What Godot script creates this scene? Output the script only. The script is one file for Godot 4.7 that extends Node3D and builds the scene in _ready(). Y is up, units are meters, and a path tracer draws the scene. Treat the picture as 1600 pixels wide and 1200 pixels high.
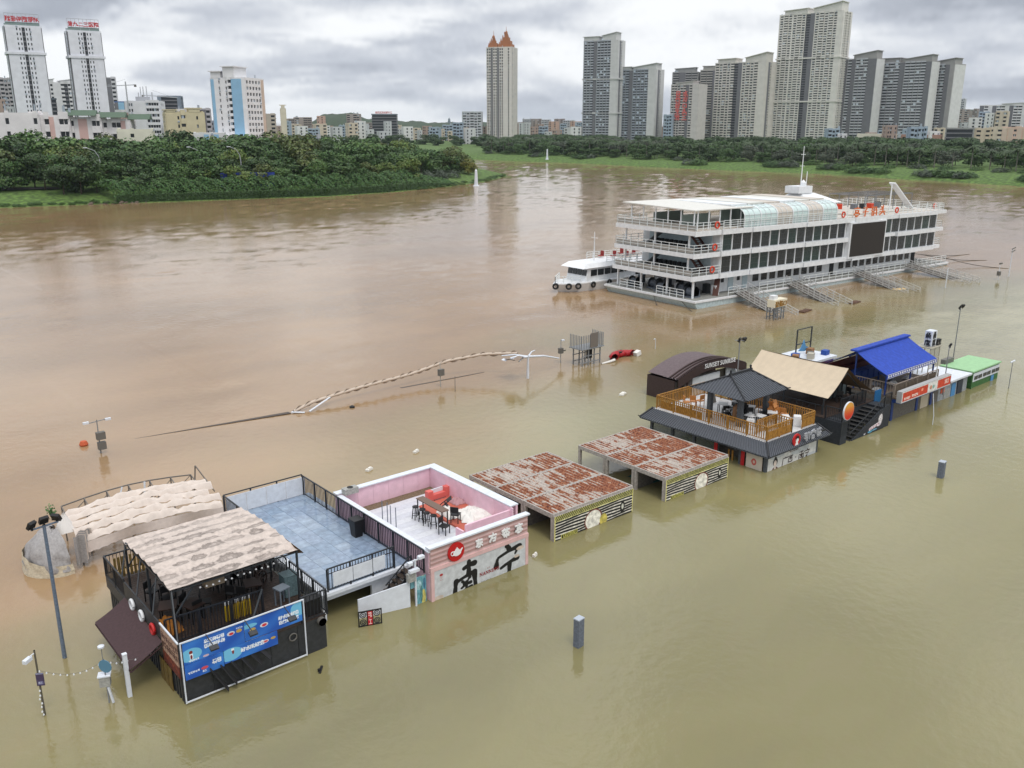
extends Node3D
# A flooded riverside bar street with a moored pleasure ship, a city beyond the river, under an overcast sky.

const CAM_HEIGHT := 21.2
var rng := RandomNumberGenerator.new()
var taken := {}
var mats := {}
var boxes := {}
var tex := {}

class MB:
	# collects faces; points are given in world metres and stored relative to o
	var v := PackedVector3Array()
	var n := PackedVector3Array()
	var uv := PackedVector2Array()
	var c := PackedColorArray()
	var ix := PackedInt32Array()
	var o := Vector3.ZERO
	var col := Color.WHITE
	func _init(origin := Vector3.ZERO) -> void:
		o = origin
	func quad(a: Vector3, b: Vector3, d: Vector3, e: Vector3, flipv := false) -> void:
		# counterclockwise seen from outside; uv 0..1 with a at the lower left
		var k := v.size()
		var nn := (b - a).cross(d - a)
		if nn.length_squared() < 1e-12:
			nn = (d - a).cross(e - a)
		nn = nn.normalized()
		v.append_array(PackedVector3Array([a - o, b - o, d - o, e - o]))
		n.append_array(PackedVector3Array([nn, nn, nn, nn]))
		c.append_array(PackedColorArray([col, col, col, col]))
		uv.append_array(PackedVector2Array([Vector2(0, 1), Vector2(1, 1), Vector2(1, 0), Vector2(0, 0)]))
		ix.append_array(PackedInt32Array([k, k + 2, k + 1, k, k + 3, k + 2]))
	func tri(a: Vector3, b: Vector3, d: Vector3) -> void:
		var k := v.size()
		var nn := (b - a).cross(d - a).normalized()
		v.append_array(PackedVector3Array([a - o, b - o, d - o]))
		n.append_array(PackedVector3Array([nn, nn, nn]))
		c.append_array(PackedColorArray([col, col, col]))
		uv.append_array(PackedVector2Array([Vector2(0, 1), Vector2(1, 1), Vector2(0.5, 0)]))
		ix.append_array(PackedInt32Array([k, k + 2, k + 1]))
	func hexa(p: Array) -> void:
		# p: bottom a b c d counterclockwise from above, then top a b c d
		quad(p[0], p[1], p[5], p[4]); quad(p[1], p[2], p[6], p[5]); quad(p[2], p[3], p[7], p[6]); quad(p[3], p[0], p[4], p[7])
		quad(p[4], p[5], p[6], p[7]); quad(p[3], p[2], p[1], p[0])
	func span(a: Vector3, b: Vector3) -> void:
		# box between two corners
		var p := Vector3(minf(a.x, b.x), minf(a.y, b.y), minf(a.z, b.z))
		var q := Vector3(maxf(a.x, b.x), maxf(a.y, b.y), maxf(a.z, b.z))
		hexa([Vector3(p.x, p.y, q.z), Vector3(q.x, p.y, q.z), Vector3(q.x, p.y, p.z), Vector3(p.x, p.y, p.z),
			Vector3(p.x, q.y, q.z), Vector3(q.x, q.y, q.z), Vector3(q.x, q.y, p.z), Vector3(p.x, q.y, p.z)])
	func box(m: Vector3, s: Vector3, b := Basis()) -> void:
		var p := []
		for y in [-0.5, 0.5]:
			for xz in [Vector2(-0.5, 0.5), Vector2(0.5, 0.5), Vector2(0.5, -0.5), Vector2(-0.5, -0.5)]:
				p.append(m + b * Vector3(xz.x * s.x, y * s.y, xz.y * s.z))
		hexa(p)
	func bar(a: Vector3, b: Vector3, w := 0.05, h := 0.05) -> void:
		var d := b - a
		var l := d.length()
		if l < 1e-5: return
		var z := d / l
		var up := Vector3.UP if absf(z.y) < 0.99 else Vector3.RIGHT
		var x := up.cross(z).normalized()
		box((a + b) / 2, Vector3(w, h, l), Basis(x, z.cross(x), z))
	func tube(pts: Array, r: float, sides := 6, r2 := -1.0, cap := true) -> void:
		if r2 < 0: r2 = r
		var rings := []
		var base := v.size()
		var side := Vector3.ZERO
		for i in pts.size():
			var p: Vector3 = pts[i]
			var d: Vector3 = (pts[mini(i + 1, pts.size() - 1)] - pts[maxi(i - 1, 0)]).normalized()
			if side == Vector3.ZERO:
				side = d.cross(Vector3.UP if absf(d.y) < 0.9 else Vector3.RIGHT).normalized()
			side = (side - d * side.dot(d)).normalized()
			var up := side.cross(d)
			var rr := lerpf(r, r2, float(i) / maxi(pts.size() - 1, 1))
			for k in sides:
				var a := TAU * k / sides
				var q := side * cos(a) + up * sin(a)
				v.append(p + q * rr - o); n.append(q); c.append(col); uv.append(Vector2(float(k) / sides, float(i) / maxi(pts.size() - 1, 1)))
		for i in pts.size() - 1:
			for k in sides:
				var a := base + i * sides + k
				var b := base + i * sides + (k + 1) % sides
				ix.append_array(PackedInt32Array([a, b, a + sides, b, b + sides, a + sides]))
		if cap and pts.size() > 1:
			for e in [0, pts.size() - 1]:
				var m := v.size()
				var q: Vector3 = pts[e] - o
				var d: Vector3 = (pts[1] - pts[0]) * -1.0 if e == 0 else pts[e] - pts[e - 1]
				d = d.normalized()
				v.append(q); n.append(d); c.append(col); uv.append(Vector2(0.5, 0.5))
				for k in sides:
					v.append(v[base + e * sides + k]); n.append(d); c.append(col); uv.append(Vector2(0.5, 0.5))
				for k in sides:
					ix.append_array(PackedInt32Array([m, m + 1 + k, m + 1 + (k + 1) % sides] if e == 0 else [m, m + 1 + (k + 1) % sides, m + 1 + k]))
	func lathe(at: Vector3, prof: Array, sides := 16, b := Basis()) -> void:
		# prof: Vector2(radius, height), bottom to top
		for i in prof.size() - 1:
			for k in sides:
				var a0 := TAU * k / sides
				var a1 := TAU * (k + 1) / sides
				var p: Vector2 = prof[i]
				var q: Vector2 = prof[i + 1]
				var A := at + b * Vector3(cos(a0) * p.x, p.y, -sin(a0) * p.x)
				var B := at + b * Vector3(cos(a1) * p.x, p.y, -sin(a1) * p.x)
				var C := at + b * Vector3(cos(a1) * q.x, q.y, -sin(a1) * q.x)
				var D := at + b * Vector3(cos(a0) * q.x, q.y, -sin(a0) * q.x)
				if p.x < 1e-4: tri(A, C, D)
				elif q.x < 1e-4: tri(A, B, C)
				else: quad(A, B, C, D)
	func grid(f: Callable, nu: int, nv: int, thick := 0.0) -> void:
		# smooth sheet f(u, v) -> Vector3 with u, v in 0..1
		var base := v.size()
		var pts := []
		for j in nv + 1:
			for i in nu + 1:
				pts.append(f.call(float(i) / nu, float(j) / nv))
		for j in nv + 1:
			for i in nu + 1:
				var p: Vector3 = pts[j * (nu + 1) + i]
				var du: Vector3 = pts[j * (nu + 1) + mini(i + 1, nu)] - pts[j * (nu + 1) + maxi(i - 1, 0)]
				var dv: Vector3 = pts[mini(j + 1, nv) * (nu + 1) + i] - pts[maxi(j - 1, 0) * (nu + 1) + i]
				v.append(p - o); n.append(du.cross(dv).normalized()); c.append(col); uv.append(Vector2(float(i) / nu, 1.0 - float(j) / nv))
		for j in nv:
			for i in nu:
				var a := base + j * (nu + 1) + i
				ix.append_array(PackedInt32Array([a, a + nu + 2, a + 1, a, a + nu + 1, a + nu + 2]))
		if thick > 0.0:
			var under := v.size()
			for k in (nu + 1) * (nv + 1):
				v.append(v[base + k] - n[base + k] * thick); n.append(-n[base + k]); c.append(col); uv.append(uv[base + k])
			for j in nv:
				for i in nu:
					var a := under + j * (nu + 1) + i
					ix.append_array(PackedInt32Array([a, a + 1, a + nu + 2, a, a + nu + 2, a + nu + 1]))
	func prism(poly: PackedVector2Array, t: Transform3D, depth: float) -> void:
		# a flat outline in the plane z = 0 of t, pushed back to z = -depth
		var tr := Geometry2D.triangulate_polygon(poly)
		for s in [0.0, -depth]:
			for k in range(0, tr.size(), 3):
				var P := []
				for q in 3: P.append(t * Vector3(poly[tr[k + q]].x, poly[tr[k + q]].y, s))
				var front: bool = (P[1] - P[0]).cross(P[2] - P[0]).dot(t.basis.z) > 0
				if front == (s == 0.0): tri(P[0], P[1], P[2])
				else: tri(P[0], P[2], P[1])
		var cw := Geometry2D.is_polygon_clockwise(poly)
		for k in poly.size():
			var a := poly[k]
			var b := poly[(k + 1) % poly.size()]
			var A := t * Vector3(a.x, a.y, 0); var B := t * Vector3(b.x, b.y, 0)
			var C := t * Vector3(b.x, b.y, -depth); var D := t * Vector3(a.x, a.y, -depth)
			if cw: quad(A, B, C, D)
			else: quad(B, A, D, C)
	func mesh(m: Material) -> ArrayMesh:
		var a := []
		a.resize(Mesh.ARRAY_MAX)
		a[Mesh.ARRAY_VERTEX] = v; a[Mesh.ARRAY_NORMAL] = n; a[Mesh.ARRAY_TEX_UV] = uv; a[Mesh.ARRAY_COLOR] = c; a[Mesh.ARRAY_INDEX] = ix
		var am := ArrayMesh.new()
		am.add_surface_from_arrays(Mesh.PRIMITIVE_TRIANGLES, a)
		am.surface_set_material(0, m)
		return am

func numbered(called: String) -> String:
	var k: int = taken.get(called, 0)
	taken[called] = k + 1
	return called if k == 0 else "%s_%03d" % [called, k]

func thing(called: String, label: String, category: String, at := Vector3.ZERO, group := "") -> Node3D:
	var o := Node3D.new()
	o.name = numbered(called)
	add_child(o)
	o.position = at
	tag(o, label, category, group)
	return o

func tag(o: Node3D, label: String, category: String, group := "") -> void:
	o.set_meta("label", label)
	o.set_meta("category", category)
	if group: o.set_meta("group", group)

func part(m: MB, called: String, mat: Material, parent: Node3D, kind := "") -> MeshInstance3D:
	var o := MeshInstance3D.new()
	o.name = called
	o.mesh = m.mesh(mat)
	parent.add_child(o, true)
	if kind: o.set_meta("kind", kind)
	return o

func solo(m: MB, called: String, mat: Material, label: String, category: String, group := "", kind := "") -> MeshInstance3D:
	# a thing of one mesh, at its own origin
	var o := MeshInstance3D.new()
	o.name = numbered(called)
	o.mesh = m.mesh(mat)
	add_child(o)
	o.position = m.o
	if label: tag(o, label, category, group)
	if kind: o.set_meta("kind", kind)
	return o

func setting(m: MB, called: String, mat: Material) -> MeshInstance3D:
	var o := MeshInstance3D.new()
	o.name = numbered(called)
	o.mesh = m.mesh(mat)
	add_child(o)
	o.position = m.o
	o.set_meta("kind", "structure")
	return o

func piece(called: String, mat: Material, parent: Node3D, at: Vector3, size: Vector3, turn := Vector3.ZERO, org := Vector3.INF) -> MeshInstance3D:
	# one plain rectangular piece (baluster, pane, plank); alike pieces share one mesh. at is in world metres, org is the thing's base
	var key := "%s|%.3f|%.3f|%.3f" % [mat.resource_name, size.x, size.y, size.z]
	if not boxes.has(key):
		var b := MB.new()
		b.box(Vector3.ZERO, size)
		boxes[key] = b.mesh(mat)
	var o := MeshInstance3D.new()
	o.name = called
	o.mesh = boxes[key]
	parent.add_child(o, true)
	o.position = at - (parent.position if org == Vector3.INF else org)
	o.rotation = turn
	return o

func noise_tex(key: String, freq: float, lo: float, hi: float, oct := 4, size := 512, stretch := Vector2.ONE, kind := FastNoiseLite.TYPE_SIMPLEX_SMOOTH) -> Texture2D:
	# grey patches between lo and hi, seamless
	if tex.has(key): return tex[key]
	var f := FastNoiseLite.new()
	f.seed = hash(key) % 10000
	f.noise_type = kind
	f.frequency = freq
	f.fractal_octaves = oct
	var t := NoiseTexture2D.new()
	t.width = int(size * stretch.x); t.height = int(size * stretch.y)
	t.seamless = true
	t.noise = f
	var g := Gradient.new()
	g.set_color(0, Color(lo, lo, lo)); g.set_color(1, Color(hi, hi, hi))
	t.color_ramp = g
	tex[key] = t
	return t

func mat(key: String, color := Color.WHITE, rough := 0.8, t: Texture2D = null, scale := 1.0, metal := 0.0) -> StandardMaterial3D:
	if mats.has(key): return mats[key]
	var m := StandardMaterial3D.new()
	m.resource_name = key
	m.albedo_color = color
	m.roughness = rough
	m.metallic = metal
	if t:
		m.albedo_texture = t
		m.uv1_triplanar = true
		m.uv1_world_triplanar = true
		m.uv1_scale = Vector3.ONE * scale
	mats[key] = m
	return m

func printed(key: String, im: Image, rough := 0.6) -> StandardMaterial3D:
	if mats.has(key): return mats[key]
	var m := StandardMaterial3D.new()
	m.resource_name = key
	m.albedo_texture = ImageTexture.create_from_image(im)
	m.roughness = rough
	m.texture_repeat = false
	mats[key] = m
	return m

# ---- lettering: each character is a list of strokes on a 10 x 10 grid, x then y, y downwards
const GLYPHS := {
	"南": "1181 5053 0494 0409 9499 9979 3446 6456 2676 2878 5659", "宁": "5051 0292 0203 9283 1585 5559 5939",
	"东": "1282 4125 2585 5459 5939 3618 6688", "方": "5052 0292 4218 3585 8578 7858", "茶": "0191 3002 6062 5205 5295 1686 5459 4728 6788",
	"亭": "5051 0191 2373 2325 7375 2575 0696 0607 9697 2878 5859 5939", "广": "5051 1191 1109", "西": "0191 1383 1318 8388 1888 4145 6165",
	"登": "1141 4105 6181 7195 3464 2676 2628 7678 2878 0999", "船": "2011 1119 4149 1141 0545 2333 2666 6163 8183 5595 5559 9599 5999",
	"口": "1282 1218 8288 1888", "子": "1171 7144 4449 4939 0595", "码": "0141 2104 1545 1519 4549 1949 5181 8184 5154 5494 9499 5777",
	"头": "2132 1443 0696 5056 5609 7799", "联": "0040 1008 3009 1333 1535 0838 6152 8092 5393 5696 7479 7659 7699", "勤": "0050 2022 4042 1454 1434 3439 0656 0959 6393 9388 7069",
	"保": "2005 1319 4181 4144 8184 4484 6449 0696 6649", "障": "0009 0030 3023 2335 3525 4191 5062 3393 5585 5558 8588 5888 3999 7879", "部": "2021 0151 1122 4132 0454 1656 1619 5659 1959 6069 6090 9073 7395 9567",
	"队": "0109 0131 3123 2335 3525 7145 6399 4549 6549", "第": "2011 3041 6051 7081 1383 8385 2585 2527 2787 8789 5359 5719", "九": "0373 4009 7378 7898 9896",
	"二": "2272 0898", "三": "1181 2575 0999", "医": "0090 0009 0999 3222 2383 1686 5356 5628 5688", "院": "0009 0030 3023 2335 3525 6051 4191 4142 9192 5484 4696 5649 7678 7898",
	"好": "2008 0343 4318 2649 5191 9173 7379 7958 5595", "水": "5059 5939 0343 4318 8163 6399", "酿": "0141 0308 4348 0848 1113 3133 0545 6061 5181 5159 8184 5484 5797 6699", "酒": "0112 0314 0819 3191 3339 9399 3999 5053 7073 3696",
	"自": "4031 1181 1119 8189 1484 1686 1989", "然": "2005 2142 4205 1324 6089 5292 7254 7294 0818 2939 5969 7989", "生": "2013 1282 5059 2575 0999", "活": "0112 0314 0819 8141 3393 6136 4484 4649 8689 4989",
	"角": "3014 3070 7062 1383 1319 8389 4349 1585 1787", "度": "4051 1191 1109 3383 4246 7276 4676 3787 7748 3999", "竣": "2011 0141 1323 3323 0646 6052 5262 7082 5494 6656 7698 5899", "工": "1181 5159 0999",
	"飘": "0141 0343 1434 0646 2639 5159 5181 8198 9896", "香": "7021 0292 5004 5094 2676 2629 7679 2979 2878", "味": "1111 1217 3137 1131 1737 4181 3595 6069 6539 6599", "粉": "1122 4132 0454 2029 2518 2548 6054 8099 5686 8688 6659",
}

func strokes(ch: String) -> Array:
	var out := []
	for s in (GLYPHS.get(ch, "1181 1119 8189 1989") as String).split(" "):
		out.append([Vector2(int(s[0]), int(s[1])) / 9.0, Vector2(int(s[2]), int(s[3])) / 9.0])
	return out

func glyph_solid(m: MB, ch: String, t: Transform3D, size: float, w: float, depth: float) -> void:
	# raised letter in the plane of t (x right, y up), its lower left corner at the origin of t
	var k := 0
	for s in strokes(ch):
		k += 1
		var a := t * Vector3(s[0].x * size, (1 - s[0].y) * size, 0)
		var b := t * Vector3(s[1].x * size, (1 - s[1].y) * size, 0)
		var d := (b - a).normalized()
		var z := t.basis.z.normalized()
		m.box((a + b) / 2 + z * k * 0.0015, Vector3(w, depth, a.distance_to(b) + w), Basis(d.cross(z).normalized() * -1.0, z, d))

func ink(im: Image, a: Vector2, b: Vector2, w0: float, w1: float, col: Color) -> void:
	# a brush stroke from a to b in pixels
	var l := maxf(a.distance_to(b), 1.0)
	var st := maxf(1.0, minf(w0, w1) * 0.3)
	var k := 0.0
	while k <= l:
		var p := a.lerp(b, k / l)
		var w := lerpf(w0, w1, k / l)
		var r := Rect2i(int(p.x - w / 2), int(p.y - w / 2), maxi(1, int(w)), maxi(1, int(w)))
		im.fill_rect(r, col)
		k += st

func write(im: Image, text: String, at: Vector2, size: float, w: float, col: Color, turned := false, gap := 1.15) -> void:
	# characters into a picture, at = upper left corner; turned = upside down, as on a panel hung the wrong way up
	var n := text.length()
	for k in n:
		for s in strokes(text[k]):
			var p: Vector2 = s[0] + Vector2(k * gap, 0)
			var q: Vector2 = s[1] + Vector2(k * gap, 0)
			if turned:
				var far := Vector2((n - 1) * gap + 1, 1)
				p = far - p; q = far - q
			ink(im, at + p * size, at + q * size, w, w, col)

func disc(im: Image, m: Vector2, rx: float, ry: float, col: Color) -> void:
	for y in range(int(m.y - ry), int(m.y + ry) + 1):
		var h := rx * sqrt(maxf(0.0, 1.0 - pow((y - m.y) / ry, 2)))
		im.fill_rect(Rect2i(int(m.x - h), y, int(2 * h), 1), col)

func picture(w: int, h: int, col: Color) -> Image:
	var im := Image.create(w, h, false, Image.FORMAT_RGB8)
	im.fill(col)
	return im

func grain(im: Image, amount: float, seed_: int, cell := 0.02, stretch := Vector2.ONE) -> void:
	# uneven dye and dirt with an outline of its own
	var f := FastNoiseLite.new()
	f.seed = seed_; f.frequency = cell; f.fractal_octaves = 4
	for y in im.get_height():
		for x in im.get_width():
			var k := 1.0 + amount * f.get_noise_2d(x * stretch.x, y * stretch.y)
			var p := im.get_pixel(x, y)
			im.set_pixel(x, y, Color(p.r * k, p.g * k, p.b * k))

func text_mesh(text: String, size: float, depth: float, m: Material, parent: Node3D, called: String, at: Vector3, b := Basis(), serif := false) -> MeshInstance3D:
	var t := TextMesh.new()
	var f := SystemFont.new()
	f.font_names = PackedStringArray(["Droid Serif" if serif else "Droid Sans"])
	f.font_weight = 700
	t.text = text; t.font = f; t.font_size = 48; t.pixel_size = size / 34.0; t.depth = depth; t.material = m
	t.curve_step = 4.0
	var o := MeshInstance3D.new()
	o.name = called
	o.mesh = t
	parent.add_child(o, true)
	o.transform = Transform3D(b, at - parent.position)
	return o

# ---- railing: posts, rails and each baluster a piece of its own
func railing(parent: Node3D, pts: Array, h: float, m: Material, pitch := 0.14, post_gap := 1.5, rod := 0.025, mid := -1.0, low := 0.1) -> Node3D:
	var org: Vector3 = parent.position
	var r := Node3D.new()
	r.name = "railing"
	parent.add_child(r, true)
	var b := MB.new(org)
	for i in pts.size() - 1:
		var a: Vector3 = pts[i]
		var e: Vector3 = pts[i + 1]
		var up := Vector3.UP
		b.bar(a + up * h, e + up * h, 0.06, 0.05)
		b.bar(a + up * low, e + up * low, 0.04, 0.04)
		if mid > 0: b.bar(a + up * mid, e + up * mid, 0.035, 0.035)
		var l := a.distance_to(e)
		var posts := maxi(1, roundi(l / post_gap))
		for k in posts + 1:
			if k == posts and i < pts.size() - 2: continue
			var p := a.lerp(e, float(k) / posts)
			b.bar(p, p + up * (h - 0.026), 0.065, 0.065)
		if pitch > 0:
			var turn := Vector3(0, atan2(-(e - a).z, (e - a).x), 0)
			var cnt := int(l / pitch)
			for k in cnt:
				var p := a.lerp(e, (k + 0.5) / cnt)
				piece("baluster", m, r, p + up * (h + low) * 0.5, Vector3(rod, h - low - 0.05, rod), turn, org)
	part(b, "frame", m, r)
	return r

# ---- sky: overcast cloud, brighter and whiter low down, grey bellies above
func make_sky() -> Image:
	var w := 2048
	var h := 1024
	var im := Image.create(w, h, false, Image.FORMAT_RGBF)
	im.fill(Color(0.3, 0.27, 0.22))
	var f := FastNoiseLite.new()
	f.seed = 41; f.frequency = 1.0; f.fractal_octaves = 6; f.fractal_gain = 0.48
	f.domain_warp_enabled = true; f.domain_warp_amplitude = 0.35; f.domain_warp_frequency = 1.3
	var g := FastNoiseLite.new()
	g.seed = 17; g.frequency = 0.7; g.fractal_octaves = 4
	for j in h / 2 + 6:
		var el := PI * (0.5 - (j + 0.5) / h)
		var y := sin(el)
		var lay := 9.0 / (1.0 + 4.0 * maxf(y, 0.0))
		for i in w:
			var az := TAU * ((i + 0.5) / w - 0.5)
			var d := Vector3(sin(az) * cos(el), y, -cos(az) * cos(el))
			var a := f.get_noise_3d(d.x * 2.6, y * lay * 2.4, d.z * 2.6)
			var b := g.get_noise_3d(d.x * 3.0 + 5.0, y * lay * 2.0, d.z * 3.0)
			var low := exp(-maxf(y, 0.0) / 0.06)
			var k := 0.38 + 0.37 * low + 0.25 * smoothstep(0.1, 0.7, y)
			k += a * 0.85 + b * 0.65
			k = clampf(k, 0.06, 1.0)
			var c := Color(0.34, 0.37, 0.43).lerp(Color(0.54, 0.575, 0.64), smoothstep(0.0, 0.42, k)).lerp(Color(0.90, 0.92, 0.94), smoothstep(0.3, 0.8, k)) * (1.0 + 0.5 * smoothstep(0.12, 0.75, y))
			im.set_pixel(i, j, c)
	return im

const RIGHT_EDGE := [Vector2(-700, -900), Vector2(-200, -760), Vector2(120, -640), Vector2(290, -540), Vector2(359, -469), Vector2(359, -428), Vector2(367, -396), Vector2(367, -350), Vector2(364, -295), Vector2(367, -259), Vector2(372, -225), Vector2(359, -185), Vector2(357, -159), Vector2(349, -132), Vector2(346, -102), Vector2(340, 0), Vector2(330, 300)]
const LEFT_EDGE := [Vector2(-700, -330), Vector2(-300, -300), Vector2(-60, -272), Vector2(23, -269), Vector2(51, -272), Vector2(71, -268), Vector2(90, -263), Vector2(116, -257), Vector2(138, -251), Vector2(164, -254), Vector2(192, -264), Vector2(221, -279), Vector2(253, -304)]
const ROWS := [[-6, -2.0], [0, -0.05], [3, 0.7], [7, 1.5], [13, 2.4], [24, 3.3], [45, 3.8], [110, 4.0], [300, 4.2], [900, 5.0], [4000, 7.0]]

func away(right: bool, i: int) -> Vector2:
	if right:
		return Vector2(0.1, -1).normalized() if i < 4 else (Vector2(0.75, -0.66) if i < 8 else Vector2(0.95, -0.31) if i < 12 else Vector2(1, -0.1)).normalized()
	return Vector2(-0.3, -1).normalized()

func on_bank(right: bool, t: float, d: float) -> Vector3:
	# a point on a bank: t counts edge points, d metres inland
	var e: Array = RIGHT_EDGE if right else LEFT_EDGE
	var i := clampi(int(t), 0, e.size() - 2)
	var f := t - i
	var p: Vector2 = (e[i] as Vector2).lerp(e[i + 1], f) + away(right, i).lerp(away(right, i + 1), f) * d
	var h := 0.0
	for k in ROWS.size() - 1:
		if d >= ROWS[k][0] and d <= ROWS[k + 1][0]:
			h = lerpf(ROWS[k][1], ROWS[k + 1][1], (d - ROWS[k][0]) / float(ROWS[k + 1][0] - ROWS[k][0]))
	return Vector3(p.x, h, p.y)

func bank(right: bool, m: Material) -> void:
	var e: Array = RIGHT_EDGE if right else LEFT_EDGE
	var b := MB.new()
	var wob := FastNoiseLite.new()
	wob.frequency = 0.05
	var nu := (e.size() - 1) * 8
	var f := func(u: float, v: float) -> Vector3:
		var t := u * (e.size() - 1)
		var r := v * (ROWS.size() - 1)
		var k := mini(int(r), ROWS.size() - 2)
		var d: float = lerpf(ROWS[k][0], ROWS[k + 1][0], r - k)
		var p := on_bank(right, minf(t, e.size() - 1.001), minf(d, 3999.0))
		p.y += wob.get_noise_2d(p.x, p.z) * 0.35 * smoothstep(-1.0, 3.0, d)
		return p
	b.grid(f, nu, (ROWS.size() - 1) * 3)
	setting(b, "ground_right_bank" if right else "ground_left_bank", m)

# ---- vegetation
var crowns := []
var palms := []
var bushes := []
var palm_trunk: ArrayMesh
var trunks := []

func leaf(m: MB, p: Vector3, out: Vector3, s: float) -> void:
	# one small leaf spray: a bent pair of faces
	var d := (out + Vector3(rng.randf_range(-1, 1), rng.randf_range(-0.6, 0.8), rng.randf_range(-1, 1)) * 0.9).normalized()
	var x := d.cross(Vector3(rng.randf_range(-1, 1), rng.randf_range(-1, 1), rng.randf_range(-1, 1))).normalized()
	var y := d.cross(x)
	var a := p + x * s * 0.6
	var b := p - x * s * 0.6
	m.tri(a, p + y * s * 0.55 + d * s * 0.15, b)
	m.tri(b, p - y * s * 0.55 + d * s * 0.1, a)

func crown_mesh(sd: int, tone: Color, leaves: int, flat: float, leafsize: float) -> ArrayMesh:
	# crown of unit height 1 and radius about 0.55 made of many sprays on uneven clumps, origin at the foot of the crown
	rng.seed = sd
	var m := MB.new()
	var lobes := []
	var cnt := rng.randi_range(11, 16)
	for k in cnt:
		var a := rng.randf() * TAU
		var r := sqrt(rng.randf()) * 0.4
		var y := rng.randf_range(0.2, 0.82) - r * 0.3
		lobes.append([Vector3(cos(a) * r, y, sin(a) * r), rng.randf_range(0.12, 0.24)])
	for k in leaves:
		var l: Array = lobes[rng.randi() % cnt]
		var d := Vector3(rng.randf_range(-1, 1), rng.randf_range(-0.7, 1), rng.randf_range(-1, 1)).normalized()
		var rad: float = l[1] * rng.randf_range(0.72, 1.12)
		var p: Vector3 = l[0] + d * rad * Vector3(1.1, flat, 1.1)
		var q := rng.randf_range(0.65, 1.4)
		m.col = Color(tone.r * q * rng.randf_range(0.85, 1.25), tone.g * q, tone.b * q * rng.randf_range(0.8, 1.1))
		leaf(m, p, d, leafsize * rng.randf_range(0.7, 1.35))
	return m.mesh(mat("leaf"))

func make_plants() -> void:
	var lm := mat("leaf", Color(1, 1, 1, 0.999), 0.6)
	lm.vertex_color_use_as_albedo = true
	lm.backlight = Color(0.18, 0.22, 0.06)
	lm.cull_mode = BaseMaterial3D.CULL_DISABLED
	mat("bark", Color(0.36, 0.31, 0.26), 0.95, noise_tex("bark", 0.05, 0.6, 1.0), 0.8)
	mat("palm_bark", Color(0.56, 0.54, 0.5), 0.9, noise_tex("bark", 0.05, 0.6, 1.0), 0.8)
	var tones := [Color(0.039, 0.087, 0.018), Color(0.055, 0.117, 0.022), Color(0.030, 0.066, 0.016), Color(0.089, 0.142, 0.025), Color(0.071, 0.099, 0.022), Color(0.044, 0.099, 0.022), Color(0.138, 0.147, 0.023), Color(0.061, 0.082, 0.052)]
	for k in 8:
		crowns.append(crown_mesh(100 + k, tones[k], 2300, rng.randf_range(0.7, 0.95), 0.05))
	for k in 3:
		rng.seed = 300 + k
		var b := MB.new()
		var tall := rng.randf_range(0.45, 0.6)
		b.tube([Vector3.ZERO, Vector3(rng.randf_range(-0.02, 0.02), tall * 0.5, 0.01), Vector3(rng.randf_range(-0.05, 0.05), tall, rng.randf_range(-0.04, 0.04))], 0.022, 6, 0.014)
		for q in 6:
			var a := TAU * q / 6.0 + rng.randf()
			var st := Vector3(0, tall * rng.randf_range(0.5, 1.0), 0)
			b.tube([st, st + Vector3(cos(a) * 0.12, 0.12, sin(a) * 0.12), st + Vector3(cos(a) * 0.27, 0.26, sin(a) * 0.27)], 0.011, 4, 0.004)
		trunks.append(b.mesh(mat("bark")))
	# palms: unit height 1
	for k in 3:
		rng.seed = 400 + k
		var m := MB.new()
		for q in 18:
			var a := TAU * q / 18.0 + rng.randf_range(-0.15, 0.15)
			var lift := rng.randf_range(-0.1, 0.9)
			var len := rng.randf_range(0.24, 0.3)
			var prev := Vector3(0, 1, 0)
			for s in 5:
				var t := (s + 1) / 5.0
				var p := Vector3(cos(a) * len * t, 1.0 + lift * len * t - 0.30 * t * t * (0.7 + 0.3 * rng.randf()), sin(a) * len * t)
				var side := Vector3(-sin(a), 0, cos(a)) * 0.045 * (1.15 - t * 0.8)
				var q2 := rng.randf_range(0.7, 1.3)
				m.col = Color(0.042 * q2, 0.072 * q2, 0.026 * q2)
				m.quad(prev, p, p + side + Vector3(0, -0.035, 0), prev + side + Vector3(0, -0.035, 0))
				m.quad(prev, prev - side + Vector3(0, -0.035, 0), p - side + Vector3(0, -0.035, 0), p)
				prev = p
		palms.append(m.mesh(lm))
	var pt := MB.new()
	pt.tube([Vector3.ZERO, Vector3(0.006, 0.3, 0), Vector3(0.004, 0.7, 0.004), Vector3(0, 1.0, 0)], 0.026, 7, 0.015)
	palm_trunk = pt.mesh(mat("palm_bark"))
	for k in 4:
		rng.seed = 500 + k
		var m := MB.new()
		var tone: Color = tones[[1, 5, 3, 7][k]]
		for q in 900:
			var a := rng.randf() * TAU
			var e := rng.randf_range(0.0, 1.0)
			var d := Vector3(cos(a) * sqrt(1 - e * e), e, sin(a) * sqrt(1 - e * e))
			var r := 0.5 + 0.09 * sin(a * 3 + k) + 0.06 * sin(a * 7 + e * 5)
			var z := rng.randf_range(0.65, 1.4)
			m.col = Color(tone.r * z, tone.g * z, tone.b * z)
			leaf(m, d * r * rng.randf_range(0.8, 1.05) * Vector3(1, 1.5, 1), d, 0.06 * rng.randf_range(0.7, 1.4))
		bushes.append(m.mesh(lm))

func plant_part(parent: Node3D, called: String, me: Mesh, scale_: Vector3, at := Vector3.ZERO) -> void:
	var o := MeshInstance3D.new()
	o.name = called
	o.mesh = me
	parent.add_child(o, true)
	o.scale = scale_
	o.position = at

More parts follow.
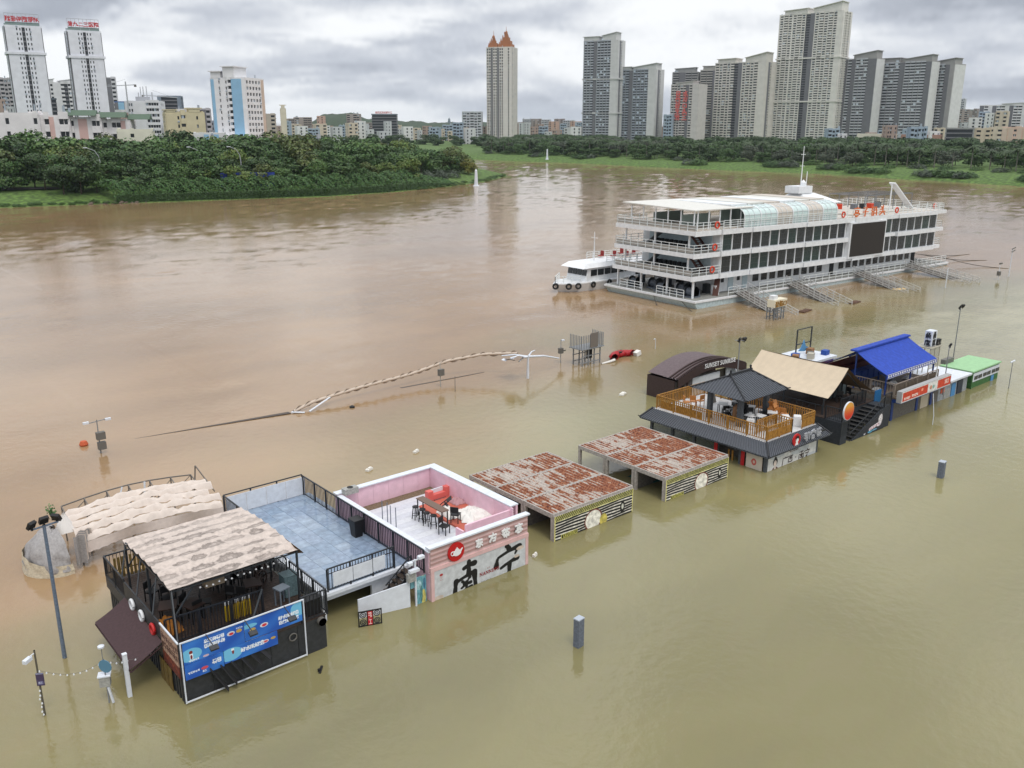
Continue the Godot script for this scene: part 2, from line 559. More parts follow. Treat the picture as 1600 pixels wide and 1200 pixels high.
func tree(called: String, at: Vector3, h: float, wide: float, kind: int, label: String, group: String) -> void:
	var t := thing(called, label, "tree", at, group)
	t.rotation.y = rng.randf() * TAU
	plant_part(t, "trunk", trunks[rng.randi() % 3], Vector3(h, h, h))
	plant_part(t, "crown", crowns[kind], Vector3(wide, h * 0.95, wide), Vector3(0, h * 0.06, 0))

func palm(at: Vector3, h: float, label: String, group: String) -> void:
	var t := thing("palm_tree", label, "palm tree", at, group)
	t.rotation.y = rng.randf() * TAU
	plant_part(t, "trunk", palm_trunk, Vector3(h, h, h))
	plant_part(t, "crown", palms[rng.randi() % 3], Vector3(h * 1.25, h, h * 1.25))

func bush(at: Vector3, s: Vector3, kind: int, label: String, group: String) -> void:
	var o := MeshInstance3D.new()
	o.name = numbered("bush")
	o.mesh = bushes[kind]
	add_child(o)
	o.position = at
	o.scale = s
	o.rotation.y = rng.randf() * TAU
	tag(o, label, "bush", group)

func vegetation() -> void:
	make_plants()
	# left bank wood, from the water's edge backwards
	rng.seed = 7
	var rows := [[11.0, 8.5, 8.0], [20.0, 10.0, 8.5], [32.0, 11.5, 8.5], [48.0, 12.5, 9.0], [68.0, 13.5, 10.0], [95.0, 14.0, 11.0], [130.0, 14.5, 13.0]]
	for r in rows:
		var t := 3.0
		while t < 11.55:
			var i := int(t)
			var seg: float = (LEFT_EDGE[i] as Vector2).distance_to(LEFT_EDGE[i + 1])
			var p := on_bank(false, t, r[0] + rng.randf_range(-4, 4))
			var h: float = r[1] * rng.randf_range(0.8, 1.2)
			if t > 10.0: h *= 0.85
			var open: bool = r[0] < 30.0 and t < 4.75
			if not open and not (r[0] < 15 and t > 9.6):
				var k: int = [0, 0, 1, 2, 2, 5, 5, 3, 4, 1][rng.randi() % 10]
				if r[0] < 15 and rng.randf() < 0.3: k = 3
				var nm: String = ["dark green", "fresh green", "blackish green", "light yellowish green", "olive green", "deep green"][k]
				tree("broadleaf_tree", p, h, h * rng.randf_range(1.0, 1.4), k, "%s broadleaf tree %s of the left bank wood" % [nm, "at the waterside edge" if r[0] < 25 else "in the middle" if r[0] < 60 else "at the back"], "trees of the left bank wood")
			t += r[2] * rng.randf_range(0.75, 1.2) / seg
	# the big dark tree at the left and the autumnal one at the point
	tree("broadleaf_tree", on_bank(false, 5.3, 12), 11.5, 13.5, 2, "big spreading dark tree beside the grass slope on the left bank", "")
	tree("broadleaf_tree", on_bank(false, 4.75, 24), 11.0, 12.0, 0, "large dark tree above the small road on the left bank", "")
	tree("broadleaf_tree", on_bank(false, 11.05, 20), 9.0, 12.0, 4, "olive brown tree near the tip of the wooded point", "")
	tree("broadleaf_tree", on_bank(false, 11.2, 11), 6.5, 8.0, 6, "small yellowish tree at the tip of the wooded point, beside the white marker", "")
	tree("broadleaf_tree", on_bank(false, 11.55, 26), 8.5, 10.0, 2, "outermost dark tree on the tip of the wooded point", "")
	for q in 5:
		bush(on_bank(false, 10.0 + q * 0.16, 10 + q % 2 * 3), Vector3(6.5, 3.2, 6.5), 3, "greyish palm-like bush on the wooded point left of the yellowish tree", "bushes of the wooded point")
	# hedge along the water
	var hd := MB.new(on_bank(false, 5.4, 5))
	rng.seed = 91
	for q in 26000:
		var t := rng.randf_range(5.45, 10.2)
		var s := rng.randf()
		var d := 1.2 + 7.5 * s
		var p := on_bank(false, t, d)
		var bulge := 1.0 + 0.12 * sin(t * 23.0) + 0.1 * sin(t * 57.0 + s * 4) + 0.08 * sin(t * 131.0)
		p.y += (1.0 + 3.3 * sin(PI * pow(s, 0.7) * 0.75)) * bulge * rng.randf_range(0.86, 1.03) * (1.0 - smoothstep(9.3, 10.2, t) * 0.75)
		var z := rng.randf_range(0.6, 1.45)
		hd.col = Color(0.042 * z * rng.randf_range(0.8, 1.3), 0.104 * z, 0.020 * z)
		leaf(hd, p, Vector3(0.1, 0.8, 0.7), 0.42 * rng.randf_range(0.7, 1.3))
	for q in 9000:
		var t := rng.randf_range(5.45, 10.2)
		var p := on_bank(false, t, 1.0)
		p.y += rng.randf_range(0.0, 2.2) * (1.0 - smoothstep(9.3, 10.2, t) * 0.6)
		var z := rng.randf_range(0.6, 1.4)
		hd.col = Color(0.036 * z, 0.080 * z, 0.018 * z)
		leaf(hd, p, Vector3(0.1, 0.3, 0.9), 0.42)
	solo(hd, "hedge", mat("leaf"), "long dense green hedge along the water of the left bank", "hedge")
	for q in 34:
		var t := lerpf(9.4, 11.95, q / 33.0) + rng.randf_range(-0.04, 0.04)
		bush(on_bank(false, t, rng.randf_range(0.5, 3.0)), Vector3(3.2, 0.9, 3.0) * rng.randf_range(0.6, 1.1), [1, 2][q % 2], "low reedy bush at the waterline of the wooded point", "waterline bushes of the point")
	for q in 22:
		bush(on_bank(false, lerpf(3.1, 5.4, q / 21.0) + rng.randf_range(-0.03, 0.03), rng.randf_range(0.5, 2.5)), Vector3(2.6, 0.8, 2.2) * rng.randf_range(0.6, 1.2), [1, 0][q % 2], "low bush at the foot of the grass slope on the left bank", "bushes below the grass slope")
	for q in 8:
		bush(on_bank(false, 3.3 + q * 0.16, 20.0 + q % 3), Vector3(3.6, 1.8, 3.6), q % 2, "round bush along the small road above the grass slope", "bushes by the small road")
	# right bank: front bushes, palms with pale trunks, dark trees behind
	rng.seed = 23
	for r in [[24.0, 6.6, 11.0, 0], [33.0, 8.6, 5.5, 1], [44.0, 8.4, 8.5, 0], [60.0, 9.0, 8.5, 0], [85.0, 9.4, 10.0, 0], [120.0, 9.6, 13.0, 0]]:
		var t := 4.2
		while t < 14.2:
			var i := int(t)
			var seg: float = (RIGHT_EDGE[i] as Vector2).distance_to(RIGHT_EDGE[i + 1])
			var p := on_bank(true, t, r[0] + rng.randf_range(-3, 3))
			var h: float = r[1] * rng.randf_range(0.85, 1.12)
			if r[0] < 30 and t > 9.3 and rng.randf() < 0.8:
				pass
			elif r[3] == 1 and rng.randf() < 0.8:
				palm(p, h, "palm tree with pale trunk on the right bank, " + ("near the orange crowned tower" if t < 6.5 else "below the middle towers" if t < 9.5 else "below the dark towers"), "palm trees of the right bank")
			else:
				var kk: int = [0, 2, 2, 5, 0, 7][rng.randi() % 6]
				tree("broadleaf_tree", p, h, h * rng.randf_range(1.1, 1.6), kk, "%s tree, %s of right bank belt, %s" % [["dark green", "", "blackish", "", "", "deep green", "", "greyish"][kk], "front rows" if r[0] < 60 else "back rows", "near the orange crowned tower" if t < 6.5 else "below the middle towers" if t < 9.5 else "below the dark towers at right"], "trees of the right bank belt")
			t += r[2] * rng.randf_range(0.8, 1.25) / seg
	# waterside bushes on the grass of the right bank
	var ci := -1
	for a in [[7.9, 3, 9.0, 4.5], [9.1, 5, 12.0, 4.5], [9.9, 4, 11.0, 3.2], [10.35, 6, 8.0, 3.4], [11.35, 9, 8.0, 3.4], [12.9, 4, 10.0, 4.0], [6.3, 4, 16.0, 3.0], [5.4, 3, 16.0, 3.0], [13.6, 4, 9.0, 3.0]]:
		ci += 1
		for q in a[1]:
			bush(on_bank(true, a[0] + q * 0.085, a[2] + rng.randf_range(-1.5, 1.5)), Vector3(8, a[3] * 0.75, 7) * rng.randf_range(0.85, 1.15), [0, 1, 3][rng.randi() % 3], "dark bush on the grass slope of the right bank, clump %s from the left" % ["third", "fifth", "sixth", "seventh", "eighth", "ninth", "second", "first", "tenth"][ci], "waterside bushes of the right bank")
	for q in 26:
		bush(on_bank(true, lerpf(4.3, 13.8, q / 25.0), 24 + rng.randf_range(-2, 3)), Vector3(7, 2.0, 6) * rng.randf_range(0.7, 1.2), [3, 1, 0][q % 3], "low shrub in front of the tree belt on the right bank", "shrubs before the right bank trees")

func distant_wood() -> void:
	# the tree cover of the plain behind both banks, one mass
	for side in 2:
		rng.seed = 200 + side
		var mm := MultiMesh.new()
		mm.transform_format = MultiMesh.TRANSFORM_3D
		mm.mesh = crowns[2 if side else 0]
		mm.instance_count = 420
		for k in 420:
			var p := on_bank(side == 1, rng.randf_range(2.0, 15.5) if side else rng.randf_range(2.0, 11.6), rng.randf_range(150.0, 260.0) if side else rng.randf_range(150.0, 330.0))
			var s := rng.randf_range(8.5, 11.5) if side else rng.randf_range(10.0, 14.0)
			mm.set_instance_transform(k, Transform3D(Basis(Vector3.UP, rng.randf() * TAU).scaled(Vector3(s * 1.6, s, s * 1.6)), p - Vector3(0, s * 0.1, 0)))
		var o := MultiMeshInstance3D.new()
		o.name = "distant_wood_right_bank" if side else "distant_wood_left_bank"
		o.multimesh = mm
		add_child(o)
		o.set_meta("kind", "stuff")
		tag(o, "tree cover of the plain behind the %s bank" % ["left", "right"][side], "wood")

func water_color(x: float, z: float, a: FastNoiseLite, b: FastNoiseLite) -> Color:
	# silt brown of the stream, olive of the still water over the flooded quay
	var pts := [Vector2(-200, -30), Vector2(7, -39), Vector2(20, -44), Vector2(38, -53), Vector2(62, -63), Vector2(85, -61), Vector2(100, -60), Vector2(129, -52), Vector2(250, -30), Vector2(900, 80)]
	var line := 0.0
	for k in pts.size() - 1:
		if x >= pts[k].x and x < pts[k + 1].x:
			line = lerpf(pts[k].y, pts[k + 1].y, (x - pts[k].x) / (pts[k + 1].x - pts[k].x))
	var s := (z - line) / 9.0 + a.get_noise_2d(x * 1.0, z * 2.2) * 1.3
	var mixv := smoothstep(-1.1, 1.3, s)
	var brown := Color(0.305, 0.200, 0.108)
	var olive := Color(0.226, 0.203, 0.098)
	var c := brown.lerp(olive, mixv)
	var k := 1.0 + 0.22 * b.get_noise_2d(x, z * 2.0) + 0.16 * a.get_noise_2d(x * 2.1 + 40, z * 5.0)
	return Color(c.r * k, c.g * k, c.b * k)

func make_water() -> void:
	var m := MB.new()
	var a := FastNoiseLite.new(); a.seed = 3; a.frequency = 0.018; a.fractal_octaves = 4; a.domain_warp_enabled = true; a.domain_warp_amplitude = 14.0; a.domain_warp_frequency = 0.02
	var b := FastNoiseLite.new(); b.seed = 8; b.frequency = 0.011; b.fractal_octaves = 5; b.domain_warp_enabled = true; b.domain_warp_amplitude = 22.0; b.domain_warp_frequency = 0.012
	var wv := FastNoiseLite.new(); wv.seed = 15; wv.frequency = 0.1; wv.fractal_octaves = 4
	var gust := FastNoiseLite.new(); gust.seed = 29; gust.frequency = 0.016; gust.fractal_octaves = 3
	var angles := []
	var t0 := -16.0
	while t0 < 100.0: angles.append(deg_to_rad(t0)); t0 += 0.22
	while t0 < 344.1: angles.append(deg_to_rad(t0)); t0 += 4.0
	angles.append(deg_to_rad(344.0))
	var na := angles.size() - 1
	var nr := 450
	var k := 0
	for j in nr + 1:
		var r := 4.0 * pow(1500.0, float(j) / nr)
		if j == 0: r = 0.0
		for i in na + 1:
			var t: float = angles[i]
			var x := sin(t) * r
			var z := -cos(t) * r
			var c := water_color(x, z, a, b)
			# the stream runs in low swells, stronger where it is brown and in gusts; the water over the quay lies calm
			var amp := 0.0
			var nn := Vector3.UP
			var h := 0.0
			if r > 20.0 and r < 900.0:
				amp = (0.004 + 0.035 * smoothstep(50.0, 110.0, r) + 0.06 * smoothstep(170.0, 320.0, r)) * (0.35 + 1.3 * smoothstep(-0.25, 0.35, gust.get_noise_2d(x, z * 1.6))) * smoothstep(900.0, 500.0, r)
				h = amp * wv.get_noise_2d(x, z * 1.5)
				nn = Vector3(-(amp * wv.get_noise_2d(x + 0.7, z * 1.5) - h) / 0.7, 1.0, -(amp * wv.get_noise_2d(x, (z + 0.7) * 1.5) - h) / 0.7).normalized()
			m.v.append(Vector3(x, h, z)); m.n.append(nn); m.uv.append(Vector2(x, z)); m.c.append(c)
			if i < na and j < nr:
				m.ix.append_array(PackedInt32Array([k, k + na + 2, k + 1, k, k + na + 1, k + na + 2]))
			k += 1
	var w := mat("river_water", Color(1, 1, 1, 0.999), 0.035)
	w.vertex_color_use_as_albedo = true
	var f := FastNoiseLite.new()
	f.seed = 5; f.frequency = 0.013; f.fractal_octaves = 5; f.fractal_gain = 0.6
	var t := NoiseTexture2D.new()
	t.width = 1024; t.height = 1024; t.seamless = true; t.noise = f; t.as_normal_map = true; t.bump_strength = 3.0
	w.normal_enabled = true
	w.normal_texture = t
	w.normal_scale = 0.3
	w.uv1_scale = Vector3(1.0 / 11.0, 1.0 / 11.0, 1)
	setting(m, "river_water", w)

func _ready() -> void:
	rng.seed = 1
	var cam := Camera3D.new()
	cam.name = "camera"
	cam.fov = 46.397
	cam.near = 0.5
	cam.far = 9000.0
	cam.position = Vector3(0, CAM_HEIGHT, 0)
	cam.rotation = Vector3(-atan(405.0 / 1400.0), deg_to_rad(-40.0), 0)
	add_child(cam)
	cam.current = true
	var env := Environment.new()
	env.background_mode = Environment.BG_SKY
	var sky := Sky.new()
	var pm := PanoramaSkyMaterial.new()
	pm.panorama = ImageTexture.create_from_image(make_sky())
	sky.sky_material = pm
	env.sky = sky
	env.tonemap_mode = Environment.TONE_MAPPER_LINEAR
	env.tonemap_exposure = 1.12
	env.sdfgi_enabled = true
	env.ssao_enabled = true
	env.ssil_enabled = true
	env.fog_enabled = true
	env.fog_density = 0.00006
	env.fog_light_color = Color(0.80, 0.84, 0.88)
	var we := WorldEnvironment.new()
	we.name = "world"
	we.environment = env
	add_child(we)
	var sun := DirectionalLight3D.new()
	sun.name = "sun"
	sun.light_energy = 0.4
	sun.light_angular_distance = 20.0
	sun.light_color = Color(1.0, 0.97, 0.93)
	sun.rotation = Vector3(deg_to_rad(-62), deg_to_rad(-15), 0)
	sun.shadow_enabled = true
	add_child(sun)
	make_water()
	var gm := mat("bank_grass", Color(0.43, 0.56, 0.25), 0.95, noise_tex("grass", 0.02, 0.45, 1.0, 5), 0.05)
	bank(false, gm)
	bank(true, gm)
	hills()
	skyline()
	vegetation()
	distant_wood()
	ship()
	street()
	small_things()
	shore_things()

# ---- far city: every tower is a glazed core with piers, spandrels and balconies standing proud of it
func facade(W: Dictionary, t: Transform3D, w: float, h: float, floors: int, cols: String, y0 := 0.0, span := 0.48) -> void:
	var n := cols.length()
	var cw := w / n
	var fh := (h - y0) / floors
	for i in n:
		var ch := cols[i]
		var x := -w / 2 + (i + 0.5) * cw
		match ch:
			"s", "B", "P", "g":
				(W[ch] as MB).box(t * Vector3(x, (h + y0) / 2, 0.0), Vector3(cw, h - y0, 0.9), t.basis)
			"w", "n":
				var wide := 0.66 if ch == "w" else 0.4
				(W.s as MB).box(t * Vector3(x - cw * (0.5 - (1 - wide) / 4), (h + y0) / 2, 0.02), Vector3(cw * (1 - wide) / 2, h - y0, 0.8), t.basis)
				(W.s as MB).box(t * Vector3(x + cw * (0.5 - (1 - wide) / 4), (h + y0) / 2, 0.02), Vector3(cw * (1 - wide) / 2, h - y0, 0.8), t.basis)
				for f in floors + 1:
					(W.s as MB).box(t * Vector3(x, y0 + f * fh, -0.02), Vector3(cw * wide, fh * span, 0.7), t.basis)
					var q := rng.randf()
					if q < 0.12: (W.p as MB).box(t * Vector3(x + cw * wide * rng.randf_range(-0.25, 0.25), y0 + (f + 0.5) * fh, -0.2), Vector3(cw * wide * 0.45, fh * 0.5, 0.2), t.basis)
					elif q < 0.22: (W.p as MB).box(t * Vector3(x + cw * rng.randf_range(-0.2, 0.2), y0 + (f + 0.05) * fh, 0.5), Vector3(0.9, 0.7, 0.5), t.basis)
			"b", "f":
				for f in floors + 1:
					(W.b as MB).box(t * Vector3(x, y0 + (f + 0.12) * fh, 0.35), Vector3(cw * (0.94 if ch == "b" else 1.0), fh * (span + 0.02), 1.3), t.basis)
					var q := rng.randf()
					if q < 0.13:
						(W.p as MB).box(t * Vector3(x + cw * rng.randf_range(-0.2, 0.2), y0 + (f + 0.6) * fh, 0.55), Vector3(cw * 0.5, fh * 0.6, 0.5), t.basis)
				(W.s as MB).box(t * Vector3(x - cw * 0.47, (h + y0) / 2, 0.05), Vector3(cw * 0.06, h - y0, 0.9), t.basis)
			"d":
				for f in floors + 1:
					(W.g as MB).box(t * Vector3(x, y0 + f * fh, -0.1), Vector3(cw, fh * 0.3, 0.4), t.basis)

func tower(called: String, label: String, a: Array, d: float, turn: float, floors: int, front: String, side: String, wall: Color, opts := {}) -> Node3D:
	# a: x, z, width, height, heading towards the viewer
	var base := Vector3(a[0], 3.0, a[1])
	var o := thing(called, label, "building", base, opts.get("group", ""))
	o.rotation.y = deg_to_rad(a[4] + turn)
	var w: float = a[2]
	var h: float = a[3] - 3.0
	var W := {"s": MB.new(), "B": MB.new(), "P": MB.new(), "g": MB.new(), "b": MB.new(), "p": MB.new()}
	var core := MB.new()
	core.span(Vector3(-w / 2 + 0.3, -4, -d + 0.3), Vector3(w / 2 - 0.3, h - 0.4, -0.3))
	var sp: float = opts.get("span", 0.48)
	facade(W, Transform3D(Basis(), Vector3(0, 0, 0)), w, h, floors, front, opts.get("y0", 0.0), sp)
	facade(W, Transform3D(Basis(Vector3.UP, PI / 2), Vector3(w / 2, 0, -d / 2)), d, h, floors, side, 0.0, sp)
	facade(W, Transform3D(Basis(Vector3.UP, -PI / 2), Vector3(-w / 2, 0, -d / 2)), d, h, floors, side, 0.0, sp)
	(W.s as MB).box(Vector3(0, h + 0.2, -d / 2), Vector3(w + 0.7, 1.1, d + 0.7))
	(W.s as MB).span(Vector3(-w / 2, -4, -d - 0.4), Vector3(w / 2, h, -d + 0.3))
	for z in opts.get("bands", []):
		(W.s as MB).box(Vector3(0, z * h, -d / 2), Vector3(w + 2.4, h / floors * 0.55, d + 2.0))
	if opts.has("wings"):
		for q in opts.wings:
			# slanted parapet screens on the roof: x from, x to, height at each end
			(W.s as MB).prism(PackedVector2Array([Vector2(q[0] * w, h + 0.7), Vector2(q[1] * w, h + 0.7), Vector2(q[1] * w, h + q[3]), Vector2(q[0] * w, h + q[2])]), Transform3D(Basis(), Vector3(0, 0, 0.5)), d * 0.7)
			(W.s as MB).box(Vector3((q[0] + q[1]) / 2 * w, h + (q[2] + q[3]) / 2 + 0.3, -d * 0.3), Vector3((q[1] - q[0]) * w + 2.0, 0.5, d * 0.75), Basis(Vector3.BACK, atan2(q[3] - q[2], (q[1] - q[0]) * w)))
	var gr := noise_tex("grime", 0.012, 0.92, 1.0, 5)
	var wm := mat("tower_wall_" + wall.to_html(false), wall, 0.85, gr, 0.03)
	part(core, "glazing", mat("tower_glass" + str(opts.get("glass", "")), [Color(0.13, 0.15, 0.17), Color(0.26, 0.34, 0.42)][opts.get("glass", 0)], 0.25), o)
	part(W.s, "wall", wm, o)
	if W.b.v.size(): part(W.b, "balconies", mat("tower_balcony_" + opts.get("balcony", wall).to_html(false), opts.get("balcony", wall), 0.8, gr, 0.05), o, "stuff")
	if W.p.v.size(): part(W.p, "balcony_glazing", mat("tower_pane_" + opts.get("pane", Color(0.62, 0.66, 0.7)).to_html(false), opts.get("pane", Color(0.62, 0.66, 0.7)), 0.35), o, "stuff")
	if W.g.v.size(): part(W.g, "grey_strip", mat("tower_grey", Color(0.44, 0.44, 0.46), 0.8, gr, 0.03), o)
	if W.B.v.size(): part(W.B, "blue_panel", mat("tower_blue", Color(0.56, 0.73, 0.85), 0.5, gr, 0.03), o)
	if W.P.v.size(): part(W.P, "end_wall_panels", mat("tower_salmon_" + opts.get("salmon", Color(0.80, 0.72, 0.66)).to_html(false), opts.get("salmon", Color(0.80, 0.72, 0.66)), 0.7, gr, 0.03), o, "stuff")
	return o

func roof_sign(o: Node3D, text: String, w: float, h: float, d: float) -> void:
	var fr := MB.new()
	fr.span(Vector3(-w / 2, h, -d), Vector3(w / 2, h + 2.6, -d + 0.4))
	fr.span(Vector3(-w / 2, h + 0.7, -0.6), Vector3(w / 2, h + 2.6, -0.3))
	part(fr, "parapet_screen", mat("tower_screen", Color(0.47, 0.54, 0.53), 0.6), o)
	var g := MB.new()
	for x in 9: g.bar(Vector3(lerpf(-w / 2, w / 2, x / 8.0), h + 2.6, -0.4), Vector3(lerpf(-w / 2, w / 2, x / 8.0), h + 7.4, -0.4), 0.18, 0.18)
	g.bar(Vector3(-w / 2, h + 7.4, -0.4), Vector3(w / 2, h + 7.4, -0.4), 0.25, 0.25)
	g.bar(Vector3(-w / 2, h + 5.0, -0.4), Vector3(w / 2, h + 5.0, -0.4), 0.18, 0.18)
	part(g, "sign_frame", mat("sign_steel", Color(0.66, 0.67, 0.69), 0.6), o)
	var n := text.length()
	for k in n:
		var m := MB.new()
		glyph_solid(m, text[k], Transform3D(Basis(), Vector3(-w / 2 + w * (k + 0.1) / n, h + 3.1, 0.1)), w / n * 0.82, 0.42, 0.3)
		part(m, "letter", mat("sign_red", Color(0.72, 0.08, 0.1), 0.5), o)

func plain_block(called: String, label: String, a: Array, d: float, turn: float, floors: int, cols: String, wall: Color, group := "") -> Node3D:
	return tower(called, label, a, d, turn, floors, cols, "swws", wall, {"group": group, "span": 0.55})

func skyline() -> void:
	rng.seed = 55
	var white := Color(0.88, 0.89, 0.92)
	var o: Node3D
	# ---- left bank
	o = tower("hospital_tower", "leftmost tall white tower with red roof letters", [146.2, -633.5, 19.4, 78.0, -12.8], 13, 5, 27, "sssnndnnsss", "gwwg", white, {"bands": [0.8]})
	roof_sign(o, "联勤保障部队", 18.5, 75.0, 11)
	o = tower("hospital_tower", "second tall white tower from the left, with red roof letters", [178.6, -625.3, 18.6, 76.5, -15.7], 13, 8, 27, "sssnndnnsss", "gwwg", white, {"bands": [0.8]})
	roof_sign(o, "第九二三医院", 17.8, 73.5, 11)
	tower("apartment_tower", "grey apartment tower at the left edge behind the first white tower", [161, -784, 13.0, 54, -11.6], 10, 5, 17, "bwbwb", "swws", Color(0.68, 0.67, 0.68))
	tower("apartment_tower", "white striped apartment block between the two white towers", [197, -776, 20.0, 51.7, -14.1], 12, 6, 16, "bgwssbdb", "swws", Color(0.84, 0.84, 0.85), {"wings": [[-0.5, -0.1, 1.5, 2.8], [0.1, 0.5, 1.5, 2.8]]})
	tower("apartment_tower", "grey white apartment tower right of the second white tower", [231, -766, 12.6, 56.1, -16.7], 12, 5, 17, "bsgb", "swws", Color(0.8, 0.8, 0.82))
	tower("office_block", "small dark glass office block at the foot of the first white tower", [180, -735, 9.5, 39, -13.8], 9, 0, 13, "dddd", "dddd", Color(0.3, 0.34, 0.38))
	tower("office_block", "small building wrapped in blue scaffold netting", [227, -725, 8.2, 37.3, -17.4], 8, 0, 10, "gBBg", "gBBg", Color(0.3, 0.42, 0.62))
	o = tower("office_block", "white office building with roof antennas on the left bank", [222, -664, 22.4, 36.4, -18.5], 16, -14, 9, "swwsssssfffff", "swws", Color(0.88, 0.88, 0.9))
	var an := MB.new()
	for x in [-3.0, -1.4, 0.4, 2.6]: an.tube([Vector3(x, 33, -5), Vector3(x, 41 + 3 * sin(x * 3.0), -5)], 0.28, 5)
	an.span(Vector3(-5, 33, -8), Vector3(4, 37, -4))
	part(an, "antenna_mast", mat("sign_steel"), o)
	tower("office_tower", "dark blue grey glass office tower on the left bank", [273, -752, 17, 42.8, -20.0], 14, -8, 14, "sddddds", "sdds", Color(0.50, 0.54, 0.60))
	# low white flats with green roofs
	for k in 4:
		var u := k / 3.0
		var ax := lerpf(14, 222, 0.06 + 0.25 * k)
		var az := deg_to_rad(40.0) + atan((ax - 800.0) / 1456.0)
		var wdt: float = [18.0, 16.0, 15.0, 12.0][k]
		o = tower("apartment_house", ["tall blank white house at the left end of the white terrace", "white terraced house with green roof and pink trim, second from left", "white terraced house with green roof, third from left", "white terraced house with green roof, right end"][k], [sin(az) * 465, -cos(az) * 465, wdt, [25.6, 24.6, 23.8, 23.0][k], -rad_to_deg(az)], 11, -12, 4, ["sswssssw", "fssfPsff", "ffsPPsff", "fsffPs"][k], "swws", Color(0.90, 0.885, 0.885), {"span": 0.55, "salmon": Color(0.84, 0.70, 0.67), "group": "white terraced houses on the left bank"})
		if k > 0:
			var rf := MB.new()
			var rh: float = [25.6, 24.6, 23.8, 23.0][k] - 3.0
			rf.prism(PackedVector2Array([Vector2(0.8, rh + 0.6), Vector2(-4.0, rh + 3.0), Vector2(-8.0, rh + 0.6)]), Transform3D(Basis(Vector3.UP, -PI / 2), Vector3(wdt * 0.42, 0, 0)), wdt * 0.8)
			part(rf, "roof", mat("green_roof", Color(0.32, 0.40, 0.33), 0.8, noise_tex("grime", 0.012, 0.92, 1.0, 5), 0.1), o)
	tower("apartment_house", "yellow beige apartment house with stepped roof on the left bank", [170, -449, 17.4, 26.4, -20.7], 10, 8, 6, "ssnfssns", "swws", Color(0.81, 0.77, 0.64), {"span": 0.6, "wings": [[-0.5, -0.25, 1.4, 1.4], [0.1, 0.4, 2.2, 2.2]]})
	tower("apartment_house", "low white house with blue awnings below the beige apartment house", [166, -412, 13, 17.0, -21.5], 8, -6, 4, "swBwBs", "swws", Color(0.84, 0.84, 0.84), {"span": 0.6})
	tower("apartment_house", "low cream house between white terrace and beige apartment house", [136, -420, 14, 18.6, -18.5], 8, -6, 4, "sswsss", "swws", Color(0.86, 0.85, 0.78), {"span": 0.6})
	tower("apartment_tower", "narrow grey apartment tower left of the blue and white block", [226, -566, 8.0, 30.2, -21.9], 9, 0, 9, "bgb", "swws", Color(0.7, 0.7, 0.72))
	# the white block with a light blue strip
	o = tower("residential_block", "white tower block with light blue front strip and gridded side", [224.3, -521.9, 22.5, 46.5, -23.3], 19, -33, 13, "BsnsnbBBBs", "wwwwwP", Color(0.90, 0.90, 0.91), {"wings": [[-0.48, -0.2, 4.0, 4.0], [-0.12, 0.2, 6.5, 6.5]]})
	var pod := MB.new()
	pod.span(Vector3(-10, -4, 0.5), Vector3(14, 12, 9))
	part(pod, "podium", mat("tower_wall_" + Color(0.90, 0.90, 0.91).to_html(false)), o)
	var pw := MB.new()
	for k in 2:
		for x in 7: pw.span(Vector3(-8.5 + x * 3.1, 4.0 + k * 3.7, 8.8), Vector3(-6.4 + x * 3.1, 6.0 + k * 3.7, 9.05))
	part(pw, "podium_windows", mat("tower_glass"), o, "stuff")
	tower("apartment_tower", "brown grey apartment tower behind the slim white column", [300, -632, 9.5, 28.2, -25.8], 9, 0, 9, "bsb", "swws", Color(0.72, 0.68, 0.64))
	o = tower("chimney_tower", "slim cream tower right of the blue and white block", [296, -600, 3.2, 31.5, -26.2], 3, 0, 6, "s", "s", Color(0.82, 0.79, 0.72), {"wings": [[-0.4, 0.4, 2.5, 2.5]]})
	# mid distance, seen over the wood
	var mids := [[441, 462, 188, 1150, 0], [462, 487, 186, 1150, 0], [487, 498, 196, 1200, 1], [497, 508, 184, 1120, 1], [508, 520, 199, 1150, 1], [530, 542, 200, 1150, 1], [543, 562, 181, 1100, 0], [563, 571, 192, 1150, 1], [571, 581, 194, 1150, 0], [723, 752, 178, 900, 2], [806, 818, 193, 1300, 0], [817, 830, 188, 1350, 2], [833, 846, 188, 1300, 0], [846, 858, 189, 1300, 2], [858, 872, 192, 1280, 1], [869, 882, 188, 1320, 0], [880, 896, 190, 1300, 2], [893, 908, 192, 1250, 1], [1490, 1500, 158, 1400, 2], [1498, 1510, 174, 1350, 0], [1510, 1522, 176, 1350, 0], [1520, 1534, 173, 1350, 0]]
	for q in mids.size():
		var p: Array = mids[q]
		var ax: float = (p[0] + p[1]) / 2.0
		var az := deg_to_rad(40.0) + atan((ax - 800.0) / 1456.0)
		var dd: float = p[3]
		var hh: float = CAM_HEIGHT + (195.0 - p[2]) / 1456.0 * dd * cos(atan((ax - 800.0) / 1456.0)) + 1.0
		var lab: String = ["grey brown", "reddish beige", "pale grey"][p[4]] + " far apartment block " + ("behind the left wood" if ax < 700 else "left of the orange roofed tower" if ax < 755 else "between the orange roofed tower and the right towers" if ax < 920 else "at the far right behind the towers")
		tower("far_block", lab, [sin(az) * dd, -cos(az) * dd, dd * (p[1] - p[0] + 1) / 1490.0, hh, -rad_to_deg(az)], 14, rng.randf_range(-10, 10), clampi(int(hh / 2.6), 5, 18), ["bsbb", "wsws", "bwbwb"][p[4]], "sws", [Color(0.62, 0.58, 0.56), Color(0.74, 0.62, 0.56), Color(0.75, 0.76, 0.78)][p[4]], {"group": "far apartment blocks"})
	# strip of small houses and blocks along the horizon
	rng.seed = 66
